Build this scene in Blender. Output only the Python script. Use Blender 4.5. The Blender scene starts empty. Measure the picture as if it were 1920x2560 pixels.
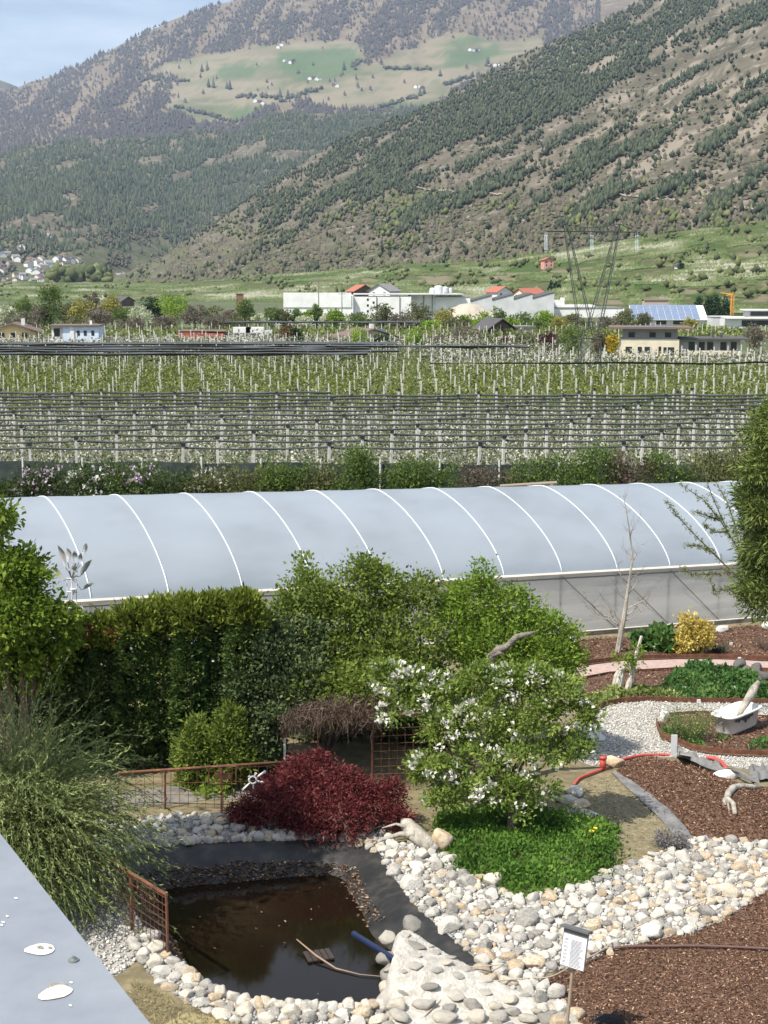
import bpy, bmesh, math, random
import numpy as np
from mathutils import Vector

R = math.radians
random.seed(7)
rng = np.random.default_rng(11)
scene = bpy.context.scene
COL = scene.collection

# ------------------------------------------------------------------ camera, sky, sun, exposure
CAMZ = 12.0
FPX = 3600.0            # focal length in photo pixels (photo 1920 x 2560)
PITCH = math.atan((1280 - 705) / FPX)
cd = bpy.data.cameras.new('camera')
cam = bpy.data.objects.new('camera', cd)
COL.objects.link(cam)
cam.location = (0, 0, CAMZ)
cam.rotation_euler = (math.pi / 2 - PITCH, 0, 0)
cd.sensor_fit = 'VERTICAL'
cd.sensor_height = 36.0
cd.lens = 36.0 * FPX / 2560.0
cd.clip_start = 0.1
cd.clip_end = 60000
scene.camera = cam

SUN_EL = R(55)
SUN_H = Vector((-0.76, -0.65, 0)).normalized()
SUN = Vector((SUN_H.x * math.cos(SUN_EL), SUN_H.y * math.cos(SUN_EL), math.sin(SUN_EL)))
world = bpy.data.worlds.new('World')
scene.world = world
world.use_nodes = True
nt = world.node_tree
bg = nt.nodes['Background']
sky = nt.nodes.new('ShaderNodeTexSky')
sky.sky_type = 'NISHITA'
sky.sun_disc = False
sky.sun_elevation = SUN_EL
sky.sun_rotation = math.atan2(SUN_H.x, SUN_H.y)
sky.altitude = 700
sky.air_density = 1.0
sky.dust_density = 1.2
sky.ozone_density = 1.0
# thin high cirrus over the whole sky
tc = nt.nodes.new('ShaderNodeTexCoord')
mp = nt.nodes.new('ShaderNodeMapping')
mp.inputs['Scale'].default_value = (3.0, 7.0, 16.0)
mp.inputs['Rotation'].default_value = (0.0, 0.25, 0.4)
ns = nt.nodes.new('ShaderNodeTexNoise')
ns.inputs['Scale'].default_value = 1.3
ns.inputs['Detail'].default_value = 7
ns.inputs['Roughness'].default_value = 0.6
rp = nt.nodes.new('ShaderNodeValToRGB')
rp.color_ramp.elements[0].position = 0.3
rp.color_ramp.elements[0].color = (0.1, 0.1, 0.1, 1)
rp.color_ramp.elements[1].position = 0.75
rp.color_ramp.elements[1].color = (0.6, 0.6, 0.6, 1)
mx = nt.nodes.new('ShaderNodeMix')
mx.data_type = 'RGBA'
mx.inputs['B'].default_value = (11.0, 11.8, 13.0, 1)
nt.links.new(tc.outputs['Generated'], mp.inputs['Vector'])
nt.links.new(mp.outputs['Vector'], ns.inputs['Vector'])
nt.links.new(ns.outputs['Fac'], rp.inputs['Fac'])
nt.links.new(rp.outputs['Color'], mx.inputs['Factor'])
nt.links.new(sky.outputs['Color'], mx.inputs['A'])
nt.links.new(mx.outputs['Result'], bg.inputs['Color'])
bg.inputs['Strength'].default_value = 0.085

sd = bpy.data.lights.new('sun', 'SUN')
sd.energy = 5.0
sd.angle = R(0.53)
sd.color = (1.0, 0.94, 0.84)
sun = bpy.data.objects.new('sun', sd)
COL.objects.link(sun)
sun.location = (-60, -45, 120)
sun.rotation_euler = SUN.to_track_quat('Z', 'Y').to_euler()

vs = scene.view_settings
vs.view_transform = 'Standard'
vs.look = 'None'
vs.gamma = 1.0
vs.use_curve_mapping = False
vs.exposure = 0.55
scene.cycles.max_bounces = 6
scene.cycles.diffuse_bounces = 2
scene.cycles.glossy_bounces = 2
scene.cycles.transmission_bounces = 3
scene.cycles.transparent_max_bounces = 6
scene.cycles.volume_bounces = 0
scene.cycles.use_adaptive_sampling = True
scene.cycles.use_denoising = True

# ------------------------------------------------------------------ where things stand
CP, SP = math.cos(PITCH), math.sin(PITCH)


def ray(px, py):
    xc = (px - 960) / FPX
    yc = (1280 - py) / FPX
    return np.array([xc, CP + yc * SP, -SP + yc * CP])


GA, GB, GC = 0.6116, -0.0423, -0.02256      # the garden lies on a gentle slope


def G(x, y):
    return GA + GB * x + GC * y


def GP(px, py, dz=0.0):
    """photo pixel -> point on the garden slope (raised by dz)"""
    d = ray(px, py)
    t = (GA + dz - CAMZ) / (d[2] - GB * d[0] - GC * d[1])
    return np.array([t * d[0], t * d[1], CAMZ + t * d[2]])


def AT(px, py, Y):
    d = ray(px, py)
    t = Y / d[1]
    return np.array([t * d[0], Y, CAMZ + t * d[2]])


def smooth(a, b, x):
    t = np.clip((x - a) / (b - a), 0, 1)
    return t * t * (3 - 2 * t)


# ------------------------------------------------------------------ numpy noise
_H = rng.random((256, 256))


def vnoise(x, y):
    x = np.asarray(x, float); y = np.asarray(y, float)
    xi = np.floor(x).astype(int); yi = np.floor(y).astype(int)
    fx = x - xi; fy = y - yi
    fx = fx * fx * (3 - 2 * fx); fy = fy * fy * (3 - 2 * fy)
    a = _H[xi & 255, yi & 255]; b = _H[(xi + 1) & 255, yi & 255]
    c = _H[xi & 255, (yi + 1) & 255]; d = _H[(xi + 1) & 255, (yi + 1) & 255]
    return (a * (1 - fx) + b * fx) * (1 - fy) + (c * (1 - fx) + d * fx) * fy


def fbm(x, y, o=4):
    s = 0.0; a = 0.5; t = 0.0
    for i in range(o):
        s = s + a * vnoise(x * 2 ** i + 17.3 * i, y * 2 ** i + 5.1 * i)
        t += a; a *= 0.5
    return s / t


def inside(px, py, poly):
    px = np.asarray(px, float); py = np.asarray(py, float)
    res = np.zeros(px.shape, bool)
    n = len(poly); j = n - 1
    for i in range(n):
        xi, yi = poly[i][0], poly[i][1]; xj, yj = poly[j][0], poly[j][1]
        c = ((yi > py) != (yj > py)) & (px < (xj - xi) * (py - yi) / ((yj - yi) or 1e-9) + xi)
        res ^= c; j = i
    return res


def edge_dist(px, py, poly):
    px = np.asarray(px, float); py = np.asarray(py, float)
    d = np.full(px.shape, 1e9)
    n = len(poly)
    for i in range(n):
        ax, ay = poly[i][0], poly[i][1]; bx, by = poly[(i + 1) % n][0], poly[(i + 1) % n][1]
        vx, vy = bx - ax, by - ay
        t = np.clip(((px - ax) * vx + (py - ay) * vy) / (vx * vx + vy * vy + 1e-12), 0, 1)
        d = np.minimum(d, np.hypot(px - ax - t * vx, py - ay - t * vy))
    return d


# ------------------------------------------------------------------ materials
def _mat(name):
    m = bpy.data.materials.new(name)
    m.use_nodes = True
    t = m.node_tree
    return m, t, t.nodes['Principled BSDF']


def ramp(t, stops):
    r = t.nodes.new('ShaderNodeValToRGB')
    e = r.color_ramp.elements
    while len(e) < len(stops):
        e.new(0.5)
    for k, (p, c) in enumerate(stops):
        e[k].position = p
        e[k].color = (c[0], c[1], c[2], 1)
    return r


def M(name, cols, scale=4.0, detail=6, rough=0.8, bump=0.0, bscale=None, metal=0.0, coord='Object', stretch=None, spec=None, alpha=None, rndmix=0.0):
    """noise-coloured surface. cols: one colour or a list of (pos, colour)"""
    m, t, p = _mat(name)
    p.inputs['Roughness'].default_value = rough
    p.inputs['Metallic'].default_value = metal
    if spec is not None:
        p.inputs['Specular IOR Level'].default_value = spec
    if not isinstance(cols, list):
        c = cols
        cols = [(0.3, tuple(v * 0.86 for v in c)), (0.7, tuple(min(1, v * 1.12) for v in c))]
    tc = t.nodes.new('ShaderNodeTexCoord')
    mp = t.nodes.new('ShaderNodeMapping')
    if stretch:
        mp.inputs['Scale'].default_value = stretch
    n = t.nodes.new('ShaderNodeTexNoise')
    n.inputs['Scale'].default_value = scale
    n.inputs['Detail'].default_value = detail
    n.inputs['Roughness'].default_value = 0.62
    t.links.new(tc.outputs[coord], mp.inputs['Vector'])
    t.links.new(mp.outputs['Vector'], n.inputs['Vector'])
    r = ramp(t, cols)
    fac = n.outputs['Fac']
    if rndmix:
        oi = t.nodes.new('ShaderNodeObjectInfo')
        at = t.nodes.new('ShaderNodeAttribute'); at.attribute_name = 'rnd'
        ad = t.nodes.new('ShaderNodeMath'); ad.operation = 'ADD'
        t.links.new(oi.outputs['Random'], ad.inputs[0]); t.links.new(at.outputs['Fac'], ad.inputs[1])
        fr = t.nodes.new('ShaderNodeMath'); fr.operation = 'FRACT'
        t.links.new(ad.outputs[0], fr.inputs[0])
        mm = t.nodes.new('ShaderNodeMix'); mm.data_type = 'FLOAT'
        mm.inputs['Factor'].default_value = rndmix
        t.links.new(n.outputs['Fac'], mm.inputs['A']); t.links.new(fr.outputs[0], mm.inputs['B'])
        fac = mm.outputs['Result']
    t.links.new(fac, r.inputs['Fac'])
    t.links.new(r.outputs['Color'], p.inputs['Base Color'])
    if bump:
        n2 = t.nodes.new('ShaderNodeTexNoise')
        n2.inputs['Scale'].default_value = bscale or scale * 3
        n2.inputs['Detail'].default_value = 6
        b = t.nodes.new('ShaderNodeBump')
        b.inputs['Strength'].default_value = bump
        b.inputs['Distance'].default_value = 0.05
        t.links.new(mp.outputs['Vector'], n2.inputs['Vector'])
        t.links.new(n2.outputs['Fac'], b.inputs['Height'])
        t.links.new(b.outputs['Normal'], p.inputs['Normal'])
    return m


def LEAF(name, stops, trans=0.35, rough=0.6, spec=0.12, gain=1.0):
    """leaves: colour from the per-leaf random value, part of the light passes through"""
    m, t, p = _mat(name)
    at = t.nodes.new('ShaderNodeAttribute'); at.attribute_name = 'rnd'
    r = ramp(t, [(q, tuple(v * gain for v in c)) for q, c in stops])
    t.links.new(at.outputs['Fac'], r.inputs['Fac'])
    t.links.new(r.outputs['Color'], p.inputs['Base Color'])
    p.inputs['Roughness'].default_value = rough
    p.inputs['Specular IOR Level'].default_value = spec
    if trans:
        tr = t.nodes.new('ShaderNodeBsdfTranslucent')
        t.links.new(r.outputs['Color'], tr.inputs['Color'])
        ms = t.nodes.new('ShaderNodeMixShader')
        ms.inputs[0].default_value = trans
        out = t.nodes['Material Output']
        t.links.new(p.outputs[0], ms.inputs[1]); t.links.new(tr.outputs[0], ms.inputs[2])
        t.links.new(ms.outputs[0], out.inputs['Surface'])
    return m


# ------------------------------------------------------------------ mesh helpers
def mk(name, V, F, mat, parent=None, smooth=False, rnd=None, loc=None, attrs=None):
    """one mesh object; V in world space. With a parent it becomes a part of it."""
    V = np.asarray(V, float).reshape(-1, 3)
    me = bpy.data.meshes.new(name)
    off = np.array(list(parent['_o']), float) if parent is not None else (np.array(loc, float) if loc is not None else np.zeros(3))
    V = V - off
    if isinstance(F, np.ndarray):
        k = F.shape[1]
        me.vertices.add(len(V)); me.vertices.foreach_set('co', V.astype(np.float32).ravel())
        me.loops.add(F.size); me.loops.foreach_set('vertex_index', F.astype(np.int32).ravel())
        me.polygons.add(len(F))
        me.polygons.foreach_set('loop_start', np.arange(0, F.size, k, dtype=np.int32))
        me.update(calc_edges=True)
    else:
        me.from_pydata([tuple(v) for v in V], [], [tuple(f) for f in F])
    if smooth:
        me.polygons.foreach_set('use_smooth', np.ones(len(me.polygons), bool))
    if rnd is not None:
        a = me.attributes.new('rnd', 'FLOAT', 'POINT'); a.data.foreach_set('value', np.asarray(rnd, np.float32))
    for k_, v_ in (attrs or {}).items():
        a = me.attributes.new(k_, 'FLOAT', 'POINT'); a.data.foreach_set('value', np.asarray(v_, np.float32))
    me.materials.append(mat)
    o = bpy.data.objects.new(name, me)
    COL.objects.link(o)
    if parent is not None:
        o.parent = parent
        o['_o'] = tuple(off)
    else:
        o.location = tuple(off)
        o['_o'] = tuple(off)
    return o


def tag(o, label, cat, group=None):
    o['label'] = label; o['category'] = cat
    if group:
        o['group'] = group
    return o


def thing(name, label, cat, loc, group=None):
    o = bpy.data.objects.new(name, None)
    COL.objects.link(o)
    o.empty_display_size = 0.2
    o.location = tuple(loc); o['_o'] = tuple(float(v) for v in loc)
    return tag(o, label, cat, group)


def setting(o, kind='structure', label=None):
    o['kind'] = kind
    if label:
        o['label'] = label
    return o


class MB:
    def __init__(s):
        s.V = []; s.F = []

    def add(s, V, F):
        n = len(s.V)
        s.V += [tuple(v) for v in V]
        s.F += [tuple(i + n for i in f) for f in F]
        return s

    def box(s, c, size, rz=0.0, axes=None):
        """axis-aligned box centred at c (rz about z)"""
        hx, hy, hz = size[0] / 2, size[1] / 2, size[2] / 2
        ca, sa = math.cos(rz), math.sin(rz)
        P = []
        for z in (-hz, hz):
            for x, y in ((-hx, -hy), (hx, -hy), (hx, hy), (-hx, hy)):
                P.append((c[0] + x * ca - y * sa, c[1] + x * sa + y * ca, c[2] + z))
        return s.add(P, [(3, 2, 1, 0), (4, 5, 6, 7), (0, 1, 5, 4), (1, 2, 6, 5), (2, 3, 7, 6), (3, 0, 4, 7)])

    def prism(s, pts, z0, z1):
        """pts: xy outline (counter-clockwise); z0, z1 numbers or callables of (x, y)"""
        f0 = z0 if callable(z0) else (lambda x, y: z0)
        f1 = z1 if callable(z1) else (lambda x, y: z1)
        n = len(pts)
        P = [(p[0], p[1], f0(p[0], p[1])) for p in pts] + [(p[0], p[1], f1(p[0], p[1])) for p in pts]
        F = [tuple(range(n, 2 * n)), tuple(range(n - 1, -1, -1))]
        F += [(i, (i + 1) % n, n + (i + 1) % n, n + i) for i in range(n)]
        return s.add(P, F)

    def tube(s, pts, r, n=6, cap=True):
        pts = [np.array(p, float) for p in pts]
        rr = list(r) if isinstance(r, (list, tuple, np.ndarray)) else [r] * len(pts)
        V = []; F = []
        up = np.array([0.13, 0.21, 0.97])
        for i, p in enumerate(pts):
            d = pts[min(i + 1, len(pts) - 1)] - pts[max(i - 1, 0)]
            d = d / (np.linalg.norm(d) + 1e-9)
            u = np.cross(d, up)
            if np.linalg.norm(u) < 0.05:
                u = np.cross(d, [1, 0, 0])
            u /= np.linalg.norm(u); w = np.cross(d, u)
            for k in range(n):
                a = 2 * math.pi * k / n
                V.append(p + rr[i] * (math.cos(a) * u + math.sin(a) * w))
        for i in range(len(pts) - 1):
            for k in range(n):
                F.append((i * n + k, i * n + (k + 1) % n, (i + 1) * n + (k + 1) % n, (i + 1) * n + k))
        if cap:
            F.append(tuple(range(n - 1, -1, -1)))
            F.append(tuple((len(pts) - 1) * n + k for k in range(n)))
        return s.add(V, F)

    def build(s, name, mat, parent=None, smooth=False, loc=None):
        return mk(name, s.V, s.F, mat, parent, smooth, loc=loc)


def copy_tree(o, parent=None):
    c = o.copy(); COL.objects.link(c); c.parent = parent
    for ch in list(o.children):
        copy_tree(ch, c)
    return c


def unit(a):
    return a / (np.linalg.norm(a, axis=-1, keepdims=True) + 1e-9)


def leaf_quads(P, D, size, aspect=0.5, flat=0.0, rs=None):
    """rhombic leaves at P pointing along D; returns V, F"""
    n = len(P)
    D = unit(D)
    rv = unit(rng.normal(size=(n, 3)) + np.array([0, 0, flat]))
    S = unit(np.cross(D, rv))
    N = np.cross(S, D)
    L = (size * rng.uniform(0.65, 1.35, n))[:, None] if np.isscalar(size) else size[:, None]
    W = L * aspect
    bend = L * rng.uniform(-0.12, 0.2, (n, 1))
    V = np.empty((n, 4, 3))
    V[:, 0] = P
    V[:, 1] = P + D * L * 0.45 + S * W * 0.5 + N * bend
    V[:, 2] = P + D * L
    V[:, 3] = P + D * L * 0.45 - S * W * 0.5 + N * bend
    return V.reshape(-1, 3), np.arange(n * 4).reshape(n, 4)


def blob_points(blobs, n, clumps, csize, inner=0.6, top=0.0):
    """points in leaf clumps spread over ellipsoids; returns points, outward dirs, clump value"""
    B = np.array(blobs, float)
    w = (B[:, 3] * B[:, 4] + B[:, 4] * B[:, 5] + B[:, 3] * B[:, 5]); w /= w.sum()
    bi = rng.choice(len(B), clumps, p=w)
    d = unit(rng.normal(size=(clumps, 3)) + np.array([0, 0, top]))
    rad = inner + (1.04 - inner) * rng.random(clumps) ** 0.5
    C = B[bi, :3] + d * rad[:, None] * B[bi, 3:6]
    ci = rng.integers(0, clumps, n)
    off = rng.normal(size=(n, 3)) * csize * np.array([1, 1, 0.75])
    P = C[ci] + off
    out = unit(d[ci] + unit(off) * 0.9)
    cv = rng.random(clumps)[ci]
    return P, out, cv


def foliage(name, parent, blobs, n, leaf, mat, clumps=None, csize=None, aspect=0.5, inner=0.55, up=0.2, droop=0.0, spread=0.7, top=0.15, zmin=None, flat=0.6):
    B = np.array(blobs, float)
    mean = float(np.mean(B[:, 3:6]))
    clumps = clumps or max(20, n // 45)
    csize = csize or mean * 0.16
    P, out, cv = blob_points(blobs, n, clumps, csize, inner, top)
    if zmin is not None:
        k = P[:, 2] > zmin
        P, out, cv = P[k], out[k], cv[k]
    D = out + rng.normal(size=P.shape) * spread + np.array([0, 0, up - droop])
    V, F = leaf_quads(P, D, leaf, aspect, flat)
    rnd = np.clip(0.55 * cv + 0.45 * rng.random(len(P)), 0, 1)
    return mk(name, V, F, mat, parent, rnd=np.repeat(rnd, 4))


def limbs(mb, base, tips, r0, r1=0.012, wob=0.12, n=5, seg=5, hub=0.4):
    """tapered limbs from a trunk hub to each tip"""
    base = np.array(base, float)
    for t in tips:
        t = np.array(t, float)
        pts = []
        L = np.linalg.norm(t - base)
        for k in range(seg + 1):
            f = k / seg
            p = base + (t - base) * np.array([f ** 1.15, f ** 1.15, f ** 0.85])
            if 0 < k < seg:
                p = p + rng.normal(size=3) * L * wob * 0.25
            pts.append(p)
        mb.tube(pts, [r0 + (r1 - r0) * (k / seg) for k in range(seg + 1)], n, cap=False)
    return mb


BARK = M('bark', [(0.3, (0.07, 0.05, 0.035)), (0.7, (0.17, 0.13, 0.10))], 14, bump=0.5)
# ================================================================== THE SETTING
# ---- pond outline (garden slope) and its basin
POND_PX = [(285, 2140), (330, 2128), (395, 2117), (470, 2111), (540, 2108), (640, 2103), (760, 2100), (870, 2105), (940, 2132), (985, 2190),
           (1045, 2270), (1120, 2335), (1190, 2400), (1170, 2440), (1080, 2490), (960, 2514), (850, 2522), (760, 2519), (640, 2510), (560, 2488), (490, 2452),
           (425, 2398), (370, 2330), (310, 2240), (275, 2180)]
POND = [tuple(GP(*p)[:2]) for p in POND_PX]
PCX = float(np.mean([p[0] for p in POND])); PCY = float(np.mean([p[1] for p in POND]))
WATER_Z = G(PCX, PCY) - 0.57


def basin(x, y):
    x = np.asarray(x, float); y = np.asarray(y, float)
    d = np.where(inside(x, y, POND), edge_dist(x, y, POND), 0.0)
    th = np.arctan2(y - PCY, x - PCX)
    c, s = np.cos(th), np.sin(th)
    w = c * c * np.where(c > 0, 2.0, 1.3) + s * s * np.where(s > 0, 1.7, 0.6)
    dep = 1.02 * smooth(0, 1, d / w) ** 0.85
    return dep + 0.16 * (fbm(x * 1.1, y * 1.1, 3) - 0.5) * smooth(0.2, 0.7, d / w)


def valley(x, y):
    r = np.hypot(x, y)
    return -0.6 + 3.0 * smooth(700, 1600, r) + 9 * smooth(1500, 2600, r)


def ground_z(x, y):
    x = np.asarray(x, float); y = np.asarray(y, float)
    g = GA + GB * np.clip(x, -40, 40) + GC * np.clip(y, 0, 75)
    k = smooth(62, 78, y)
    v = valley(x, y)
    side = smooth(30, 60, np.abs(x))
    g = g * (1 - side) + (-0.2) * side
    return g * (1 - k) + v * k


def gz(x, y):
    return float(ground_z(x, y) - basin(x, y))


def axis(a, b, step, far_lo, far_hi, grow=1.22):
    mid = list(np.arange(a, b + 1e-6, step))
    hi = []; s = step; p = b
    while p < far_hi:
        s *= grow; p += s; hi.append(p)
    lo = []; s = step; p = a
    while p > far_lo:
        s *= grow; p -= s; lo.append(p)
    return np.array(lo[::-1] + mid + hi)


def grid_faces(m, n):
    i = np.arange((m - 1) * (n - 1))
    a = (i // (n - 1)) * n + i % (n - 1)
    return np.stack([a, a + 1, a + n + 1, a + n], 1)


GRASS = M('valley_grass', [(0.3, (0.045, 0.065, 0.022)), (0.55, (0.085, 0.10, 0.04)), (0.75, (0.14, 0.12, 0.065))], 0.05, detail=10, rough=0.95)
xs = axis(-8.0, 7.0, 0.2, -3600, 3600); ys = axis(21, 33, 0.2, -60, 3200)
X, Y = np.meshgrid(xs, ys)
Z = ground_z(X, Y) - basin(X, Y)
Z = Z - 0.07 * (inside(X, Y, POND) & (edge_dist(X, Y, POND) > 0.02))
Vg = np.stack([X, Y, Z], -1).reshape(-1, 3)
SOILNODES = None
gm = GRASS; t_ = gm.node_tree; p_ = t_.nodes['Principled BSDF']
old = p_.inputs['Base Color'].links[0].from_socket
n_ = t_.nodes.new('ShaderNodeTexNoise'); n_.inputs['Scale'].default_value = 2.2; n_.inputs['Detail'].default_value = 9; n_.inputs['Roughness'].default_value = 0.7
tc_ = t_.nodes.new('ShaderNodeTexCoord'); t_.links.new(tc_.outputs['Object'], n_.inputs['Vector'])
r_ = ramp(t_, [(0.32, (0.11, 0.09, 0.05)), (0.5, (0.175, 0.145, 0.08)), (0.7, (0.29, 0.24, 0.14))]); t_.links.new(n_.outputs['Fac'], r_.inputs['Fac'])
a_ = t_.nodes.new('ShaderNodeAttribute'); a_.attribute_name = 'soil'
m_ = t_.nodes.new('ShaderNodeMix'); m_.data_type = 'RGBA'
t_.links.new(a_.outputs['Fac'], m_.inputs['Factor']); t_.links.new(old, m_.inputs['A']); t_.links.new(r_.outputs['Color'], m_.inputs['B']); t_.links.new(m_.outputs['Result'], p_.inputs['Base Color'])
bp_ = t_.nodes.new('ShaderNodeBump'); bp_.inputs['Strength'].default_value = 0.5; bp_.inputs['Distance'].default_value = 0.04
t_.links.new(n_.outputs['Fac'], bp_.inputs['Height']); t_.links.new(bp_.outputs['Normal'], p_.inputs['Normal'])
setting(mk('ground', Vg, grid_faces(len(ys), len(xs)), GRASS, smooth=True, attrs={'soil': 1 - smooth(58, 66, Vg[:, 1])}))


def sheet(name, px_poly, mat, dz=0.004, kind='structure'):
    P = [GP(*p, dz) for p in px_poly]
    c = np.mean(P, axis=0)
    n = np.cross(np.array(P[1]) - P[0], np.array(P[2]) - P[0])
    area = sum(P[i][0] * P[(i + 1) % len(P)][1] - P[(i + 1) % len(P)][0] * P[i][1] for i in range(len(P)))
    if area < 0:
        P = P[::-1]
    o = mk(name, P, [tuple(range(len(P)))], mat)
    return setting(o, kind)


# ---- mountains: each a slope from a foot line up to a crest line, with gullies, real distances
def ip(tab, x):
    t = np.array(tab, float)
    return np.interp(x, t[:, 0], t[:, 1]), np.interp(x, t[:, 0], t[:, 2])


class Slope:
    def __init__(s, name, foot, crest, p=1.0, amp=40, nscale=300, cols=260, rows=110, crest_rough=6, back=0.6):
        s.us = np.linspace(-420, 2340, cols)
        s.vs = np.linspace(0, 1, rows)
        fy, fY = ip(foot, s.us); cy, cY = ip(crest, s.us)
        cy = cy + (fbm(s.us / 23.0, s.us * 0 + nscale, 4) - 0.5) * 2 * crest_rough
        F3 = np.array([AT(a, b, c) for a, b, c in zip(s.us, fy, fY)])
        C3 = np.array([AT(a, b, c) for a, b, c in zip(s.us, cy, cY)])
        v = s.vs[:, None, None]
        Pg = F3[None] * (1 - v) + C3[None] * v
        zz = F3[None, :, 2] + (C3[None, :, 2] - F3[None, :, 2]) * s.vs[:, None] ** p
        rel = np.clip((C3[:, 2] - F3[:, 2]) / 400.0, 0, 1)[None, :]
        d = np.sin(np.pi * np.clip(s.vs, 0, 1))[:, None] ** 0.6
        gx, gy = Pg[..., 0], Pg[..., 1]
        n1 = 1 - np.abs(2 * fbm(gx / nscale + 3.1, gy / (nscale * 1.6) + 7.7, 5) - 1)
        n2 = fbm(gx / (nscale * 0.25), gy / (nscale * 0.35), 4) - 0.5
        zz = zz + d * rel * (amp * (n1 - 0.6) + amp * 0.35 * n2)
        Pg[..., 2] = zz
        s.P = Pg
        # projected rows of every column, made monotone from foot to crest
        dz = Pg[..., 2] - CAMZ; dy = Pg[..., 1]
        yc = (dz * CP + dy * SP) / (dy * CP - dz * SP)
        s.py = np.minimum.accumulate(1280 - FPX * yc, axis=0)
        ext = []
        for k in (1, 2, 3):
            q = Pg[-1].copy(); q[:, 1] += 160 * k; q[:, 0] *= (q[:, 1] / Pg[-1][:, 1]); q[:, 2] -= 160 * k * back
            ext.append(q)
        s.full = np.concatenate([Pg, np.array(ext)], 0)
        s.name = name

    def at(s, px, py):
        f = np.interp(px, s.us, np.arange(len(s.us)))
        c = int(min(f, len(s.us) - 2)); f -= c
        v = np.interp(-py, -s.py[:, c], np.arange(len(s.vs)))
        r = int(min(v, len(s.vs) - 2)); v -= r
        a = s.P[r, c] * (1 - v) + s.P[r + 1, c] * v
        b = s.P[r, c + 1] * (1 - v) + s.P[r + 1, c + 1] * v
        return a * (1 - f) + b * f

    def build(s, mat, cover):
        m, n = s.full.shape[:2]
        PXg = np.repeat(s.us[None], m, 0)
        PYg = np.concatenate([s.py, np.repeat(s.py[-1:], 3, 0)], 0)
        g, k, lu = (cover(PXg, PYg) + (np.zeros(PXg.shape),))[:3]
        o = mk(s.name, s.full.reshape(-1, 3), grid_faces(m, n), mat, smooth=True, attrs={'green': g.ravel(), 'tilled': k.ravel(), 'lush': lu.ravel()})
        return setting(o)


def mountain_mat(name, base, green, pale, scale=0.004, tilled=(0.235, 0.20, 0.14)):
    """open ground of a slope: dry grass and scree by noise, meadow by the land-cover map"""
    m, t, p = _mat(name)
    p.inputs['Roughness'].default_value = 1.0
    p.inputs['Specular IOR Level'].default_value = 0.05
    tc = t.nodes.new('ShaderNodeTexCoord')
    def noise(sc, det=10, rough=0.65):
        n = t.nodes.new('ShaderNodeTexNoise'); n.inputs['Scale'].default_value = sc
        n.inputs['Detail'].default_value = det; n.inputs['Roughness'].default_value = rough
        t.links.new(tc.outputs['Object'], n.inputs['Vector']); return n
    n1 = noise(scale * 4); n2 = noise(scale * 16, 8, 0.7); n3 = noise(scale * 0.9, 6)
    r1 = ramp(t, base); t.links.new(n1.outputs['Fac'], r1.inputs['Fac'])
    r2 = ramp(t, [(0.56, (0, 0, 0)), (0.66, (1, 1, 1))]); t.links.new(n2.outputs['Fac'], r2.inputs['Fac'])
    mx1 = t.nodes.new('ShaderNodeMix'); mx1.data_type = 'RGBA'; mx1.inputs['B'].default_value = (*pale, 1)
    t.links.new(r2.outputs['Color'], mx1.inputs['Factor']); t.links.new(r1.outputs['Color'], mx1.inputs['A'])
    at = t.nodes.new('ShaderNodeAttribute'); at.attribute_name = 'green'
    rg = ramp(t, green); t.links.new(n3.outputs['Fac'], rg.inputs['Fac'])
    mx2 = t.nodes.new('ShaderNodeMix'); mx2.data_type = 'RGBA'
    t.links.new(at.outputs['Fac'], mx2.inputs['Factor']); t.links.new(mx1.outputs['Result'], mx2.inputs['A']); t.links.new(rg.outputs['Color'], mx2.inputs['B'])
    at2 = t.nodes.new('ShaderNodeAttribute'); at2.attribute_name = 'tilled'
    mx3 = t.nodes.new('ShaderNodeMix'); mx3.data_type = 'RGBA'; mx3.inputs['B'].default_value = (*tilled, 1)
    t.links.new(at2.outputs['Fac'], mx3.inputs['Factor']); t.links.new(mx2.outputs['Result'], mx3.inputs['A'])
    at3 = t.nodes.new('ShaderNodeAttribute'); at3.attribute_name = 'lush'
    mx4 = t.nodes.new('ShaderNodeMix'); mx4.data_type = 'RGBA'; mx4.inputs['B'].default_value = (0.075, 0.125, 0.05, 1)
    t.links.new(at3.outputs['Fac'], mx4.inputs['Factor']); t.links.new(mx3.outputs['Result'], mx4.inputs['A'])
    t.links.new(mx4.outputs['Result'], p.inputs['Base Color'])
    b = t.nodes.new('ShaderNodeBump'); b.inputs['Strength'].default_value = 0.6; b.inputs['Distance'].default_value = 6.0
    t.links.new(n2.outputs['Fac'], b.inputs['Height']); t.links.new(b.outputs['Normal'], p.inputs['Normal'])
    return m


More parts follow.
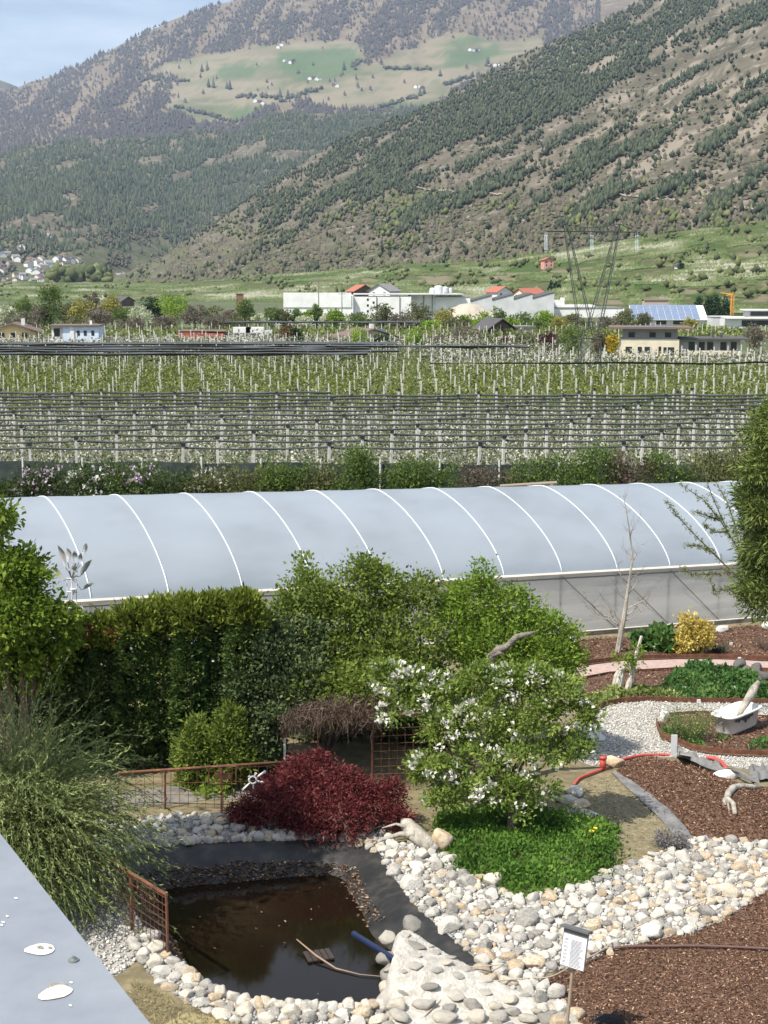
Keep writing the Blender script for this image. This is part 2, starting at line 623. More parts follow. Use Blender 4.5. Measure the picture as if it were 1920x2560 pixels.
HILL = Slope('orchard_hill', [(-420, 757, 900), (600, 757, 900), (800, 762, 820), (1000, 772, 700), (1300, 783, 600), (1500, 788, 560), (1920, 795, 520), (2340, 799, 500)],
             [(-420, 708, 1600), (500, 702, 1500), (800, 680, 1350), (1000, 662, 1250), (1200, 655, 1150), (1400, 628, 1080), (1600, 592, 1030), (1750, 572, 1000), (1920, 552, 980), (2340, 520, 950)],
             p=1.15, amp=7, nscale=160, rows=70, crest_rough=3, back=0.05)
NEAR = Slope('near_mountain', [(-420, 716, 2300), (150, 712, 2200), (420, 708, 1700), (700, 700, 1420), (900, 690, 1320), (1100, 672, 1220), (1400, 650, 1090), (1700, 600, 1010), (1920, 575, 985), (2340, 545, 955)],
             [(-420, 712, 2420), (200, 706, 2400), (300, 688, 2300), (400, 645, 2300), (560, 545, 2400), (700, 440, 2500), (850, 352, 2600), (960, 308, 2700), (1070, 268, 2750), (1200, 195, 2800),
              (1300, 140, 2850), (1420, 90, 2900), (1520, 45, 2950), (1608, 2, 3000), (1750, -60, 3050), (1920, -140, 3100), (2340, -330, 3300)],
             p=1.08, amp=75, nscale=330, cols=290, rows=140)
SPUR = Slope('forest_spur', [(-420, 716, 2150), (200, 712, 2350), (500, 706, 2900), (1000, 560, 3400), (2340, 400, 3800)],
             [(-420, 420, 4300), (0, 390, 4300), (70, 364, 4300), (250, 347, 4300), (400, 346, 4250), (500, 330, 4250), (600, 338, 4250), (640, 308, 4300), (690, 288, 4300), (800, 284, 4300), (960, 288, 4300),
              (1100, 276, 4300), (2340, 240, 4300)], p=1.12, amp=90, nscale=420, cols=240, rows=100, crest_rough=5)
HIGH = Slope('high_mountain', [(-420, 560, 4700), (2340, 480, 4700)],
             [(-420, 345, 8200), (0, 236, 8000), (80, 206, 8000), (200, 166, 8000), (300, 112, 8000), (430, 50, 7900), (560, 8, 7900), (650, -22, 7900), (900, -90, 7900), (1300, -130, 7900), (2340, -150, 7900)],
             p=1.05, amp=150, nscale=800, cols=240, rows=105, crest_rough=5)
FAR = Slope('distant_mountain', [(-420, 420, 8200), (2340, 420, 8200)], [(-420, 170, 9300), (-100, 192, 9300), (0, 199, 9300), (30, 212, 9300), (90, 240, 9300), (300, 300, 9300), (2340, 320, 9300)],
            p=1.0, amp=120, nscale=1200, cols=120, rows=40, crest_rough=3)

MEADOWS = [[(345, 190), (420, 160), (560, 130), (690, 110), (800, 104), (890, 110), (905, 150), (890, 185), (860, 195), (770, 250), (700, 265), (640, 280), (600, 315), (500, 312), (420, 268), (460, 225), (440, 195)],
           [(760, 245), (880, 180), (960, 150), (1090, 95), (1160, 80), (1250, 105), (1360, 88), (1360, 130), (1250, 170), (1120, 235), (1060, 275), (930, 275), (800, 270)]]
TILLED = [[(360, 205), (520, 200), (500, 250), (430, 262)], [(560, 215), (690, 225), (640, 255), (540, 250)], [(355, 190), (560, 130), (590, 135), (520, 175), (430, 190)], [(690, 108), (880, 104), (895, 128), (720, 124)], [(930, 190), (1150, 172), (1150, 195), (940, 205)], [(480, 175), (680, 140), (690, 158), (560, 195)], [(760, 245), (900, 210), (1080, 205), (1000, 240), (800, 262)],
          [(430, 215), (700, 205), (700, 216), (520, 235)]]
NEARGREEN = [[(1560, 590), (1920, 540), (1920, 620), (1600, 640)], [(980, 480), (1100, 470), (1160, 500), (1080, 560), (960, 540)]]


def blur_mask(PX, PY, polys, soft=8):
    g = np.zeros(PX.shape)
    jx = (fbm(PX / 40.0, PY / 25.0, 3) - 0.5) * 30; jy = (fbm(PX / 35.0 + 9, PY / 20.0, 3) - 0.5) * 14
    for q in polys:
        s = np.where(inside(PX + jx, PY + jy, q), 1, -1) * edge_dist(PX + jx, PY + jy, q)
        g = np.maximum(g, smooth(-soft, soft, s))
    return g


MAT_NEAR = mountain_mat('dry_slope', [(0.3, (0.07, 0.066, 0.046)), (0.5, (0.115, 0.103, 0.076)), (0.72, (0.17, 0.148, 0.115))], [(0.35, (0.06, 0.085, 0.03)), (0.65, (0.12, 0.13, 0.055))], (0.27, 0.24, 0.20), tilled=(0.25, 0.215, 0.17))
MAT_SPUR = mountain_mat('spur_slope', [(0.3, (0.08, 0.075, 0.05)), (0.5, (0.13, 0.115, 0.085)), (0.75, (0.21, 0.18, 0.145))], [(0.35, (0.06, 0.09, 0.035)), (0.65, (0.12, 0.14, 0.06))], (0.25, 0.22, 0.19))
MAT_HIGH = mountain_mat('high_slope', [(0.3, (0.115, 0.09, 0.065)), (0.5, (0.17, 0.135, 0.095)), (0.72, (0.24, 0.195, 0.145))], [(0.36, (0.12, 0.13, 0.065)), (0.5, (0.185, 0.165, 0.105)), (0.66, (0.23, 0.19, 0.13))], (0.25, 0.205, 0.155), 0.0022)
MAT_HILL = mountain_mat('orchard_slope', [(0.3, (0.07, 0.09, 0.035)), (0.5, (0.10, 0.115, 0.05)), (0.72, (0.17, 0.15, 0.09))], [(0.35, (0.05, 0.095, 0.025)), (0.65, (0.09, 0.13, 0.04))], (0.19, 0.17, 0.11), 0.012)
zero = lambda a, b: (np.zeros(a.shape), np.zeros(a.shape))
HILL.build(MAT_HILL, lambda a, b: (smooth(0.5, 0.62, fbm(a / 120.0, b / 14.0, 3)), 0.75 * smooth(0.62, 0.68, fbm(a / 90.0 + 31, b / 9.0, 3))))
NEAR.build(MAT_NEAR, lambda a, b: (np.maximum(blur_mask(a, b, NEARGREEN), 0.55 * smooth(560, 640, b) * smooth(0.4, 0.6, fbm(a / 50.0, b / 20.0, 3))), 0.9 * smooth(0.56, 0.66, fbm((a * 0.85 - b * 0.52) / 60.0 + 9, (a * 0.52 + b * 0.85) / 16.0, 4)) * (0.35 + 0.65 * smooth(1250, 1600, a)) * (1 - 0.6 * smooth(480, 600, b))))
SPUR.build(MAT_SPUR, lambda a, b: (0.5 * smooth(560, 640, b), np.zeros(a.shape)))
LUSH = [[(690, 125), (890, 122), (895, 180), (800, 205), (720, 195), (700, 160)], [(1085, 112), (1170, 85), (1250, 105), (1150, 118)], [(1120, 122), (1260, 118), (1200, 160), (1110, 165)], [(590, 268), (660, 268), (610, 308), (560, 305)], [(950, 255), (1060, 258), (1030, 278), (930, 278)], [(560, 165), (650, 170), (640, 195), (540, 190)]]
HIGH.build(MAT_HIGH, lambda a, b: (blur_mask(a, b, MEADOWS), np.clip(0.85 * blur_mask(a, b, TILLED) + 0.7 * smooth(0.52, 0.62, fbm(a / 130.0 + 3, (b + a * 0.06) / 5.5, 3)) * blur_mask(a, b, MEADOWS), 0, 0.9), np.clip(0.75 * blur_mask(a, b, LUSH) + 0.45 * smooth(0.55, 0.66, fbm(a / 110.0 + 8, (b + a * 0.06) / 6.5 + 4, 3)) * blur_mask(a, b, MEADOWS), 0, 0.8)))
FAR.build(MAT_SPUR, zero)

# ---- woods on the slopes: every tree is geometry, the wood reads as one mass
def proto_round():
    bm = bmesh.new(); bmesh.ops.create_icosphere(bm, subdivisions=1, radius=1.0)
    V = np.array([v.co[:] for v in bm.verts]); F = np.array([[v.index for v in f.verts] for f in bm.faces]); bm.free()
    return V * np.array([0.5, 0.5, 0.5]) + np.array([0, 0, 0.5]), F


def proto_cone():
    V = []; F = []
    for k in range(5):
        a = 2 * math.pi * k / 5
        V.append((0.5 * math.cos(a), 0.5 * math.sin(a), 0.08))
    V.append((0, 0, 1)); V.append((0, 0, 0))
    for k in range(5):
        F.append((k, (k + 1) % 5, 5)); F.append(((k + 1) % 5, k, 6))
    return np.array(V), np.array(F)


def proto_octa():
    V = np.array([(0.5, 0, .45), (0, .5, .45), (-.5, 0, .45), (0, -.5, .45), (0, 0, 1), (0, 0, 0)])
    F = np.array([(0, 1, 4), (1, 2, 4), (2, 3, 4), (3, 0, 4), (1, 0, 5), (2, 1, 5), (3, 2, 5), (0, 3, 5)])
    return V, F


def proto_penta():
    V = [(0.5 * math.cos(1.2566 * k), 0.5 * math.sin(1.2566 * k), 0.42 + 0.1 * (k % 2)) for k in range(5)] + [(0.05, 0, 1), (0, 0, 0)]
    F = [(k, (k + 1) % 5, 5) for k in range(5)] + [((k + 1) % 5, k, 6) for k in range(5)]
    return np.array(V), np.array(F)


ROUND, CONE, OCTA, PENTA = proto_round(), proto_cone(), proto_octa(), proto_penta()
CONE = (CONE[0], CONE[1][::2].copy())
HALF = (OCTA[0][:5] * np.array([1, 1, 1.0]) - np.array([0, 0, 0.2]) * (OCTA[0][:5, 2:3] < 0.9), OCTA[1][:4])


def mass(name, pos, h, wid, proto, mat, rnd=None, jit=0.16, label=None, parent=None, kind='stuff', cat=None):
    """many small crowns as one mesh"""
    pos = np.asarray(pos, float); n = len(pos)
    V0, F0 = proto
    h = np.broadcast_to(h, (n,)); wid = np.broadcast_to(wid, (n,))
    a = rng.random(n) * 6.283
    V = np.repeat(V0[None], n, 0) * (1 + rng.normal(size=(n, len(V0), 3)) * jit)
    x = V[..., 0] * np.cos(a)[:, None] - V[..., 1] * np.sin(a)[:, None]
    y = V[..., 0] * np.sin(a)[:, None] + V[..., 1] * np.cos(a)[:, None]
    W = np.stack([x * wid[:, None], y * wid[:, None], V[..., 2] * h[:, None]], -1) + pos[:, None]
    F = (F0[None] + (np.arange(n) * len(V0))[:, None, None]).reshape(-1, F0.shape[1])
    rr = rng.random(n) if rnd is None else rnd
    o = mk(name, W.reshape(-1, 3), F, mat, parent, rnd=np.repeat(rr, len(V0)))
    o['kind'] = kind
    if label:
        o['label'] = label
    if cat:
        o['category'] = cat
    return o


def sample(layer, n, box, dens, below=None):
    """n tries over part of a slope, kept by density; returns positions"""
    px = rng.uniform(box[0], box[2], n); py = rng.uniform(box[1], box[3], n)
    keep = rng.random(n) < dens(px, py)
    out = []
    for a, b in zip(px[keep], py[keep]):
        c = np.interp(a, layer.us, layer.py[-1]); f = np.interp(a, layer.us, layer.py[0])
        if c < b < f:
            out.append(layer.at(a, b))
    return np.array(out)


PINE = LEAF('pine_wood', [(0.0, (0.026, 0.034, 0.024)), (0.5, (0.042, 0.053, 0.034)), (1.0, (0.075, 0.085, 0.05))], 0.0, 0.9, 0.1, gain=1.25)
SCRUB = LEAF('scrub_wood', [(0.0, (0.06, 0.058, 0.04)), (0.35, (0.095, 0.086, 0.062)), (0.7, (0.125, 0.107, 0.085)), (0.9, (0.10, 0.105, 0.055)), (1.0, (0.15, 0.16, 0.07))], 0.0, 0.9, 0.1)
LARCH = LEAF('larch_wood', [(0.0, (0.05, 0.042, 0.042)), (0.6, (0.085, 0.07, 0.065)), (0.85, (0.055, 0.06, 0.045)), (1.0, (0.12, 0.10, 0.08))], 0.0, 0.9, 0.1)
SPRING = LEAF('spring_trees', [(0.0, (0.06, 0.075, 0.035)), (0.5, (0.095, 0.115, 0.048)), (1.0, (0.155, 0.17, 0.07))], 0.0, 0.9, 0.1)


def streak(px, py, s=0, la=150.0, lc=26.0, ang=0.55):
    ca, sa = math.cos(ang), math.sin(ang)
    a = px * ca - py * sa; c = px * sa + py * ca
    return fbm(a / la + s, c / lc + s * 1.7, 4)


def near_up(px, py):
    c = np.interp(px, NEAR.us, NEAR.py[-1])
    return np.clip((py - c) / 330.0, 0, 1.5)      # 0 at the crest, downwards


def d_pine(px, py):
    u = near_up(px, py)
    t = 0.41 + 0.17 * smooth(0.2, 0.9, u) + 0.10 * smooth(470, 600, py) - 0.06 * (1 - smooth(0.15, 0.5, u)) * smooth(750, 1000, px) * (1 - smooth(1500, 1800, px)) - 0.05 * smooth(900, 1250, px) * (1 - smooth(1500, 1700, px)) * (u < 0.5) + 0.05 * smooth(1450, 1800, px) * (u > 0.25) + 0.06 * (1 - smooth(500, 800, px))
    bare = smooth(0.0, 0.07, u) * 1.0 + (1 - smooth(0.0, 0.07, u)) * np.where(px > 1080, 0.25, 1.0)
    return smooth(t - 0.09, t + 0.10, streak(px, py)) * bare * (1 - 0.75 * smooth(540, 640, py)) + 0.02


def d_scrub(px, py):
    return np.clip(0.10 + 0.55 * smooth(430, 600, py) * smooth(0.38, 0.55, streak(px, py, 4, 70, 22, 0.35)), 0, 1)


P1 = sample(NEAR, 97000, (280, -40, 2200, 700), d_pine)
mass('pine_forest', P1, rng.uniform(4, 9, len(P1)), rng.uniform(2.9, 5.6, len(P1)), PENTA, PINE, label='dark pine wood growing in diagonal streaks over the near slope')
P2 = sample(NEAR, 62000, (250, 200, 2200, 720), d_scrub)
mass('hillside_scrub', P2, rng.uniform(2, 5, len(P2)), rng.uniform(2.5, 5.5, len(P2)), HALF, SCRUB, label='grey-brown and olive scrub on the lower near slope')
P3 = sample(NEAR, 8000, (300, 430, 2200, 700), lambda a, b: 0.5 * smooth(0.56, 0.66, fbm(a / 60.0 + 7, b / 28.0, 3)) * smooth(430, 560, b))
mass('spring_woodland', P3, rng.uniform(4, 8, len(P3)), rng.uniform(4, 7, len(P3)), PENTA, SPRING, label='fresh green trees dotted along the foot of the near slope')
P4 = sample(SPUR, 42000, (-320, 255, 1150, 640), lambda a, b: np.clip(smooth(0.33, 0.46, streak(a, b, 2, 90, 30, 0.2)) * (1 - 0.8 * smooth(500, 620, b)) + 0.03, 0, 1))
mass('spruce_forest', P4, rng.uniform(9, 16, len(P4)), rng.uniform(5, 8, len(P4)), CONE, PINE, label='blue-green spruce wood covering the spur behind')
P5 = sample(SPUR, 16000, (-320, 480, 700, 715), lambda a, b: 0.55 * smooth(0.45, 0.6, fbm(a / 50.0, b / 25.0, 3)))
mass('spur_scrub', P5, rng.uniform(4, 9, len(P5)), rng.uniform(5, 9, len(P5)), PENTA, SCRUB, label='olive scrub on the foot of the wooded spur')


def d_larch(px, py):
    m = blur_mask(px, py, MEADOWS, 6)
    top = smooth(0.35, 0.5, streak(px, py, 5, 120, 40, 0.9))
    return np.clip((0.15 + 0.85 * top) * (1 - m) + 0.004, 0, 1)


P6 = sample(HIGH, 49000, (-320, -20, 1500, 420), d_larch)
mass('larch_forest', P6, rng.uniform(14, 25, len(P6)), rng.uniform(9, 16, len(P6)), HALF, LARCH, label='purple-brown bare larch wood on the high mountain')
P7 = []
for a, b in ((522, 219), (534, 220), (568, 222), (575, 224), (505, 180), (518, 178), (700, 245), (720, 250), (1100, 190), (1050, 240), (1060, 235), (745, 185), (860, 180), (880, 170), (1216, 165), (1220, 163)):
    P7.append(HIGH.at(a, b))
mass('meadow_firs', np.array(P7), rng.uniform(30, 45, len(P7)), 18, CONE, PINE, label='scattered dark firs standing on the high meadows', jit=0.08)
HED = []
for x0, y0, x1, y1, n in ((590, 244, 700, 248, 40), (960, 172, 1080, 176, 40), (1110, 213, 1195, 190, 40), (700, 255, 800, 225, 40), (930, 275, 1040, 245, 45), (350, 200, 470, 205, 30), (880, 175, 905, 150, 20), (440, 268, 600, 310, 60)):
    for k in range(n):
        f = rng.random(); HED.append(HIGH.at(x0 + (x1 - x0) * f + rng.normal() * 3, y0 + (y1 - y0) * f + rng.normal() * 1.6))
mass('meadow_hedgerows', np.array(HED), rng.uniform(8, 18, len(HED)), rng.uniform(10, 20, len(HED)), ROUND, SCRUB, label='thin hedgerows crossing the high meadows')
# forest road cut into the near slope
for k_, line in enumerate(([(1015, 466), (1050, 474), (1100, 480), (1160, 486), (1230, 488), (1255, 490)], [(1540, 490), (1600, 497), (1660, 503), (1720, 510), (1800, 520), (1860, 526), (1960, 532)])):
    V = []; F = []
    fx = np.linspace(line[0][0], line[-1][0], 60)
    for i, x_ in enumerate(fx):
        y_ = np.interp(x_, [q[0] for q in line], [q[1] for q in line]) + 1.5 * math.sin(x_ / 13.0)
        p_ = NEAR.at(x_, y_)
        V += [p_ + np.array([0, -2.4, 1.0]), p_ + np.array([0, 1.4, 2.4])]
        if i:
            F.append((2 * i - 2, 2 * i, 2 * i + 1, 2 * i - 1))
    setting(mk('forest_road', V, F, M('road_scree', (0.25, 0.225, 0.18), 0.2)))
# rows of fruit trees on the low hill
ROWT = LEAF('hill_orchard_leaves', [(0.0, (0.05, 0.085, 0.025)), (0.45, (0.10, 0.13, 0.05)), (0.8, (0.20, 0.21, 0.13)), (1.0, (0.38, 0.38, 0.30))], 0.0, 0.9, 0.1)
hp = []; hr = []
for v in np.arange(0.03, 0.97, 0.021):
    rowt = rng.random()
    for u in np.arange(-300, 2150, 2.8):
        q = fbm(np.array(u / 110.0 + 3), np.array(v * 9), 3)
        if q < 0.43:
            continue
        f = np.interp(u, HILL.us, np.arange(len(HILL.us))); c = int(min(f, len(HILL.us) - 2)); f -= c
        r_ = v * (len(HILL.vs) - 1); r0 = int(r_); r_ -= r0
        a = HILL.P[r0, c] * (1 - r_) + HILL.P[r0 + 1, c] * r_; b = HILL.P[r0, c + 1] * (1 - r_) + HILL.P[r0 + 1, c + 1] * r_
        hp.append(a * (1 - f) + b * f); hr.append(np.clip((q - 0.43) * 1.6 + rng.random() * 0.25 + 0.38 * rowt, 0, 0.9))
mass('hill_orchard', np.array(hp), rng.uniform(1.2, 2.1, len(hp)), rng.uniform(1.5, 2.4, len(hp)), HALF, ROWT, rnd=np.array(hr), label='rows of fruit trees across the low hill behind the factories')
P8 = sample(HILL, 8000, (-320, 560, 2200, 752), lambda a, b: 0.9 * smooth(0.58, 0.68, fbm(a / 70.0 + 2, b / 16.0 + 5, 3)) + 0.03)
mass('hill_thicket', P8, rng.uniform(2, 5, len(P8)), rng.uniform(2.5, 5.5, len(P8)), PENTA, SPRING, label='thickets of bushes and trees between the hill orchards')

# ---- the air of the valley
HAZE = True
if HAZE:
    hb = MB()
    hb.box((0, 4650, 988), (9000, 10700, 1984))
    hm = bpy.data.materials.new('valley_haze'); hm.use_nodes = True
    for n_ in list(hm.node_tree.nodes):
        if n_.type != 'OUTPUT_MATERIAL':
            hm.node_tree.nodes.remove(n_)
    pv = hm.node_tree.nodes.new('ShaderNodeVolumePrincipled')
    pv.inputs['Color'].default_value = (0.56, 0.74, 1.0, 1)
    pv.inputs['Density'].default_value = 5.0e-5
    pv.inputs['Anisotropy'].default_value = 0.2
    hm.node_tree.links.new(pv.outputs[0], hm.node_tree.nodes['Material Output'].inputs['Volume'])
    ho = hb.build('haze', hm)
    setting(ho, 'stuff', 'thin blue haze filling the valley air')
# ================================================================== THE VALLEY FLOOR
WHITE = M('white_render', (0.72, 0.72, 0.70), 0.6, rough=0.85)
CREAM = M('cream_render', (0.70, 0.62, 0.47), 0.6, rough=0.85)
YELLOW = M('yellow_render', (0.68, 0.55, 0.30), 0.6, rough=0.85)
BLUEW = M('pale_blue_render', (0.60, 0.68, 0.80), 0.6, rough=0.85)
GREYW = M('grey_render', (0.38, 0.37, 0.36), 0.6, rough=0.85)
BROWNW = M('brown_timber', (0.12, 0.075, 0.05), 3, rough=0.8)
PINKW = M('pink_render', (0.62, 0.30, 0.25), 0.6, rough=0.85)
METALP = M('white_metal_panel', (0.80, 0.80, 0.77), 0.25, rough=0.5)
METALG = M('grey_metal_panel', (0.55, 0.56, 0.56), 0.25, rough=0.5)
TILE_R = M('red_roof_tiles', (0.36, 0.12, 0.075), 2.5, rough=0.8)
TILE_B = M('brown_roof_tiles', (0.16, 0.11, 0.09), 2.5, rough=0.8)
TILE_D = M('dark_roof', (0.075, 0.07, 0.07), 2.0, rough=0.6)
TILE_G = M('grey_roof', (0.22, 0.21, 0.20), 2.0, rough=0.7)
REDBOARD = M('red_cladding', (0.36, 0.075, 0.045), 1.5, rough=0.7, stretch=(6, 6, 0.5))
SOLAR = M('solar_glass', (0.17, 0.22, 0.32), 0.5, rough=0.25)
DARKGLASS = M('window_glass', (0.03, 0.035, 0.04), 1.0, rough=0.12)
STEEL = M('galvanised_steel', (0.20, 0.22, 0.21), 2.0, rough=0.55, metal=0.4)
CONCRETE = M('concrete_post', [(0.3, (0.50, 0.48, 0.44)), (0.7, (0.68, 0.66, 0.61))], 5, rough=0.9)
NETM = M('black_hail_net', [(0.35, (0.03, 0.034, 0.036)), (0.65, (0.085, 0.092, 0.097))], 1.5, rough=0.9, stretch=(0.3, 3, 3))
SANDM = M('sand_heap', (0.42, 0.37, 0.30), 0.4, rough=0.95, bump=0.6, bscale=1.2)


def gxy(px, Y):
    return (px - 960) / FPX * (Y * CP + 12 * SP) / 1.0


def gpos(px, Y):
    x = gxy(px, Y)
    return np.array([x, Y, float(ground_z(x, Y))])


class House:
    """a building with its own base, heading and parts; u runs along the front, v into the depth"""
    def __init__(s, name, label, cat, pos, rz=0.0, group=None):
        s.o = np.array(pos, float); s.rz = rz
        s.t = thing(name, label, cat, s.o, group)

    def W(s, u, v, z):
        c, q = math.cos(s.rz), math.sin(s.rz)
        return (s.o[0] + u * c - v * q, s.o[1] + u * q + v * c, s.o[2] + z)

    def box(s, part, u0, u1, v0, v1, z0, z1, mat, parent=None):
        P = [s.W(u, v, z) for z in (z0, z1) for u, v in ((u0, v0), (u1, v0), (u1, v1), (u0, v1))]
        return mk(part, P, [(3, 2, 1, 0), (4, 5, 6, 7), (0, 1, 5, 4), (1, 2, 6, 5), (2, 3, 7, 6), (3, 0, 4, 7)], mat, parent or s.t)

    def gable(s, part, u0, u1, v0, v1, z0, z1, mat, axis='u', over=0.6, th=0.18):
        """pitched roof slabs with thickness; ridge along u or v"""
        u0 -= over; u1 += over; v0 -= over; v1 += over
        if axis == 'u':
            m = (v0 + v1) / 2
            prof = [(v0, z0), (m, z1), (v1, z0)]
            A = [(u0, a, b) for a, b in prof] + [(u0, a, b + th) for a, b in prof]
            B = [(u1, a, b) for a, b in prof] + [(u1, a, b + th) for a, b in prof]
        else:
            m = (u0 + u1) / 2
            prof = [(u0, z0), (m, z1), (u1, z0)]
            A = [(a, v0, b) for a, b in prof] + [(a, v0, b + th) for a, b in prof]
            B = [(a, v1, b) for a, b in prof] + [(a, v1, b + th) for a, b in prof]
        P = [s.W(*q) for q in A + B]
        F = [(0, 1, 7, 6), (1, 2, 8, 7), (3, 9, 10, 4), (4, 10, 11, 5), (0, 3, 4, 1), (1, 4, 5, 2), (6, 7, 10, 9), (7, 8, 11, 10), (0, 6, 9, 3), (2, 5, 11, 8)]
        return mk(part, P, F, mat, s.t)

    def gable_wall(s, u0, u1, v0, v1, zt, zr, mat, axis='u', part='wall'):
        """box with pointed gable ends"""
        m = (v0 + v1) / 2 if axis == 'u' else (u0 + u1) / 2
        if axis == 'u':
            A = [(u0, v0, 0), (u0, v1, 0), (u0, v1, zt), (u0, m, zr), (u0, v0, zt)]
            B = [(u1,) + a[1:] for a in A]
        else:
            A = [(u0, v0, 0), (u1, v0, 0), (u1, v0, zt), (m, v0, zr), (u0, v0, zt)]
            B = [(a[0], v1, a[2]) for a in A]
        P = [s.W(*q) for q in A + B]
        F = [(0, 1, 2, 3, 4), (9, 8, 7, 6, 5)] + [(i, (i + 1) % 5, 5 + (i + 1) % 5, 5 + i) for i in range(5)]
        return mk(part, P, F, mat, s.t)

    def win(s, u, z, w, h, v=0.0, side='front', mat=None, name='window'):
        e = 0.05
        if side == 'front':
            return s.box(name, u - w / 2, u + w / 2, v - e, v + 0.1, z, z + h, mat or DARKGLASS)
        return s.box(name, v - 0.1 if side == 'right' else v - e, v + e if side == 'right' else v + 0.1, u - w / 2, u + w / 2, z, z + h, mat or DARKGLASS)


# ---- orchard: netted block in front, open block behind, more rows beyond
ROW_YAW = 0.022
BLOS_A = LEAF('apple_blossom_near', [(0.0, (0.07, 0.085, 0.04)), (0.3, (0.13, 0.15, 0.065)), (0.5, (0.23, 0.235, 0.14)), (0.64, (0.50, 0.49, 0.40)), (1.0, (0.74, 0.71, 0.65))], 0.35)
BLOS_B = LEAF('apple_leaves_green', [(0.0, (0.07, 0.10, 0.02)), (0.45, (0.17, 0.21, 0.045)), (0.78, (0.26, 0.29, 0.09)), (0.9, (0.46, 0.46, 0.30)), (1.0, (0.62, 0.60, 0.50))], 0.4)


def row_pt(s, r, Y0, x):
    return Y0 + r * 3.3 + x * ROW_YAW


posts = []          # (x, y, h, lean, netted)
def orchard(name, rows, Y0, x0f, x1f, per_m, card, mat, label, hgt=3.0, post_h=3.9, netted=False, step=8.0):
    P = []; cv = []
    for r in range(rows):
        yb = Y0 + 3.3 * r
        xa, xb = x0f(yb), x1f(yb)
        n = int((xb - xa) * per_m)
        tx = np.round(rng.uniform(xa, xb, n) / 0.9) * 0.9
        tv = np.abs(np.sin(tx * 12.9898 + r * 78.233) * 43758.5453) % 1
        z = rng.uniform(0.35, 1, n) ** 0.8 * hgt * (0.85 + 0.25 * tv)
        wd = 0.42 * (1.15 - z / (hgt * 1.15))+0.1
        x = tx + rng.normal(size=n) * wd
        y = yb + x * ROW_YAW + rng.normal(size=n) * wd
        P.append(np.stack([x, y, ground_z(x, y) + z], -1)); cv.append(tv)
        for k, px_ in enumerate(np.arange(xa + (r * 2.7) % step, xb, step)):
            posts.append((px_, yb + px_ * ROW_YAW, post_h, rng.normal() * 0.02, netted))
    P = np.concatenate(P); cv = np.concatenate(cv)
    V, F = leaf_quads(P, rng.normal(size=P.shape) + np.array([0, 0, 0.4]), card, 0.62)
    o = mk(name, V, F, mat, rnd=np.repeat(np.clip(0.2 * cv + 0.8 * rng.random(len(P)), 0, 1), 4))
    return setting(o, 'stuff', label)


xl = lambda y: -0.31 * y - 3
xr = lambda y: 0.31 * y + 3
orchard('apple_orchard', 13, 77.5, xl, xr, 74, 0.2, BLOS_A, 'rows of blossoming apple trees under the rolled hail nets', netted=True, hgt=2.6)
orchard('apple_orchard', 18, 121.5, xl, xr, 38, 0.29, BLOS_B, 'leafy green apple rows behind the netted rows', post_h=3.7, step=6.5)
orchard('apple_orchard', 8, 182, lambda y: 6, xr, 26, 0.34, BLOS_A, 'pale blossoming apple rows in front of the cream house', post_h=3.8, step=6.5)
orchard('apple_orchard', 12, 182, xl, lambda y: 6, 8, 0.34, BLOS_B, 'apple rows beneath the closed black nets')
orchard('apple_orchard', 14, 228, xl, lambda y: 0.12 * y, 16, 0.4, BLOS_A, 'far pale apple rows around the red hall', step=9)
orchard('apple_orchard', 9, 290, xl, xr, 7, 0.6, BLOS_B, 'farthest apple rows below the riverside trees', step=14)

posts.sort(key=lambda p: p[1])
vis = [p for p in posts if abs(p[0]) < 0.275 * p[1] + 1]
pm = MB(); pm.tube([(0, 0, -0.3), (0, 0, 3.75)], 0.075, 4)
capm = MB(); capm.box((0, 0, 3.83), (0.17, 0.17, 0.2))
post_mat = CONCRETE
cap_mat = M('black_post_cap', (0.02, 0.02, 0.022), 3, rough=0.5)
POSTGRP = 'white orchard posts'
first = None; first_n = None
for i, (x, y, h, ln, netted) in enumerate(vis[:290]):
    z = float(ground_z(x, y))
    if netted:
        if first_n is None:
            first_n = thing('orchard_post', 'white concrete orchard post with black cap carrying a rolled net', 'post', (x, y, z), 'capped posts of the netted orchard')
            first_n['_o'] = (0.0, 0.0, 0.0)
            pm.build('shaft', post_mat, first_n); capm.build('cap', cap_mat, first_n)
            o = first_n
        else:
            o = copy_tree(first_n)
    else:
        if first is None:
            o = first = mk('orchard_post', pm.V, pm.F, post_mat)
            tag(o, 'bare white concrete post standing among the green apple rows', 'post', 'bare posts of the open orchard')
        else:
            o = first.copy(); COL.objects.link(o)
    o.location = (x, y, z); o.rotation_euler = (ln, ln * 1.3, 0); o.scale = (1.3, 1.3, h / 3.75) if netted else (1, 1, h / 3.75)
far_p = MB()
for x, y, h, ln, nn in vis[290:]:
    z = float(ground_z(x, y))
    far_p.box((x, y, z + h / 2), (0.12, 0.12, h))
setting(far_p.build('far_orchard_posts', post_mat), 'stuff', 'hundreds of thin white posts in the far apple rows')

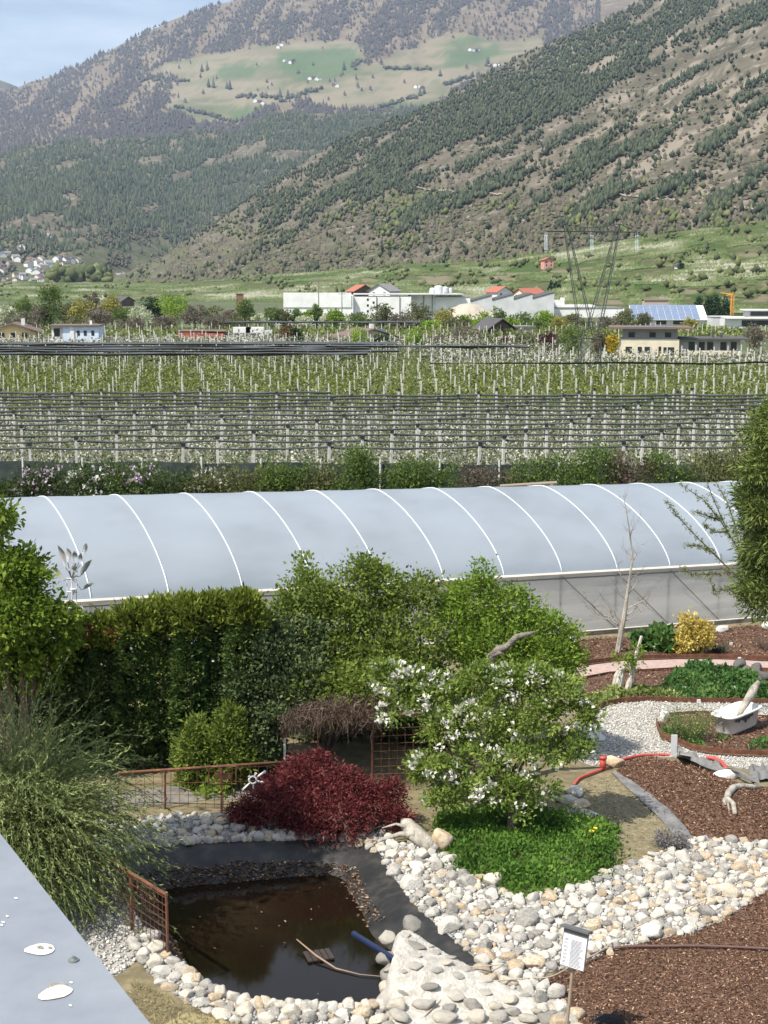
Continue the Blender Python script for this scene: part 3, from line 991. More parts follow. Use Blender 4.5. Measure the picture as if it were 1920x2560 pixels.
ORD = ['first', 'second', 'third', 'fourth', 'fifth', 'sixth', 'seventh', 'eighth', 'ninth', 'tenth', 'eleventh', 'twelfth', 'thirteenth', 'fourteenth']
for r in range(13):
    yb = 77.5 + 3.3 * r
    xa, xb = xl(yb), xr(yb)
    if r == 12:
        xb = -4
    pts = []; rad = []
    for x in np.arange(xa, xb, 1.0):
        ph = ((x - xa - (r * 2.7) % 8.0) / 8.0) % 1.0
        y = yb + x * ROW_YAW
        sag = 0.09 * (4 * ph * (1 - ph)) + 0.012 * math.sin(x * 2.1 + r)
        pts.append((x, y, float(ground_z(x, y)) + 3.78 - sag)); rad.append(0.058 + 0.003 * r + 0.012 * math.sin(x * 1.7 + r * 3))
    m_ = MB(); m_.tube(pts, rad, 6)
    o = m_.build('rolled_hail_net', NETM, smooth=True)
    tag(o, 'dark rolled hail net along the %s wire behind the windbreak mesh' % ORD[r], 'net', 'rolled hail nets on the wires')


def net_roof(xa, xb, ya, yb, label):
    m_ = MB(); n = int((yb - ya) / 1.65)
    xs_ = np.arange(xa, xb + 0.1, 4.0)
    V = []; F = []
    for j in range(n + 1):
        for i, x in enumerate(xs_):
            y = ya + j * 1.65 + x * ROW_YAW
            V.append((x, y, float(ground_z(x, y)) + (4.0 if j % 2 == 0 else 3.72) - 0.12 * abs(math.sin(x * 0.4)) + rng.normal() * 0.05))
    m = len(xs_)
    for j in range(n):
        for i in range(m - 1):
            a = j * m + i
            F.append((a, a + 1, a + m + 1, a + m))
    return tag(mk('hail_net_canopy', V, F, NETM), label, 'net')


for k_, (ya_, yb_, xe_) in enumerate(((178, 182, -1), (185, 188.4, 2), (191.6, 195, 0), (198.2, 203.2, 4), (206.4, 214, 2))):
    net_roof(-66, xe_, ya_, yb_, '%s black hail net strip below the pale houses, counted from the green rows' % ORD[k_])
net_roof(5, 56, 158, 160.5, 'narrow strip of black hail net in front of the cream house')
net_roof(-8, 20, 198, 201.5, 'short black hail net strip beside the bushes and brown house')
net_roof(-36, 10, 318, 326, 'far black hail net canopy behind the red hall')

# windbreak mesh in front of the netted rows
wb = thing('windbreak_fence', 'dark green windbreak mesh on short white posts behind the hedge', 'fence', (0, 74.6, float(ground_z(0, 74.6))))
MESHM = M('green_shade_mesh', [(0.35, (0.02, 0.03, 0.028)), (0.65, (0.05, 0.065, 0.06))], 2, rough=0.9)
m_ = MB()
V = []; F = []
xx = np.arange(-26, 26.1, 1.0)
for x in xx:
    y = 74.6 + 0.06 * math.sin(x * 1.3); z = float(ground_z(x, y))
    V += [(x, y, z + 0.2), (x, y + 0.03 * math.sin(x * 3), z + 3.3 + 0.05 * math.sin(x * 0.9))]
F = [(2 * i, 2 * i + 2, 2 * i + 3, 2 * i + 1) for i in range(len(xx) - 1)]
mk('shade_mesh', V, F, MESHM, wb)
for x in np.arange(-25, 26, 3.1):
    b_ = MB(); z = float(ground_z(x, 74.4)); b_.tube([(x, 74.42, z), (x, 74.42, z + 3.55)], 0.06, 5); b_.build('post', post_mat, wb)

# ---- lattice pylon standing in the orchard
PY = 168.0
pb = gpos(1473, PY)
pyl = thing('lattice_pylon', 'green-grey lattice pylon with V-shaped arms standing in the apple rows', 'pylon', pb)
PYM = M('pylon_steel', (0.07, 0.085, 0.07), 2, rough=0.6, metal=0.3)


def pp(px, py, dy=0.0):
    q = AT(px, py, PY); q = q.copy(); q[1] += dy; return q


wz = 1.2
base4 = {(-1, -1): pp(1449, 985, -wz), (1, -1): pp(1500, 985, -wz), (-1, 1): pp(1449, 985, wz), (1, 1): pp(1500, 985, wz)}
for k in base4:
    base4[k][2] = pb[2] - 0.2
sh4 = {(a, b): pp(1449.5 if a < 0 else 1498, 846, b * wz) for a in (-1, 1) for b in (-1, 1)}
wa4 = {(a, b): pp(1470 if a < 0 else 1479, 826, b * 0.9) for a in (-1, 1) for b in (-1, 1)}
for k in base4:
    m_ = MB(); m_.tube([base4[k], sh4[k]], 0.075, 4); m_.build('leg', PYM, pyl)
lat = MB()
for a, b in (((-1, -1), (1, -1)), ((1, -1), (1, 1)), ((1, 1), (-1, 1)), ((-1, 1), (-1, -1))):
    lat.tube([sh4[a], sh4[b]], 0.055, 4)
    N = 3
    for j in range(N):
        f0, f1 = j / N, (j + 1) / N
        p0 = base4[a] + (sh4[a] - base4[a]) * f0; p1 = base4[b] + (sh4[b] - base4[b]) * f1
        q0 = base4[b] + (sh4[b] - base4[b]) * f0; q1 = base4[a] + (sh4[a] - base4[a]) * f1
        lat.tube([p0, p1], 0.035, 4); lat.tube([q0, q1], 0.035, 4)
lat.build('lattice', PYM, pyl)
# the two arms of the V, each a narrow lattice column spreading from the waist
def arm(side):
    root_o = pp(1449.5 if side < 0 else 1498, 846)
    if side < 0:
        low_out, low_in, top_out, top_in = (1451, 838), (1484, 838), (1412, 577), (1422, 577)
    else:
        low_out, low_in, top_out, top_in = (1497, 838), (1464, 838), (1548, 577), (1539, 577)
    m_ = MB(); ch = []
    for (lo, to) in ((low_out, top_out), (low_in, top_in)):
        for b in (-1, 1):
            pts = [pp(lo[0], lo[1], b * 1.1), pp(to[0], to[1], b * 0.5)]
            m_.tube(pts, 0.06, 4); ch.append(pts)
    n = 9
    for (i, j) in ((0, 2), (1, 3), (0, 1), (2, 3)):
        for k in range(n):
            f0, f1 = k / n, (k + 1) / n
            a = ch[i if k % 2 == 0 else j]; b = ch[j if k % 2 == 0 else i]
            m_.tube([a[0] + (a[1] - a[0]) * f0, b[0] + (b[1] - b[0]) * f1], 0.024, 3)
    pk = pp(1409 if side < 0 else 1551, 557)
    for c in ch:
        m_.tube([c[1], pk], 0.05, 4)
    m_.build('arm', PYM, pyl)
arm(-1); arm(1)
m_ = MB()
for b in (-0.4, 0.4):
    m_.tube([pp(1365, 578, b), pp(1592, 580, b)], 0.06, 4)
    top = [pp(1409, 560, b * 0.5), pp(1450, 567, b * 0.5), pp(1480, 569, b * 0.5), pp(1512, 567, b * 0.5), pp(1551, 560, b * 0.5)]
    m_.tube(top, 0.035, 4)
    for k in range(14):
        x0 = 1412 + k * 10; yt = np.interp(x0 + 5, [1409, 1450, 1480, 1512, 1551], [560, 567, 569, 567, 560])
        m_.tube([pp(x0, 578.5, b), pp(x0 + 5, yt, b * 0.5)], 0.022, 3); m_.tube([pp(x0 + 5, yt, b * 0.5), pp(x0 + 10, 578.5, b)], 0.022, 3)
    m_.tube([pp(1409, 560, b * 0.5), pp(1367, 578, b)], 0.03, 3); m_.tube([pp(1551, 560, b * 0.5), pp(1592, 580, b)], 0.03, 3)
m_.build('crossarm', PYM, pyl)
INSUL = M('glass_insulator', (0.55, 0.62, 0.64), 4, rough=0.2)
for px_ in (1365, 1480, 1592):
    m_ = MB()
    for dx in (-2.3, 2.3):
        for k in range(13):
            q = pp(px_ + dx, 590 + k * 2.9)
            m_.tube([q, q + np.array([0, 0, 0.075])], [0.115, 0.03], 8)
        m_.tube([pp(px_ + dx, 579), pp(px_ + dx, 629)], 0.016, 3)
    m_.tube([pp(px_ - 4, 630), pp(px_ + 4, 630)], 0.03, 4)
    m_.build('insulator', INSUL, pyl)
PLATE = M('yellow_sign_plate', (0.72, 0.47, 0.01), 3, rough=0.5)
for px_ in (1455, 1484):
    m_ = MB(); q = pp(px_, 961, -1.32); m_.box(q, (0.55, 0.04, 0.62)); m_.build('warning_plate', PLATE, pyl)

# ---- buildings
# cream house with the wide flat roof
h = House('farmhouse', 'cream two-storey house with wide flat dark roof beside the apple rows', 'house', gpos(1552, 246), -0.12)
h.o[2] -= 0.0
h.box('wall', 0, 9.7, 0, 9, 0, 3.05, CREAM)
h.box('upper_wall', 0.55, 9.5, 1.2, 9, 3.05, 4.75, GREYW)
h.box('roof', -1.9, 11.9, -1.0, 10, 4.76, 5.06, TILE_B)
for k in range(8):
    h.box('solar_panel', 0.6 + k * 1.05, 1.55 + k * 1.05, 0, 2.4, 5.08, 5.15, SOLAR)
for u, z, w, hh in ((1.3, 0.75, 1.05, 1.0), (3.15, 0.75, 0.7, 1.0), (4.5, 0.75, 1.1, 1.0), (6.5, 0.7, 0.45, 1.1), (8.0, 0.75, 1.8, 0.95)):
    h.win(u, z, w, hh)
for u in (1.8, 5.3, 7.9):
    h.win(u, 3.3, 1.05, 0.85, 1.2)
h.box('wing_wall', 9.72, 20, 1.5, 9, -0.3, 2.95, GREYW)
h.box('wing_roof', 9.9, 21.5, 0.2, 10, 2.97, 3.2, TILE_D)
h.box('balcony', 11.2, 20, 0.7, 1.48, 0.35, 1.1, CREAM)
for u in (11.9, 13.6, 15.0, 17.2, 18.9):
    h.win(u, 1.2, 1.0, 1.35, 1.5)
for v_ in (2.6, 5.2):
    h.win(v_, 3.3, 0.7, 0.9, 9.5, 'right')
h.box('chimney', 15.5, 15.9, 4, 4.4, 3.2, 4.0, TILE_D); h.box('chimney', 16.9, 17.3, 4, 4.4, 3.2, 4.0, TILE_D)

# white and pale blue house
h = House('villa', 'white and pale blue two-storey house beside the tall poplar', 'house', gpos(126, 252), 0.06)
h.box('wall', 2.3, 8.4, 0, 7, 0, 5.0, BLUEW); h.box('stair_wall', 0.1, 2.28, 1.4, 7, 0, 5.0, WHITE)
h.box('balcony', 0.0, 2.28, -0.1, 1.38, 1.9, 2.75, WHITE); h.box('corner_wall', 3.5, 4.2, -0.15, -0.01, 0, 5.0, WHITE)
h.box('roof', -0.2, 8.7, -0.5, 7.4, 5.02, 5.22, TILE_B); h.box('garden_wall', 0, 4.5, -1.2, -1.0, 0, 0.9, WHITE)
for u in (4.9, 6.1, 7.4):
    h.win(u, 3.4, 0.5, 0.85); h.win(u, 1.2, 0.5, 0.85)
for z in (0.8, 3.2):
    h.win(1.0, z, 1.0, 1.4, 1.4)
h.box('chimney', 6.5, 6.9, 3, 3.4, 5.22, 5.9, WHITE)

h = House('farmhouse', 'yellow house with brown pitched roof at the edge of the orchard', 'house', gpos(-25, 262), 0.18)
h.gable_wall(0, 8.2, 0, 10, 3.6, 5.2, YELLOW, 'v'); h.gable('roof', 0, 8.2, 0, 10, 3.5, 5.1, TILE_B, 'v', 0.9)
for u in (2.2, 4.2, 6.2):
    h.win(u, 0.9, 0.9, 1.1); h.win(u, 2.6, 0.9, 0.9)
h.box('balcony', 1.5, 5.5, -0.9, -0.02, 2.0, 2.6, CREAM)
for v_ in (2.0, 5.0, 8.0):
    h.win(v_, 1.5, 1.0, 1.2, 8.2, 'right')
h.box('chimney', 5.4, 5.9, 4, 4.5, 4.6, 5.9, WHITE); h.box('chimney', 5.4, 5.9, 7, 7.5, 4.6, 5.9, WHITE)

h = House('red_hall', 'low red-clad hall with slanted ends among the orchard rows', 'hall', gpos(443, 276), 0.0)
P = [h.W(u, v, z) for (u, z) in ((0.2, 0), (8.6, 0), (9.0, 2.9), (0.0, 3.3)) for v in (0, 8)]
mk('wall', P, [(0, 2, 4, 6), (1, 7, 5, 3), (0, 1, 3, 2), (2, 3, 5, 4), (4, 5, 7, 6), (6, 7, 1, 0)], REDBOARD, h.t)
h.win(1.2, 1.0, 0.7, 1.1); h.win(5.6, 1.0, 0.8, 1.1)
h.box('roof', -0.1, 9.1, -0.1, 8.1, 3.31, 3.42, TILE_B)
h = House('white_annex', 'low white annex with dark flat roof joined to the red hall', 'hall', gpos(563, 276.5), 0.0)
h.box('wall', 0.1, 6.0, 0.3, 7, 0, 2.6, WHITE); h.box('roof', 0.0, 6.2, 0.1, 7.2, 2.61, 2.78, TILE_D)
for px_, nm in ((620, 'white truck with box body parked behind the red hall annex'), (652, 'white truck parked nearest the brown shrub by the red hall')):
    h = House('parked_truck', nm, 'truck', gpos(px_, 292), 0.0, 'trucks behind the red hall')
    h.box('cargo_box', -3.0, 0.6, 0, 2.4, 0.9, 3.6, WHITE); h.box('cab', 0.7, 2.3, 0.1, 2.3, 0.7, 3.0, METALG)
    h.box('windscreen', 2.3, 2.34, 0.3, 2.1, 1.9, 2.7, DARKGLASS)
    h.box('chassis', -3.0, 2.2, 0.2, 2.2, 0.5, 0.69, TILE_D)
    for u in (-2.2, -1.2, 1.5):
        for v_ in (0.15, 2.25):
            w_ = MB(); c = np.array(h.W(u, v_, 0.45)); w_.tube([c + np.array([0, -0.14, 0]), c + np.array([0, 0.14, 0])], 0.45, 10); w_.build('wheel', TILE_D, h.t)

h = House('farmhouse', 'cream house with low brown roof half hidden by a yellow-green bush', 'house', gpos(872, 262), 0.35)
h.gable_wall(0, 9, 0, 8, 2.6, 4.1, CREAM, 'v'); h.gable('roof', 0, 9, 0, 8, 2.5, 4.1, TILE_B, 'v', 1.1)
h.box('chimney', 5.2, 5.8, 3, 3.6, 3.6, 5.0, WHITE); h.win(2.2, 1.1, 0.9, 1.1); h.win(6.4, 1.1, 0.9, 1.1)
for v_ in (2, 5.5):
    h.win(v_, 1.0, 0.9, 1.1, 9, 'right')
h.box('skylight', 6.2, 7.6, 1.5, 2.6, 3.6, 4.05, SOLAR)

h = House('timber_house', 'dark timber gabled house behind the purple bushes', 'house', gpos(1222, 300), 0.3)
h.gable_wall(0, 5.5, 0, 8, 2.8, 5.0, BROWNW, 'v'); h.gable('roof', 0, 5.5, 0, 8, 2.7, 5.0, TILE_D, 'v', 0.8)
h.box('side_roof', 5.9, 11, 1, 7, 3.2, 3.5, TILE_G); h.box('side_wall', 5.6, 10.6, 1.2, 6.8, 0, 3.18, GREYW); h.win(2.7, 2.4, 1.2, 1.0)

# factory halls
h = House('factory_hall', 'long white windowless factory hall behind the riverside trees', 'factory', gpos(709, 500), 0.02)
h.box('wall', 0, 24, 0, 30, 0, 8.0, METALP); h.box('tall_wall', 0.0, 23.8 * 0.98, -0.3, -0.02, 4.0, 9.0, METALP)
h.box('wall_panel', 24.02, 44, 2, 30, 0, 7.6, METALP); h.box('wall_panel', 44.02, 62, 6, 34, 0, 8.2, METALP)
h.box('roof', -0.2, 44.2, -0.1, 30, 9.02, 9.3, METALP) if False else None
h.box('parapet', 24, 62.2, 1.8, 34.2, 8.22, 8.55, METALG)
for u in (24.0, 32, 40):
    h.box('downpipe', u - 0.12, u + 0.12, 1.7, 1.98, 0.5, 7.6, TILE_G)
for u in (48.5, 51.5, 54.5, 57.5):
    h.box('downpipe', u - 0.12, u + 0.12, 5.7, 5.98, 0.5, 8.2, TILE_G)
for z in (2.2, 4.2, 6.2):
    h.win(29.0, z, 0.7, 0.8, 2.0)
h.win(31.0, 5.2, 0.7, 0.8, 2.0)
for u in (19, 21, 23.5):
    h.box('support', u - 0.3, u + 0.3, -0.9, -0.32, 0, 2.6, METALP)

h = House('factory_hall', 'grey factory hall with stepped sawtooth roof behind the sand heap', 'factory', gpos(1190, 505), -0.03)
seg = [(-2, 5.5, 5.9, 8.0), (5.5, 13, 6.3, 8.3), (13, 19.5, 6.6, 8.6), (19.5, 27.0, 6.9, 9.0)]
for a, b, z0, z1 in seg:
    P = [h.W(a, 0, 0), h.W(b, 0, 0), h.W(b, 0, z1), h.W(a, 0, z0), h.W(a, 34, 0), h.W(b, 34, 0), h.W(b, 34, z1), h.W(a, 34, z0)]
    mk('bay_wall', P, [(0, 1, 2, 3), (7, 6, 5, 4), (1, 5, 6, 2), (4, 0, 3, 7), (4, 5, 1, 0)], METALG, h.t)
    Q = [h.W(a, -0.2, z0 + 0.02), h.W(b - 0.05, -0.2, z1 + 0.02), h.W(b - 0.05, 34, z1 + 0.02), h.W(a, 34, z0 + 0.02)]
    mk('bay_roof', [q for q in Q] + [(q[0], q[1], q[2] + 0.2) for q in Q], [(3, 2, 1, 0), (4, 5, 6, 7), (0, 1, 5, 4), (1, 2, 6, 5), (2, 3, 7, 6), (3, 0, 4, 7)], TILE_D, h.t)
h.box('office_wall', -14, -2.02, 1, 30, 0, 7.4, METALP); h.box('office_roof', -14.2, -2.03, 0.8, 30, 7.42, 7.6, TILE_G)
TANK = M('tank_white', (0.62, 0.64, 0.64), 1, rough=0.4)
t0 = np.array(h.W(-13, 8, 7.6)); tk = thing('silo_cluster', 'white filter silos standing on the factory roof', 'silo', t0)
for dx, r_, hh in ((-2.2, 1.0, 2.6), (0, 1.5, 3.4), (2.3, 1.2, 3.0), (4.2, 0.6, 2.6)):
    m_ = MB(); m_.tube([t0 + np.array([dx, 0, 0]), t0 + np.array([dx, 0, hh]), t0 + np.array([dx, 0, hh + 0.4])], [r_, r_, r_ * 0.3], 14); m_.build('tank', TANK, tk)
m_ = MB(); m_.box(t0 + np.array([3, -1.5, 1.5]), (2.4, 0.2, 0.12)); m_.box(t0 + np.array([2.0, -1.5, 0.75]), (0.12, 0.12, 1.5)); m_.box(t0 + np.array([4.0, -1.5, 0.75]), (0.12, 0.12, 1.5)); m_.build('walkway', STEEL, tk)

m_ = MB(); c = gpos(1172, 470); V = [c + np.array([0, 0, 5.9])]; F = []
for j, (f, zz) in enumerate(((0.25, 5.0), (0.5, 3.5), (0.75, 1.8), (1.0, -0.2))):
    for k in range(28):
        a = 6.283 * k / 28; w_ = 1 + 0.13 * math.sin(3 * a + j) + rng.normal() * 0.04
        V.append(c + np.array([12.5 * f * w_ * math.cos(a), 11 * f * w_ * math.sin(a), zz + rng.normal() * 0.25]))
F = [(0, 1 + (k + 1) % 28, 1 + k)[::-1] for k in range(28)]
for j in range(3):
    F += [(1 + j * 28 + k, 1 + (j + 1) * 28 + k, 1 + (j + 1) * 28 + (k + 1) % 28, 1 + j * 28 + (k + 1) % 28) for k in range(28)]
tag(mk('sand_heap', V, F, SANDM, smooth=True, loc=c), 'big pale sand heap in front of the sawtooth factory', 'heap')

h = House('warehouse', 'low white warehouse with rooftop box behind the pylon', 'warehouse', gpos(1296, 520), 0.0)
h.box('wall', 0, 37, 0, 20, 0, 3.4, METALP); h.box('glazing', 0.3, 5.0, -0.06, 0.1, 1.0, 3.0, SOLAR); h.box('roof', -0.3, 37.2, -0.3, 20, 3.42, 3.62, TILE_G)
h.box('roof_storey', 8, 28, 4, 16, 3.64, 4.4, WHITE); h.box('roof_box', 13.5, 17.0, 5, 9, 4.42, 6.2, WHITE); h.box('roof_box', 16.0, 17.2, 5.2, 9, 6.22, 7.0, WHITE)
h.box('canopy', -2, 12, 21, 30, 4.6, 4.9, TILE_D)
for u in np.arange(26, 37, 2.4):
    h.box('wall_panel', u, u + 2.2, -0.07, -0.01, 0.2, 3.3, METALP)

h = House('solar_hall', 'hall with large blue solar roof sloping towards the orchard', 'hall', gpos(1585, 430), -0.05)
P = [h.W(*q) for q in ((0, 0, 0), (21, 0, 0), (21, 16, 0), (0, 16, 0), (0, 0, 1.7), (21, 0, 1.7), (22, 16, 5.4), (1, 16, 5.4))]
mk('wall', P, [(0, 1, 5, 4), (1, 2, 6, 5), (2, 3, 7, 6), (3, 0, 4, 7), (3, 2, 1, 0)], WHITE, h.t)
a_ = [(-0.6, -0.8, 1.6), (19.4, -0.8, 1.6), (20.6, 16.4, 5.6), (0.4, 16.4, 5.6)]
nu, nv = 10, 6
for i in range(nu):
    for j in range(nv):
        def bl(u, v):
            p = [(np.array(a_[0]) * (1 - u) + np.array(a_[1]) * u) * (1 - v) + (np.array(a_[3]) * (1 - u) + np.array(a_[2]) * u) * v][0]
            return p
        q = [bl((i + e) / nu, (j + f) / nv) for e, f in ((0.03, 0.03), (0.97, 0.03), (0.97, 0.97), (0.03, 0.97))]
        P = [h.W(*k) for k in q] + [h.W(k[0], k[1], k[2] + 0.12) for k in q]
        mk('solar_panel', P, [(3, 2, 1, 0), (4, 5, 6, 7), (0, 1, 5, 4), (1, 2, 6, 5), (2, 3, 7, 6), (3, 0, 4, 7)], SOLAR, h.t)
q = [(-0.7, -0.9, 1.5), (21.6, -0.9, 1.5), (22.8, 16.6, 5.5), (0.3, 16.6, 5.5)]
P = [h.W(*k) for k in q] + [h.W(k[0], k[1], k[2] + 0.06) for k in q]
mk('roof', P, [(3, 2, 1, 0), (4, 5, 6, 7), (0, 1, 5, 4), (1, 2, 6, 5), (2, 3, 7, 6), (3, 0, 4, 7)], WHITE, h.t)
for u in (3, 8, 13):
    h.win(u, 0.2, 3.0, 1.2)
h = House('shed', 'low grey shed standing to the side of the solar roof hall', 'shed', gpos(1782, 420), 0.0)
h.box('wall', 0, 6.5, 0, 8, 0, 2.6, METALG); h.box('roof', -0.2, 6.7, -0.2, 8.2, 2.62, 2.8, METALG); h.box('door', 2.0, 4.4, -0.05, 0.05, 0.1, 2.2, METALP)
h = House('flat_roofed_house', 'modern flat-roofed white house with dark glazing below the crane', 'house', gpos(1840, 400), -0.1)
h.box('wall', -1.5, 14, 0, 12, 0, 2.6, WHITE); h.box('roof', -2.6, 15, -1.2, 13, 2.62, 2.95, WHITE); h.box('glazing', 1.5, 9.5, -0.05, 0.1, 0.5, 2.2, DARKGLASS)
h.box('upper_wall', 3.5, 14, 3, 12, 2.97, 4.8, GREYW); h.box('upper_roof', 2.6, 14.8, 2.2, 12.6, 4.82, 5.05, WHITE); h.box('upper_glazing', 4.2, 12, 2.94, 3.1, 3.3, 4.5, DARKGLASS)
c = gpos(1829, 415); cr = thing('tower_crane', 'yellow-orange tower crane beside the dark spruces', 'crane', c)
CRANE = M('crane_paint', (0.65, 0.27, 0.03), 2, rough=0.5)
m_ = MB()
for dx, dy in ((-.35, -.35), (.35, -.35), (.35, .35), (-.35, .35)):
    m_.tube([c + np.array([dx, dy, 0]), c + np.array([dx, dy, 9.0])], 0.09, 4)
for k in range(9):
    m_.tube([c + np.array([-.35, -.35, k]), c + np.array([.35, -.35, k + 1])], 0.05, 3); m_.tube([c + np.array([-.35, .35, k + 1]), c + np.array([-.35, -.35, k])], 0.05, 3)
m_.build('mast', CRANE, cr)
m_ = MB(); m_.tube([c + np.array([-1.8, 0, 8.8]), c + np.array([0, 0, 9.1]), c + np.array([3.5, 30, 9.3])], 0.16, 4); m_.tube([c + np.array([0, 0, 9.0]), c + np.array([0, 0, 9.9])], 0.1, 4); m_.build('jib', CRANE, cr)

# houses on the hill and by the factories
def small_house(px, py, layer, w, d, hh, rz, wall, roof, label, name='house', group=None, rise=0.3, pos=None, wins=True):
    q = layer.at(px, py) if pos is None else pos
    q = q - np.array([0, 0, 0.8])
    k = House(name, label, 'house', q, rz, group)
    k.gable_wall(-w / 2, w / 2, 0, d, hh, hh + w * rise, wall, 'v'); k.gable('roof', -w / 2, w / 2, 0, d, hh - 0.15, hh + w * rise, roof, 'v', 0.7)
    if wins:
        for u in (-w / 4, w / 4):
            k.win(u, hh * 0.35, w * 0.12, hh * 0.22); k.win(u, hh * 0.7, w * 0.12, hh * 0.2)
    return k


small_house(1262, 748, HILL, 8, 9, 4.5, 0.5, WHITE, TILE_R, 'white house with bright red gabled roof above the warehouse', pos=AT(1262, 752, 640))
small_house(1300, 746, HILL, 8, 12, 3.8, -0.9, CREAM, TILE_R, 'cream barn with long dark red roof beside the red-roofed house', pos=AT(1298, 752, 650))
small_house(1372, 671, HILL, 6.0, 7, 6.0, 0.2, PINKW, TILE_R, 'narrow pink villa alone on the slope left of the pylon', rise=0.25)
small_house(915, 738, HILL, 9, 9, 4.0, 0.4, BROWNW, TILE_R, 'brown house with red roof peeking over the white factory', pos=AT(912, 748, 610))
small_house(945, 738, HILL, 10, 9, 4.0, -0.5, WHITE, TILE_G, 'white house with grey roof peeking over the white factory', pos=AT(948, 748, 600))
small_house(320, 757, HILL, 8, 9, 2.6, 0.8, BROWNW, TILE_D, 'small dark barn alone in the field beyond the riverside trees', pos=AT(320, 762, 760))
small_house(1700, 672, HILL, 3, 4, 2.4, 0.2, WHITE, TILE_D, 'tiny white hut beside a cypress on the orchard hill', wins=False)
k = House('stone_barn', 'long pale stone barn on the field above the solar roof', 'barn', AT(1612, 766, 560) , 0.0)
k.box('wall', 0, 9, 0, 6, 0, 2.2, M('pale_stone', (0.45, 0.38, 0.30), 1.5)); k.gable('roof', 0, 9, 0, 6, 2.2, 2.8, TILE_B, 'u', 0.3)
k = House('brick_tower', 'small brown brick tower above the riverside trees', 'tower', AT(600, 762, 560), 0.1)
k.box('wall', -1.4, 1.4, 0, 3, -2, 4.0, M('brown_brick', (0.22, 0.12, 0.08), 3)); k.box('roof', -1.6, 1.6, -0.2, 3.2, 4.02, 4.3, TILE_B)
k = House('storage_hall', 'low grey hall with curved roof behind the small spring trees', 'hall', gpos(640, 430), 0.05)
V = []
for v_ in (0, 14):
    for j in range(9):
        a = math.pi * j / 8; V.append(k.W(6 - 6.5 * math.cos(a), v_, 1.2 + 2.3 * math.sin(a)))
    V += [k.W(12.5, v_, 0), k.W(-0.5, v_, 0)]
F = [tuple(range(11))[::-1], tuple(range(11, 22))] + [(i, i + 1, i + 12, i + 11) for i in range(10)]
mk('shell', V, F, METALG, k.t); k.box('annex_wall', 13, 26, 2, 12, 0, 2.5, METALG); k.box('annex_roof', 12.8, 26.2, 1.8, 12.2, 2.52, 2.7, TILE_G)
k = House('market_hall', 'long white hall standing alone at the edge of the far village', 'hall', AT(170, 733, 1350), 0.0)
k.box('wall', 0, 30, 0, 20, -1, 5.2, WHITE); k.box('glazed_wall', 13, 29, -0.4, -0.05, -1, 5.0, METALG)
for j in range(8):
    k.box('mullion', 13.5 + j * 2, 13.9 + j * 2, -0.7, -0.42, -1, 5.0, WHITE)
k.box('roof', -0.3, 30.5, -0.6, 20.3, 5.22, 5.5, METALG)

# village at the foot of the spur
VG = 'houses of the far village'
vill = []
def vbox(x0, y0, x1, y1, n):
    for _ in range(n):
        vill.append((rng.uniform(x0, x1), rng.uniform(y0, y1)))
vbox(-10, 622, 60, 655, 13); vbox(-10, 662, 30, 690, 6); vbox(70, 655, 180, 692, 24); vbox(-10, 692, 130, 713, 24); vbox(130, 695, 165, 712, 5); vbox(275, 690, 350, 712, 11); vbox(150, 645, 215, 665, 7)
vill.sort(key=lambda q: q[1])
walls = [WHITE, WHITE, WHITE, CREAM, METALP, GREYW]; roofs = [TILE_B, TILE_G, TILE_G, TILE_B, TILE_D]
for i, (a, b) in enumerate(vill):
    w = rng.uniform(8, 15)
    small_house(a, b, SPUR, w, rng.uniform(9, 14), rng.uniform(5, 9), rng.uniform(-1.2, 1.2), walls[i % 6], roofs[(i * 7) % 5], 'small pale house with pitched roof in the far village', 'village_house', VG, wins=False)
k = House('chapel', 'tiny white chapel with a spire alone above the far village', 'chapel', SPUR.at(121, 597), 0.2)
k.box('tower', -2.5, 2.5, 0, 5, -1, 13, WHITE); k.box('nave', 2.6, 12, 0, 7, -1, 6, WHITE)
V = [k.W(*q) for q in ((-2.8, -0.3, 13.02), (2.8, -0.3, 13.02), (2.8, 5.3, 13.02), (-2.8, 5.3, 13.02), (0, 2.5, 24))]
mk('spire', V, [(0, 1, 4), (1, 2, 4), (2, 3, 4), (3, 0, 4), (3, 2, 1, 0)], TILE_G, k.t)
FG = 'farms on the high meadows'
for i, (a, b, n, lab) in enumerate(((698, 116, 3, 'topmost farm on the high meadow, white house'), (728, 156, 3, 'dark-roofed farm building on the green upper meadow'), (790, 203, 4, 'white farm building beside the field track on the lower meadow'),
                           (842, 219, 2, 'brown farm house on the edge of the rounded meadow'), (1190, 128, 4, 'white farm building on the green meadow under the bare wood'), (1095, 92, 2, 'white house at the top tip of the green meadow'),
                           (1240, 168, 3, 'white farm building beside the pine ridge'), (1050, 222, 3, 'farm building among the trees on the lower right meadow'), (650, 260, 3, 'pale sheds at the bottom of the high meadow'))):
    for j in range(n):
        small_house(a + j * 9 - n * 4, b + rng.normal() * 2, HIGH, 16, 15, 9, rng.uniform(-0.8, 0.8), WHITE if (i + j) % 3 else BROWNW, TILE_D if j % 2 else TILE_G, ('%s in the ' % (['leftmost', 'second', 'third', 'fourth'][j]) + 'cluster: ' + lab), 'farmhouse', 'farm buildings on the high meadows', wins=False)

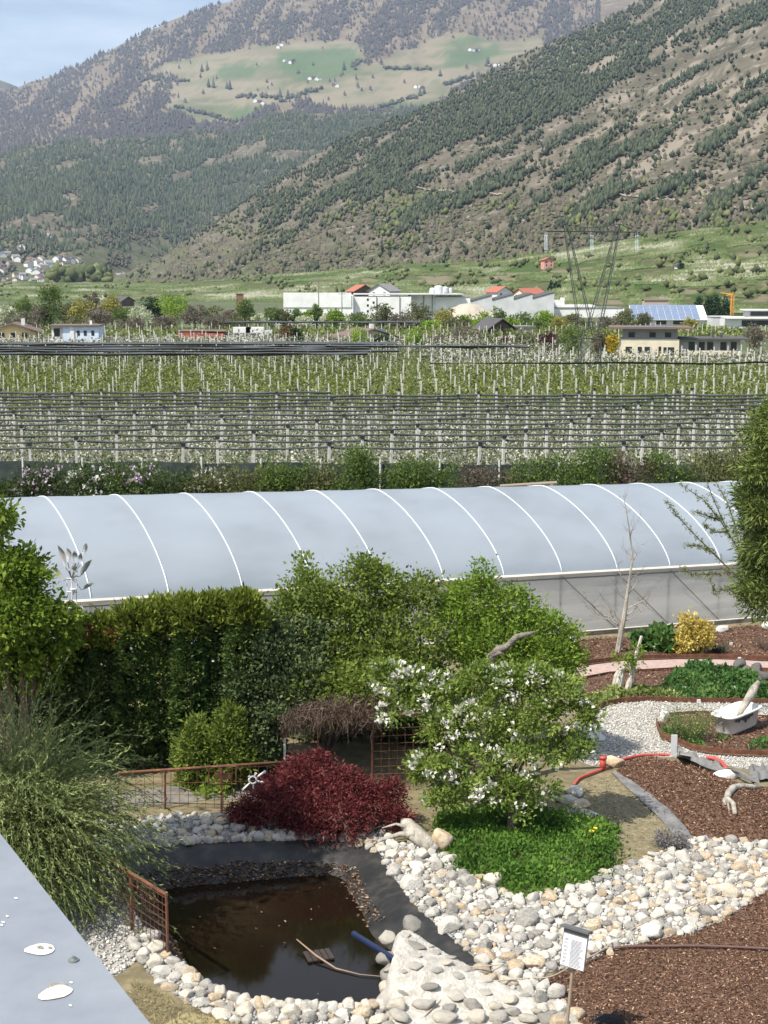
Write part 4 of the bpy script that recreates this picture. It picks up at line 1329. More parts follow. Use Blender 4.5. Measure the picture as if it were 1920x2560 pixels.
# ---- trees on the valley floor
LG = 1.55
LK = {
    'willow': LEAF('willow_leaves', [(0, (0.09, 0.10, 0.025)), (0.5, (0.21, 0.20, 0.05)), (1, (0.33, 0.30, 0.08))], 0.4, gain=LG),
    'green': LEAF('tree_leaves_green', [(0, (0.05, 0.08, 0.022)), (0.5, (0.09, 0.13, 0.035)), (1, (0.16, 0.20, 0.06))], 0.4, gain=LG),
    'bright': LEAF('tree_leaves_bright', [(0, (0.08, 0.13, 0.02)), (0.5, (0.16, 0.24, 0.035)), (1, (0.26, 0.33, 0.06))], 0.4, gain=LG),
    'dark': LEAF('tree_leaves_dark', [(0, (0.015, 0.03, 0.014)), (0.5, (0.03, 0.055, 0.022)), (1, (0.055, 0.085, 0.035))], 0.15, gain=LG),
    'olive': LEAF('tree_leaves_olive', [(0, (0.06, 0.065, 0.03)), (0.5, (0.11, 0.12, 0.055)), (1, (0.19, 0.19, 0.10))], 0.4, gain=LG),
    'bare': LEAF('tree_twigs_bare', [(0, (0.07, 0.06, 0.045)), (0.5, (0.13, 0.115, 0.085)), (1, (0.22, 0.19, 0.15))], 0.4, gain=LG),
    'purple': LEAF('tree_leaves_purple', [(0, (0.03, 0.012, 0.014)), (0.5, (0.065, 0.025, 0.028)), (1, (0.14, 0.07, 0.06))], 0.4, gain=LG),
    'white': LEAF('tree_blossom_white', [(0, (0.12, 0.15, 0.07)), (0.4, (0.28, 0.31, 0.19)), (1, (0.58, 0.57, 0.48))], 0.4, gain=LG),
    'brown': LEAF('tree_leaves_brown', [(0, (0.05, 0.035, 0.02)), (0.5, (0.11, 0.07, 0.035)), (1, (0.18, 0.13, 0.06))], 0.4, gain=LG),
    'yellow': LEAF('tree_blossom_yellow', [(0, (0.12, 0.10, 0.02)), (0.5, (0.33, 0.25, 0.02)), (1, (0.48, 0.37, 0.04))], 0.4, gain=LG),
}


def tree(px, top, wpx, Y, kind, label, shape='round', name='tree', n=None, base=None):
    b = gpos(px, Y) if base is None else base
    tz = AT(px, top, Y)[2]
    hgt = max(1.5, tz - b[2]) * 1.04; w = wpx / FPX * Y / 2 * 1.15
    t = thing(name, label, 'tree' if name != 'shrub' else 'shrub', b)
    tr = MB()
    tr.tube([b + np.array([0, 0, -0.2]), b + np.array([0.03 * w, 0, hgt * 0.3]), b + np.array([0, 0.05, hgt * 0.75])], [0.035 * hgt, 0.025 * hgt, 0.008 * hgt], 6)
    blobs = []
    if shape == 'poplar':
        for k in range(6):
            blobs.append((b[0] + (k % 3 - 1) * w * 0.55, b[1] + rng.normal() * w * 0.3, b[2] + hgt * (0.58 + 0.05 * rng.normal()), w * 0.36, w * 0.36, hgt * rng.uniform(0.36, 0.43)))
    elif shape == 'cone':
        for k in range(6):
            f = k / 6.0
            blobs.append((b[0], b[1], b[2] + hgt * (0.15 + 0.8 * f), w * (1 - 0.85 * f), w * (1 - 0.85 * f), hgt * 0.12))
    else:
        for k in range(9):
            a = 6.283 * k / 9 + rng.random(); rr = rng.uniform(0.3, 0.62)
            blobs.append((b[0] + w * rr * math.cos(a), b[1] + w * rr * math.sin(a), b[2] + hgt * rng.uniform(0.35, 0.78), w * rng.uniform(0.3, 0.5), w * rng.uniform(0.3, 0.5), hgt * rng.uniform(0.16, 0.24)))
        blobs.append((b[0], b[1], b[2] + hgt * 0.55, w * 0.6, w * 0.6, hgt * 0.42))
    limbs(tr, b + np.array([0, 0, hgt * 0.25]), [q[:3] for q in blobs[:5]], 0.018 * hgt, 0.005 * hgt, n=4, seg=3)
    tr.build('trunk', BARK, t)
    leaf = max(0.13, Y * 0.0013)
    n = n or int(min(3200, 950 + w * hgt * 46 * (0.35 / leaf)))
    foliage('crown', t, blobs, n, leaf, LK[kind], clumps=max(30, n // 18), csize=max(w, hgt * 0.5) * 0.09, aspect=0.65, droop=0.5 if kind == 'willow' else 0)
    return t


tree(127, 722, 48, 330, 'green', 'tall dense columnar poplar rising behind the white and blue house', 'poplar', 'poplar_tree', 3000)
T = [(15, 762, 50, 360, 'white', 'pale blossoming tree at the far end of the riverside row'), (60, 745, 70, 380, 'green', 'broad green tree before the poplar, beside the pale blossoming one'), (95, 765, 70, 330, 'bare', 'grey leafless tree between yellow house and poplar'),
     (205, 745, 70, 400, 'willow', 'golden weeping willow next to the poplar'), (165, 760, 50, 410, 'olive', 'olive tree squeezed between poplar and golden willow'), (250, 770, 60, 380, 'bare', 'grey bush beneath the second golden tree'), (280, 738, 55, 420, 'willow', 'slim golden tree right of the weeping willow'),
     (310, 770, 55, 390, 'green', 'small green tree below the dark field barn'), (352, 768, 66, 370, 'white', 'round pale green blossoming tree beside the dark evergreen'), (382, 743, 48, 430, 'dark', 'dark evergreen tree beside the big yellow-green one'),
     (436, 736, 85, 400, 'bright', 'large round yellow-green tree at the middle of the riverside row'), (487, 765, 60, 390, 'bare', 'grey thicket right of the large yellow-green tree'), (530, 768, 60, 400, 'olive', 'olive thicket in front of the pale field'), (232, 728, 26, 520, 'bare', 'small bare tree in the field behind the willows'),
     (613, 748, 48, 400, 'green', 'upright light green tree beside the small brick tower'), (575, 772, 50, 390, 'bare', 'grey-brown thicket left of the upright light green tree'), (650, 785, 40, 390, 'white', 'pale blossoming bush in front of the curved grey hall'), (680, 770, 40, 385, 'green', 'first slim spring tree in front of the white factory'), (710, 772, 36, 385, 'olive', 'second slim spring tree in front of the white factory'),
     (742, 774, 30, 385, 'green', 'third slim spring tree in front of the white factory'), (768, 776, 30, 385, 'bright', 'fourth slim spring tree in front of the white factory'), (792, 766, 30, 385, 'green', 'fifth slim spring tree in front of the white factory'), (760, 792, 46, 380, 'white', 'white blossoming bush under the slim spring trees'), (818, 785, 44, 380, 'white', 'white blossoming bush below the factory corner'), (875, 792, 50, 380, 'white', 'white blossoming bush near the factory windows'),
     (955, 760, 62, 390, 'olive', 'round grey-green tree in front of the factory windows'), (1050, 758, 66, 380, 'olive', 'grey-green willow left of the golden bush'), (1108, 772, 56, 370, 'willow', 'golden round bush in front of the sand heap'), (1020, 795, 60, 380, 'white', 'pale blossoming bush below the grey-green willow'), (1170, 790, 46, 380, 'bright', 'yellow-green bush in front of the sand heap'),
     (1210, 780, 50, 370, 'bright', 'light green tree at the foot of the sand heap'), (1245, 768, 32, 375, 'green', 'slim tree before the corner of the sawtooth factory'), (1310, 785, 70, 370, 'green', 'broad light green tree before the warehouse'), (1366, 780, 50, 365, 'bright', 'light green tree left of the pylon foot'), (1430, 788, 50, 370, 'olive', 'pale tree directly behind the pylon'),
     (1562, 778, 60, 380, 'olive', 'grey-green tree left of the solar roof'), (1600, 785, 55, 360, 'olive', 'grey-green tree overlapping the solar roof'), (1725, 795, 42, 330, 'willow', 'yellow-green tree behind the dark flat roof'), (1760, 812, 26, 320, 'bright', 'small bright bush behind the dark flat roof'),
     (1000, 782, 60, 360, 'bare', 'bare thicket just left of the grey-green willow'), (1075, 800, 50, 350, 'bright', 'low light green bush below the golden round bush'), (1140, 795, 60, 345, 'olive', 'olive bush below the sand heap'), (1270, 795, 56, 350, 'bright', 'bright bush between slim tree and warehouse'),
     (1340, 800, 56, 340, 'green', 'green bush below the broad light green tree'), (1400, 792, 56, 345, 'willow', 'yellowish tree just left of the pylon legs'), (1455, 800, 60, 340, 'olive', 'olive bush between the pylon and solar hall'), (1510, 795, 60, 345, 'bare', 'bare bush left of the grey-green trees'), (905, 785, 60, 370, 'green', 'green bush below the factory windows'),
     (840, 775, 46, 375, 'bright', 'bright tree right of the slim spring trees'), (540, 790, 70, 350, 'bare', 'low grey thicket in front of the pale field'), (590, 795, 60, 350, 'olive', 'low olive thicket beside the grey one'), (410, 790, 60, 350, 'bare', 'grey brush below the large yellow-green tree'), (180, 790, 70, 345, 'olive', 'olive brush at the foot of the poplar'), (330, 795, 70, 345, 'bare', 'grey brush below the round pale tree'), (35, 790, 70, 340, 'bare', 'grey brush at the edge below the broad green tree')]
for q in T:
    if q[5]:
        tree(*q)
T2 = [(715, 815, 52, 262, 'brown', 'rusty brown shrub in front of the parked trucks'), (742, 818, 26, 262, 'dark', 'small dark bush beside the rusty brown shrub'), (736, 842, 45, 255, 'dark', 'low spreading dark conifer below the rusty shrub'),
      (898, 822, 56, 245, 'bright', 'bright yellow-green bush hiding the cream house front'), (952, 838, 30, 245, 'dark', 'dark bush at the corner of the cream house'), (1035, 822, 56, 245, 'bright', 'bright yellow-green bush standing alone in the middle'), (1090, 838, 46, 250, 'bare', 'greyish bare bush beside the bright middle bush'),
      (1170, 815, 80, 258, 'bare', 'large grey leafless tree left of the timber house'), (1232, 835, 50, 250, 'green', 'green bush in front of the timber house'), (1265, 840, 30, 246, 'purple', 'small dark red bush at the timber house'), (1310, 822, 68, 245, 'olive', 'broad olive-green bush right of the timber house'), (1372, 832, 52, 243, 'purple', 'dark purple rounded bush between two green ones'),
      (1428, 815, 70, 240, 'green', 'dark green round tree behind the pylon foot'), (1498, 835, 30, 236, 'brown', 'orange-brown shrub beside the yellow one'), (1528, 835, 34, 236, 'yellow', 'yellow flowering shrub at the cream house wall'), (1885, 810, 60, 262, 'bare', 'grey bare tree at the end of the cream house')]
for q in T2:
    tree(*q, name='shrub')
for i, (a, w) in enumerate(((1748, 26), (1772, 22), (1790, 26), (1812, 22))):
    tree(a, 736 + (i % 2) * 5, w, 470, 'dark', ('%s dark spruce of the group beside the crane' % ORD[i]), 'cone', 'spruce_tree')
for i, a in enumerate((1378, 1388, 1397)):
    tree(a, 703 + i, 9, 760, 'dark', '%s slim dark cypress on the hill near the pylon' % ORD[i], 'cone', 'cypress_tree', 300, base=HILL.at(a, 726))
tree(1703, 657, 9, 800, 'dark', 'lone dark cypress beside the tiny hut', 'cone', 'cypress_tree', 300, base=HILL.at(1703, 672))
# grove in front of the far village
gp = np.array([AT(*q) for q in zip(rng.uniform(120, 270, 420), rng.uniform(676, 722, 420), rng.uniform(1500, 1900, 420))])
gp = np.array([p for p in gp if p[2] < 34])
mass('village_grove', gp - np.array([0, 0, 6]), rng.uniform(9, 15, len(gp)), rng.uniform(8, 14, len(gp)), ROUND, SPRING, label='green wooded grove in front of the far village')
# poles with wires by the factory
wires = []
for px_, top, Y, nm in ((797, 697, 470, 'tall grey power pole in front of the white factory'), (855, 730, 450, 'shorter grey pole near the factory corner'), (1322 - 1000 + 0, 0, 0, None)):
    if nm:
        b = gpos(px_, Y); tz = AT(px_, top, Y)[2]
        m_ = MB(); m_.tube([b, np.array([b[0], b[1], tz])], [0.22, 0.12], 6); m_.box((b[0], b[1], tz - 0.6), (2.2, 0.14, 0.14)); o = m_.build('power_pole', STEEL, loc=b); tag(o, nm, 'pole')
# ================================================================== THE GREENHOUSE AND ITS HEDGE
GA0 = np.array([-8.95, 43.0, 2.43]); GB0 = np.array([13.05, 54.8, 1.22])
GDIR = (GB0 - GA0) / 25.0
gn = np.array([-(GB0 - GA0)[1], (GB0 - GA0)[0], 0]); gn /= np.linalg.norm(gn)
GW, GR, GE = 9.8, 2.52, 1.52


def gprof(a):
    """front gutter (0) over the ridge (0.5) to the rear gutter (1): offset along gn, rise"""
    th = math.pi * a
    c, s = math.cos(th), math.sin(th)
    x = -np.sign(c) * abs(c) ** (2 / GE); y = s ** (2 / GE) if s > 0 else 0
    return (x + 1) * GW / 2, y * GR


def gpt(s, a, lift=0.0):
    o, h = gprof(a)
    return GA0 + GDIR * s + gn * o + np.array([0, 0, h]) + lift * (np.array([0, 0, 1.0]) * math.sin(math.pi * a) - gn * math.cos(math.pi * a))


def film(name, rough, trans, alpha, col, wave):
    m, t, p = _mat(name)
    p.inputs['Roughness'].default_value = rough
    p.inputs['Specular IOR Level'].default_value = 0.6
    tc = t.nodes.new('ShaderNodeTexCoord'); mp = t.nodes.new('ShaderNodeMapping'); mp.inputs['Scale'].default_value = wave
    n = t.nodes.new('ShaderNodeTexNoise'); n.inputs['Scale'].default_value = 1.0; n.inputs['Detail'].default_value = 7
    t.links.new(tc.outputs['Object'], mp.inputs['Vector']); t.links.new(mp.outputs['Vector'], n.inputs['Vector'])
    r = ramp(t, [(0.28, tuple(c * 0.80 for c in col)), (0.5, tuple(c * 0.94 for c in col)), (0.7, col)]); t.links.new(n.outputs['Fac'], r.inputs['Fac']); t.links.new(r.outputs['Color'], p.inputs['Base Color'])
    b = t.nodes.new('ShaderNodeBump'); b.inputs['Strength'].default_value = 0.2; b.inputs['Distance'].default_value = 0.1
    t.links.new(n.outputs['Fac'], b.inputs['Height']); t.links.new(b.outputs['Normal'], p.inputs['Normal'])
    tr = t.nodes.new('ShaderNodeBsdfTranslucent'); t.links.new(r.outputs['Color'], tr.inputs['Color'])
    tp = t.nodes.new('ShaderNodeBsdfTransparent'); tp.inputs['Color'].default_value = (0.9, 0.9, 0.9, 1)
    m1 = t.nodes.new('ShaderNodeMixShader'); m1.inputs[0].default_value = trans
    m2 = t.nodes.new('ShaderNodeMixShader'); m2.inputs[0].default_value = alpha
    t.links.new(p.outputs[0], m1.inputs[1]); t.links.new(tr.outputs[0], m1.inputs[2])
    t.links.new(m1.outputs[0], m2.inputs[1]); t.links.new(tp.outputs[0], m2.inputs[2])
    t.links.new(m2.outputs[0], t.nodes['Material Output'].inputs['Surface'])
    return m


FILM = film('roof_film', 0.36, 0.5, 0.05, (0.51, 0.575, 0.65), (0.3, 0.3, 0.9))
WALLF = film('wall_film', 0.4, 0.5, 0.30, (0.90, 0.86, 0.79), (0.25, 0.25, 4.0))
HOOP = M('white_hoop', (0.66, 0.71, 0.75), 2, rough=0.4)
RAILM = M('cream_rail', (0.66, 0.62, 0.55), 2, rough=0.6)
BASEB = M('base_board', [(0.35, (0.14, 0.12, 0.10)), (0.65, (0.36, 0.33, 0.28))], 2, rough=0.9)
gt = thing('greenhouse_tunnel', 'long plastic-covered greenhouse tunnel with white hoops behind the garden', 'greenhouse', GA0 - np.array([0, 0, 2.4]))
S0, S1 = -12.5, 37.5
ss = np.arange(S0, S1 + 0.01, 0.625)
aa = np.linspace(0, 1, 37)
V = []
for s in ss:
    ph = (s / 2.5) % 1.0
    for a in aa:
        V.append(gpt(s, a, -0.018 * math.sin(math.pi * ph) ** 2 + 0.004 * rng.normal()))
mk('roof_film', V, grid_faces(len(ss), len(aa))[:, ::-1].copy(), FILM, gt, smooth=True)
for k in range(int((S1 - S0) / 2.5) + 1):
    s = S0 + k * 2.5
    m_ = MB(); m_.tube([gpt(s, a, 0.01) for a in np.linspace(0, 1, 33)], 0.022, 5); m_.build('hoop', HOOP, gt, smooth=True)


def wall_base(s, side=0.0):
    p = GA0 + GDIR * s + gn * side
    return np.array([p[0], p[1], p[2] - 2.4])


for side, nm in ((0.0, 'front_film'), (GW, 'rear_film')):
    V = []
    zz = np.linspace(0, 1, 9)
    for s in ss:
        b = wall_base(s, side)
        for f in zz:
            V.append(b + np.array([0, 0, 0.12 + 2.2 * f]) - gn * (0.02 + 0.025 * math.sin(f * 9 + 0.3 * math.sin(s * 0.7)) + 0.01 * rng.normal()) * (1 if side == 0 else -1))
    mk(nm, V, grid_faces(len(ss), len(zz)), WALLF, gt, smooth=True)
for s_end, nm in ((S0, 'end_film'), (S1, 'end_film')):
    P = [gpt(s_end, a) for a in aa]; P += [wall_base(s_end, GW), wall_base(s_end, 0)]
    mk(nm, P, [tuple(range(len(P)))], WALLF, gt)
for a_ in (0.16, 0.27, 0.5, 0.73, 0.84):
    m_ = MB(); m_.tube([gpt(s, a_, -0.09) for s in ss], 0.02, 5); m_.build('purlin', STEEL, gt)
m_ = MB()
m_.tube([GA0 + GDIR * s - gn * 0.05 + np.array([0, 0, -0.04]) for s in ss], 0.075, 6); m_.build('gutter_rail', RAILM, gt)
m_ = MB(); m_.tube([GA0 + GDIR * s - gn * 0.07 + np.array([0, 0, -0.2]) for s in ss], 0.025, 5); m_.build('clamp_rail', STEEL, gt)
for k in range(int((S1 - S0) / 2.5) + 1):
    s = S0 + k * 2.5; b = wall_base(s) + gn * 0.06
    m_ = MB(); m_.tube([b, b + np.array([0, 0, 2.35])], 0.045, 6); m_.build('post', STEEL, gt)
    if s + 2.5 <= S1:
        c = wall_base(s + 2.5) - gn * 0.07; b2 = wall_base(s) - gn * 0.07
        m_ = MB(); m_.tube([b2 + np.array([0, 0, 2.25]), c + np.array([0, 0, 0.15])], 0.014, 4)
        m_.build('brace_wire', BROWNW, gt)
        if k % 2:
            m_ = MB(); m_.tube([b2 + gn * 0.12 + np.array([0, 0, 0.15]), c + gn * 0.12 + np.array([0, 0, 2.25])], 0.014, 4); m_.build('brace_wire', STEEL, gt)
V = []
for s in ss:
    b = wall_base(s)
    for o_, z_ in ((-0.10, -0.1), (-0.10, 0.16), (-0.02, 0.16), (-0.02, -0.1)):
        V.append(b + gn * o_ + np.array([0, 0, z_]))
F = []
for i in range(len(ss) - 1):
    for j in range(3):
        F.append((i * 4 + j, (i + 1) * 4 + j, (i + 1) * 4 + j + 1, i * 4 + j + 1))
mk('base_board', V, F, BASEB, gt)
m_ = MB(); m_.tube([GA0 + GDIR * s - gn * 0.13 + np.array([0, 0, -2.22]) for s in ss], 0.03, 5); m_.build('base_rail', RAILM, gt)

mk('tunnel_floor', [wall_base(S0, 0.2) + np.array([0, 0, 0.06]), wall_base(S1, 0.2) + np.array([0, 0, 0.06]), wall_base(S1, GW - 0.2) + np.array([0, 0, 0.06]), wall_base(S0, GW - 0.2) + np.array([0, 0, 0.06])], [(0, 1, 2, 3)], M('tunnel_sand', (0.55, 0.50, 0.42), 1.5), gt)
# shrubs of the hedge between greenhouse and orchard
HL = {
    'g': LEAF('hedge_leaves', [(0, (0.03, 0.055, 0.014)), (0.5, (0.065, 0.10, 0.024)), (1, (0.13, 0.17, 0.045))], 0.4, gain=1.6),
    'd': LEAF('hedge_leaves_dark', [(0, (0.02, 0.035, 0.012)), (0.5, (0.045, 0.065, 0.022)), (1, (0.085, 0.105, 0.035))], gain=1.5),
    'o': LEAF('hedge_leaves_olive', [(0, (0.04, 0.05, 0.018)), (0.5, (0.085, 0.095, 0.035)), (1, (0.16, 0.15, 0.07))], gain=1.6),
    't': LEAF('hedge_twigs', [(0, (0.06, 0.05, 0.035)), (0.5, (0.13, 0.105, 0.075)), (1, (0.24, 0.19, 0.14))]),
}
PETALW = LEAF('white_petals', [(0, (0.55, 0.55, 0.42)), (0.5, (0.75, 0.74, 0.66)), (1, (0.82, 0.80, 0.76))], 0.3)
PETALP = LEAF('lilac_petals', [(0, (0.38, 0.28, 0.38)), (1, (0.62, 0.52, 0.62))], 0.3)


def bl(px, py, Y, rx, rz, ry=None):
    c = AT(px, py, Y); k = Y / FPX / 0.97
    return (c[0], c[1], c[2], rx * k, (ry if ry is not None else 0.5 * (rx + rz) * k), rz * k)


def shrub(px, top, halfw, Y, kind, label, n=4200, leaf=0.16, flowers=None, name='hedge_shrub', bottom=1255):
    x = gxy(px, Y); g = float(ground_z(x, Y)); b = np.array([x, Y, g])
    t = thing(name, label, 'shrub', b)
    tz = AT(px, top, Y)[2]; h_ = (tz - g) * 1.12; w = halfw / FPX * Y
    blobs = []
    for k in range(7):
        blobs.append((x + w * rng.uniform(-0.75, 0.75), Y + rng.uniform(-0.5, 0.5), g + h_ * rng.uniform(0.4, 0.8), w * rng.uniform(0.28, 0.45), 0.7, h_ * rng.uniform(0.13, 0.22)))
    blobs.append((x, Y, g + h_ * 0.45, w * 0.9, 0.8, h_ * 0.42))
    m_ = MB(); limbs(m_, b, [q[:3] for q in blobs], 0.05, 0.012, n=4, seg=3); m_.build('stems', BARK, t)
    foliage('crown', t, blobs, n, leaf, HL[kind], clumps=n // 16, csize=0.22, aspect=0.55)
    if flowers:
        P, o_, c_ = blob_points([q for q in blobs], 420, 60, 0.1, 0.95, 0.6)
        P[:, 1] -= 0.1
        V, F = leaf_quads(P, rng.normal(size=P.shape) + np.array([0, -0.6, 0.4]), 0.15, 0.95)
        mk('flowers', V, F, flowers, t, rnd=np.repeat(rng.random(len(P)), 4))['kind'] = 'stuff'
    return t


SHR = [(-10, 1178, 75, 70, 'd', 'dark hedge shrub at the far end of the flowering hedge', None), (110, 1168, 75, 70, 'd', 'dark hedge shrub dotted with small lilac and white blooms', PETALP), (225, 1160, 80, 70, 'd', 'dark hedge shrub covered with round white flowers', PETALW), (340, 1166, 70, 70, 'g', 'hedge shrub with pale lilac blooms next to the white-flowered one', PETALP),
       (425, 1180, 70, 69.5, 'd', 'low dark brownish hedge shrub ending the flowering part', None), (520, 1188, 65, 69.5, 'o', 'thin olive hedge shrub with a few white flowers', PETALW), (620, 1180, 75, 69.5, 'o', 'twiggy olive hedge shrub showing bare stems', None), (720, 1178, 70, 69.5, 'g', 'mid-green hedge shrub left of the tall pointed one', None),
       (800, 1176, 60, 69.5, 'o', 'olive hedge shrub below the tall pointed one', None), (885, 1134, 60, 69, 'g', 'tall pointed fresh green hedge shrub behind the middle of the tunnel', None), (985, 1164, 70, 69, 'g', 'broad even green hedge shrub right of the tall pointed one', None), (1090, 1166, 75, 69, 'g', 'broad clipped-looking green hedge shrub beside the bare twigs', None),
       (1215, 1172, 70, 69, 't', 'bare brown twiggy hedge shrub between green ones', None), (1310, 1150, 70, 69, 'g', 'green hedge shrub right of the bare twigs', None), (1400, 1132, 65, 69, 'g', 'tall full green hedge shrub beside the peak of the hedge', None), (1490, 1100, 55, 69, 'g', 'highest green hedge shrub with a rounded peak', None),
       (1580, 1148, 60, 69, 't', 'dry reddish-brown twiggy hedge shrub right of the highest one', None), (1665, 1140, 65, 69, 'g', 'green hedge shrub with dry stems near the cedar', None), (1760, 1126, 65, 69, 'o', 'olive hedge shrub behind the larch twigs', None), (1860, 1130, 70, 69, 'o', 'olive hedge shrub mostly hidden by the cedar', None)]
for q in SHR:
    shrub(q[0], q[1], q[2], q[3], q[4], q[5], flowers=q[6])
m_ = MB(); a = AT(1250, 1216, 66); b = AT(1392, 1208, 66)
m_.tube([a, b], [0.10, 0.12], 6); m_.box((a + b) / 2 - np.array([0, 0.2, 1.9]), (0.14, 0.14, 3.8)); m_.box(a * 0.1 + b * 0.9 - np.array([0, 0.2, 1.9]), (0.14, 0.14, 3.8))
tag(m_.build('timber_beam', M('old_timber', (0.24, 0.20, 0.15), 3), loc=(float(a[0]), 66.0, -1.0)), 'weathered grey beam lying across posts behind the tunnel ridge', 'beam')
# ================================================================== THE GARDEN
def wpoly(px_poly):
    return [tuple(GP(*p)[:2]) for p in px_poly]


def pts_in(poly, n):
    P = np.array(poly); lo, hi = P.min(0), P.max(0)
    out = np.empty((0, 2))
    while len(out) < n:
        q = rng.uniform(lo, hi, (n * 2, 2)); q = q[inside(q[:, 0], q[:, 1], poly)]
        out = np.concatenate([out, q])
    return out[:n]


def area(poly):
    return abs(sum(poly[i][0] * poly[(i + 1) % len(poly)][1] - poly[(i + 1) % len(poly)][0] * poly[i][1] for i in range(len(poly)))) / 2


def GV(x, y):
    return GA + GB * x + GC * y


# ---- surfaces
GRAVELM = M('pale_gravel', [(0.3, (0.26, 0.24, 0.21)), (0.5, (0.40, 0.38, 0.34)), (0.68, (0.58, 0.56, 0.51))], 26, detail=8, rough=0.95, bump=0.6, bscale=60)
MULCHM = M('bark_mulch', [(0.3, (0.055, 0.03, 0.02)), (0.5, (0.12, 0.065, 0.04)), (0.7, (0.24, 0.14, 0.09))], 22, detail=8, rough=0.95, bump=0.8, bscale=45)
PAVEM = M('pink_paving', [(0.35, (0.34, 0.24, 0.21)), (0.65, (0.46, 0.34, 0.30))], 6, rough=0.9)
SOILM = M('olive_soil', [(0.3, (0.12, 0.10, 0.055)), (0.5, (0.19, 0.16, 0.09)), (0.7, (0.30, 0.25, 0.15))], 7, detail=9, rough=0.95, bump=0.5, bscale=30)
YARDM = M('grey_yard', [(0.3, (0.11, 0.10, 0.085)), (0.7, (0.24, 0.22, 0.19))], 5, rough=0.95, bump=0.3)
BEDROCK = M('stone_bed', [(0.3, (0.24, 0.23, 0.21)), (0.5, (0.36, 0.35, 0.32)), (0.7, (0.52, 0.50, 0.46))], 18, detail=9, rough=0.95, bump=0.9, bscale=40)
CHIP = LEAF('bark_chips', [(0, (0.045, 0.022, 0.014)), (0.45, (0.11, 0.055, 0.033)), (0.8, (0.20, 0.11, 0.068)), (0.95, (0.34, 0.22, 0.14)), (1, (0.5, 0.38, 0.26))], 0.0, 0.85, 0.2)
PEB = LEAF('gravel_grains', [(0, (0.22, 0.21, 0.19)), (0.4, (0.42, 0.40, 0.36)), (0.8, (0.60, 0.58, 0.53)), (1, (0.74, 0.72, 0.68))], 0.0, 0.85, 0.2)
GREYPEB = LEAF('bank_grit', [(0, (0.17, 0.17, 0.165)), (0.5, (0.33, 0.33, 0.32)), (0.85, (0.50, 0.49, 0.46)), (1, (0.66, 0.64, 0.60))], 0.0, 0.85, 0.2)

PATH = [(1478, 1800), (1494, 1776), (1525, 1763), (1560, 1757), (1626, 1754), (1701, 1757), (1776, 1758), (1889, 1760), (1990, 1762), (1990, 1930), (1850, 1922), (1790, 1906), (1700, 1895), (1620, 1892), (1560, 1899), (1480, 1915), (1440, 1900), (1430, 1850)]
ISLAND = [(1640, 1814), (1654, 1848), (1688, 1857), (1732, 1876), (1776, 1884), (1839, 1889), (1990, 1893), (1990, 1800), (1900, 1797), (1800, 1788), (1740, 1786), (1665, 1792)]
BEDBACK = [(1405, 1608), (1460, 1600), (1990, 1556), (1990, 1655), (1850, 1648), (1780, 1646), (1700, 1646), (1560, 1650), (1480, 1660), (1405, 1672)]
PAVE = [(1430, 1672), (1480, 1662), (1560, 1652), (1700, 1648), (1780, 1648), (1850, 1650), (1990, 1658), (1990, 1680), (1860, 1672), (1780, 1669), (1600, 1679), (1520, 1686), (1440, 1700)]
BEDMID = [(1440, 1700), (1520, 1687), (1600, 1680), (1780, 1670), (1860, 1673), (1990, 1681), (1990, 1760), (1889, 1758), (1776, 1756), (1701, 1755), (1626, 1752), (1560, 1755), (1525, 1761), (1494, 1774), (1450, 1780)]
MOUND = [(1532, 1936), (1570, 1903), (1625, 1893), (1700, 1907), (1760, 1927), (1850, 1960), (1990, 1985), (1990, 2118), (1920, 2112), (1800, 2100), (1730, 2095), (1690, 2075), (1640, 2020), (1590, 1975)]
MULCHF = [(1345, 2462), (1400, 2425), (1460, 2408), (1540, 2376), (1625, 2353), (1741, 2330), (1828, 2289), (1990, 2170), (1990, 2640), (1470, 2640), (1440, 2540), (1400, 2500)]
OLIVE = [(1440, 1955), (1532, 1937), (1590, 1976), (1640, 2022), (1690, 2077), (1730, 2096), (1654, 2134), (1596, 2152), (1515, 2186), (1458, 2215), (1430, 2150), (1420, 2050)]
GREENB = [(1090, 2055), (1116, 2140), (1151, 2180), (1238, 2208), (1284, 2243), (1365, 2236), (1458, 2213), (1530, 2175), (1535, 2110), (1530, 2065), (1420, 2040), (1250, 2020), (1130, 2030)]
BANK = [(945, 2128), (985, 2112), (1030, 2109), (1116, 2143), (1151, 2178), (1238, 2207), (1284, 2242), (1365, 2236), (1458, 2213), (1515, 2184), (1596, 2150), (1654, 2132), (1730, 2097), (1820, 2100), (1990, 2118), (1990, 2172), (1920, 2222), (1828, 2288),
        (1741, 2329), (1625, 2352), (1539, 2375), (1458, 2408), (1365, 2433), (1342, 2462), (1300, 2440), (1200, 2405), (1130, 2345), (1050, 2275), (985, 2195)]
NEARRIM = [(330, 2350), (372, 2332), (425, 2398), (490, 2452), (560, 2488), (640, 2510), (760, 2519), (850, 2522), (960, 2514), (1010, 2520), (1010, 2640), (800, 2600), (700, 2575), (560, 2550), (470, 2510), (400, 2460), (340, 2395)]
FARRIM = [(240, 2060), (330, 2048), (450, 2040), (560, 2036), (680, 2036), (800, 2040), (900, 2060), (985, 2100), (945, 2128), (870, 2104), (760, 2099), (640, 2102), (540, 2107), (470, 2110), (395, 2116), (330, 2127), (285, 2138), (230, 2130)]
SHADEG = [(120, 2230), (240, 2160), (275, 2180), (310, 2240), (370, 2332), (330, 2355), (345, 2400), (290, 2440), (150, 2440), (60, 2330)]
YARD = [(250, 2035), (330, 2020), (520, 2000), (760, 1995), (1000, 2000), (1000, 1960), (700, 1955), (480, 1960), (250, 1985)]
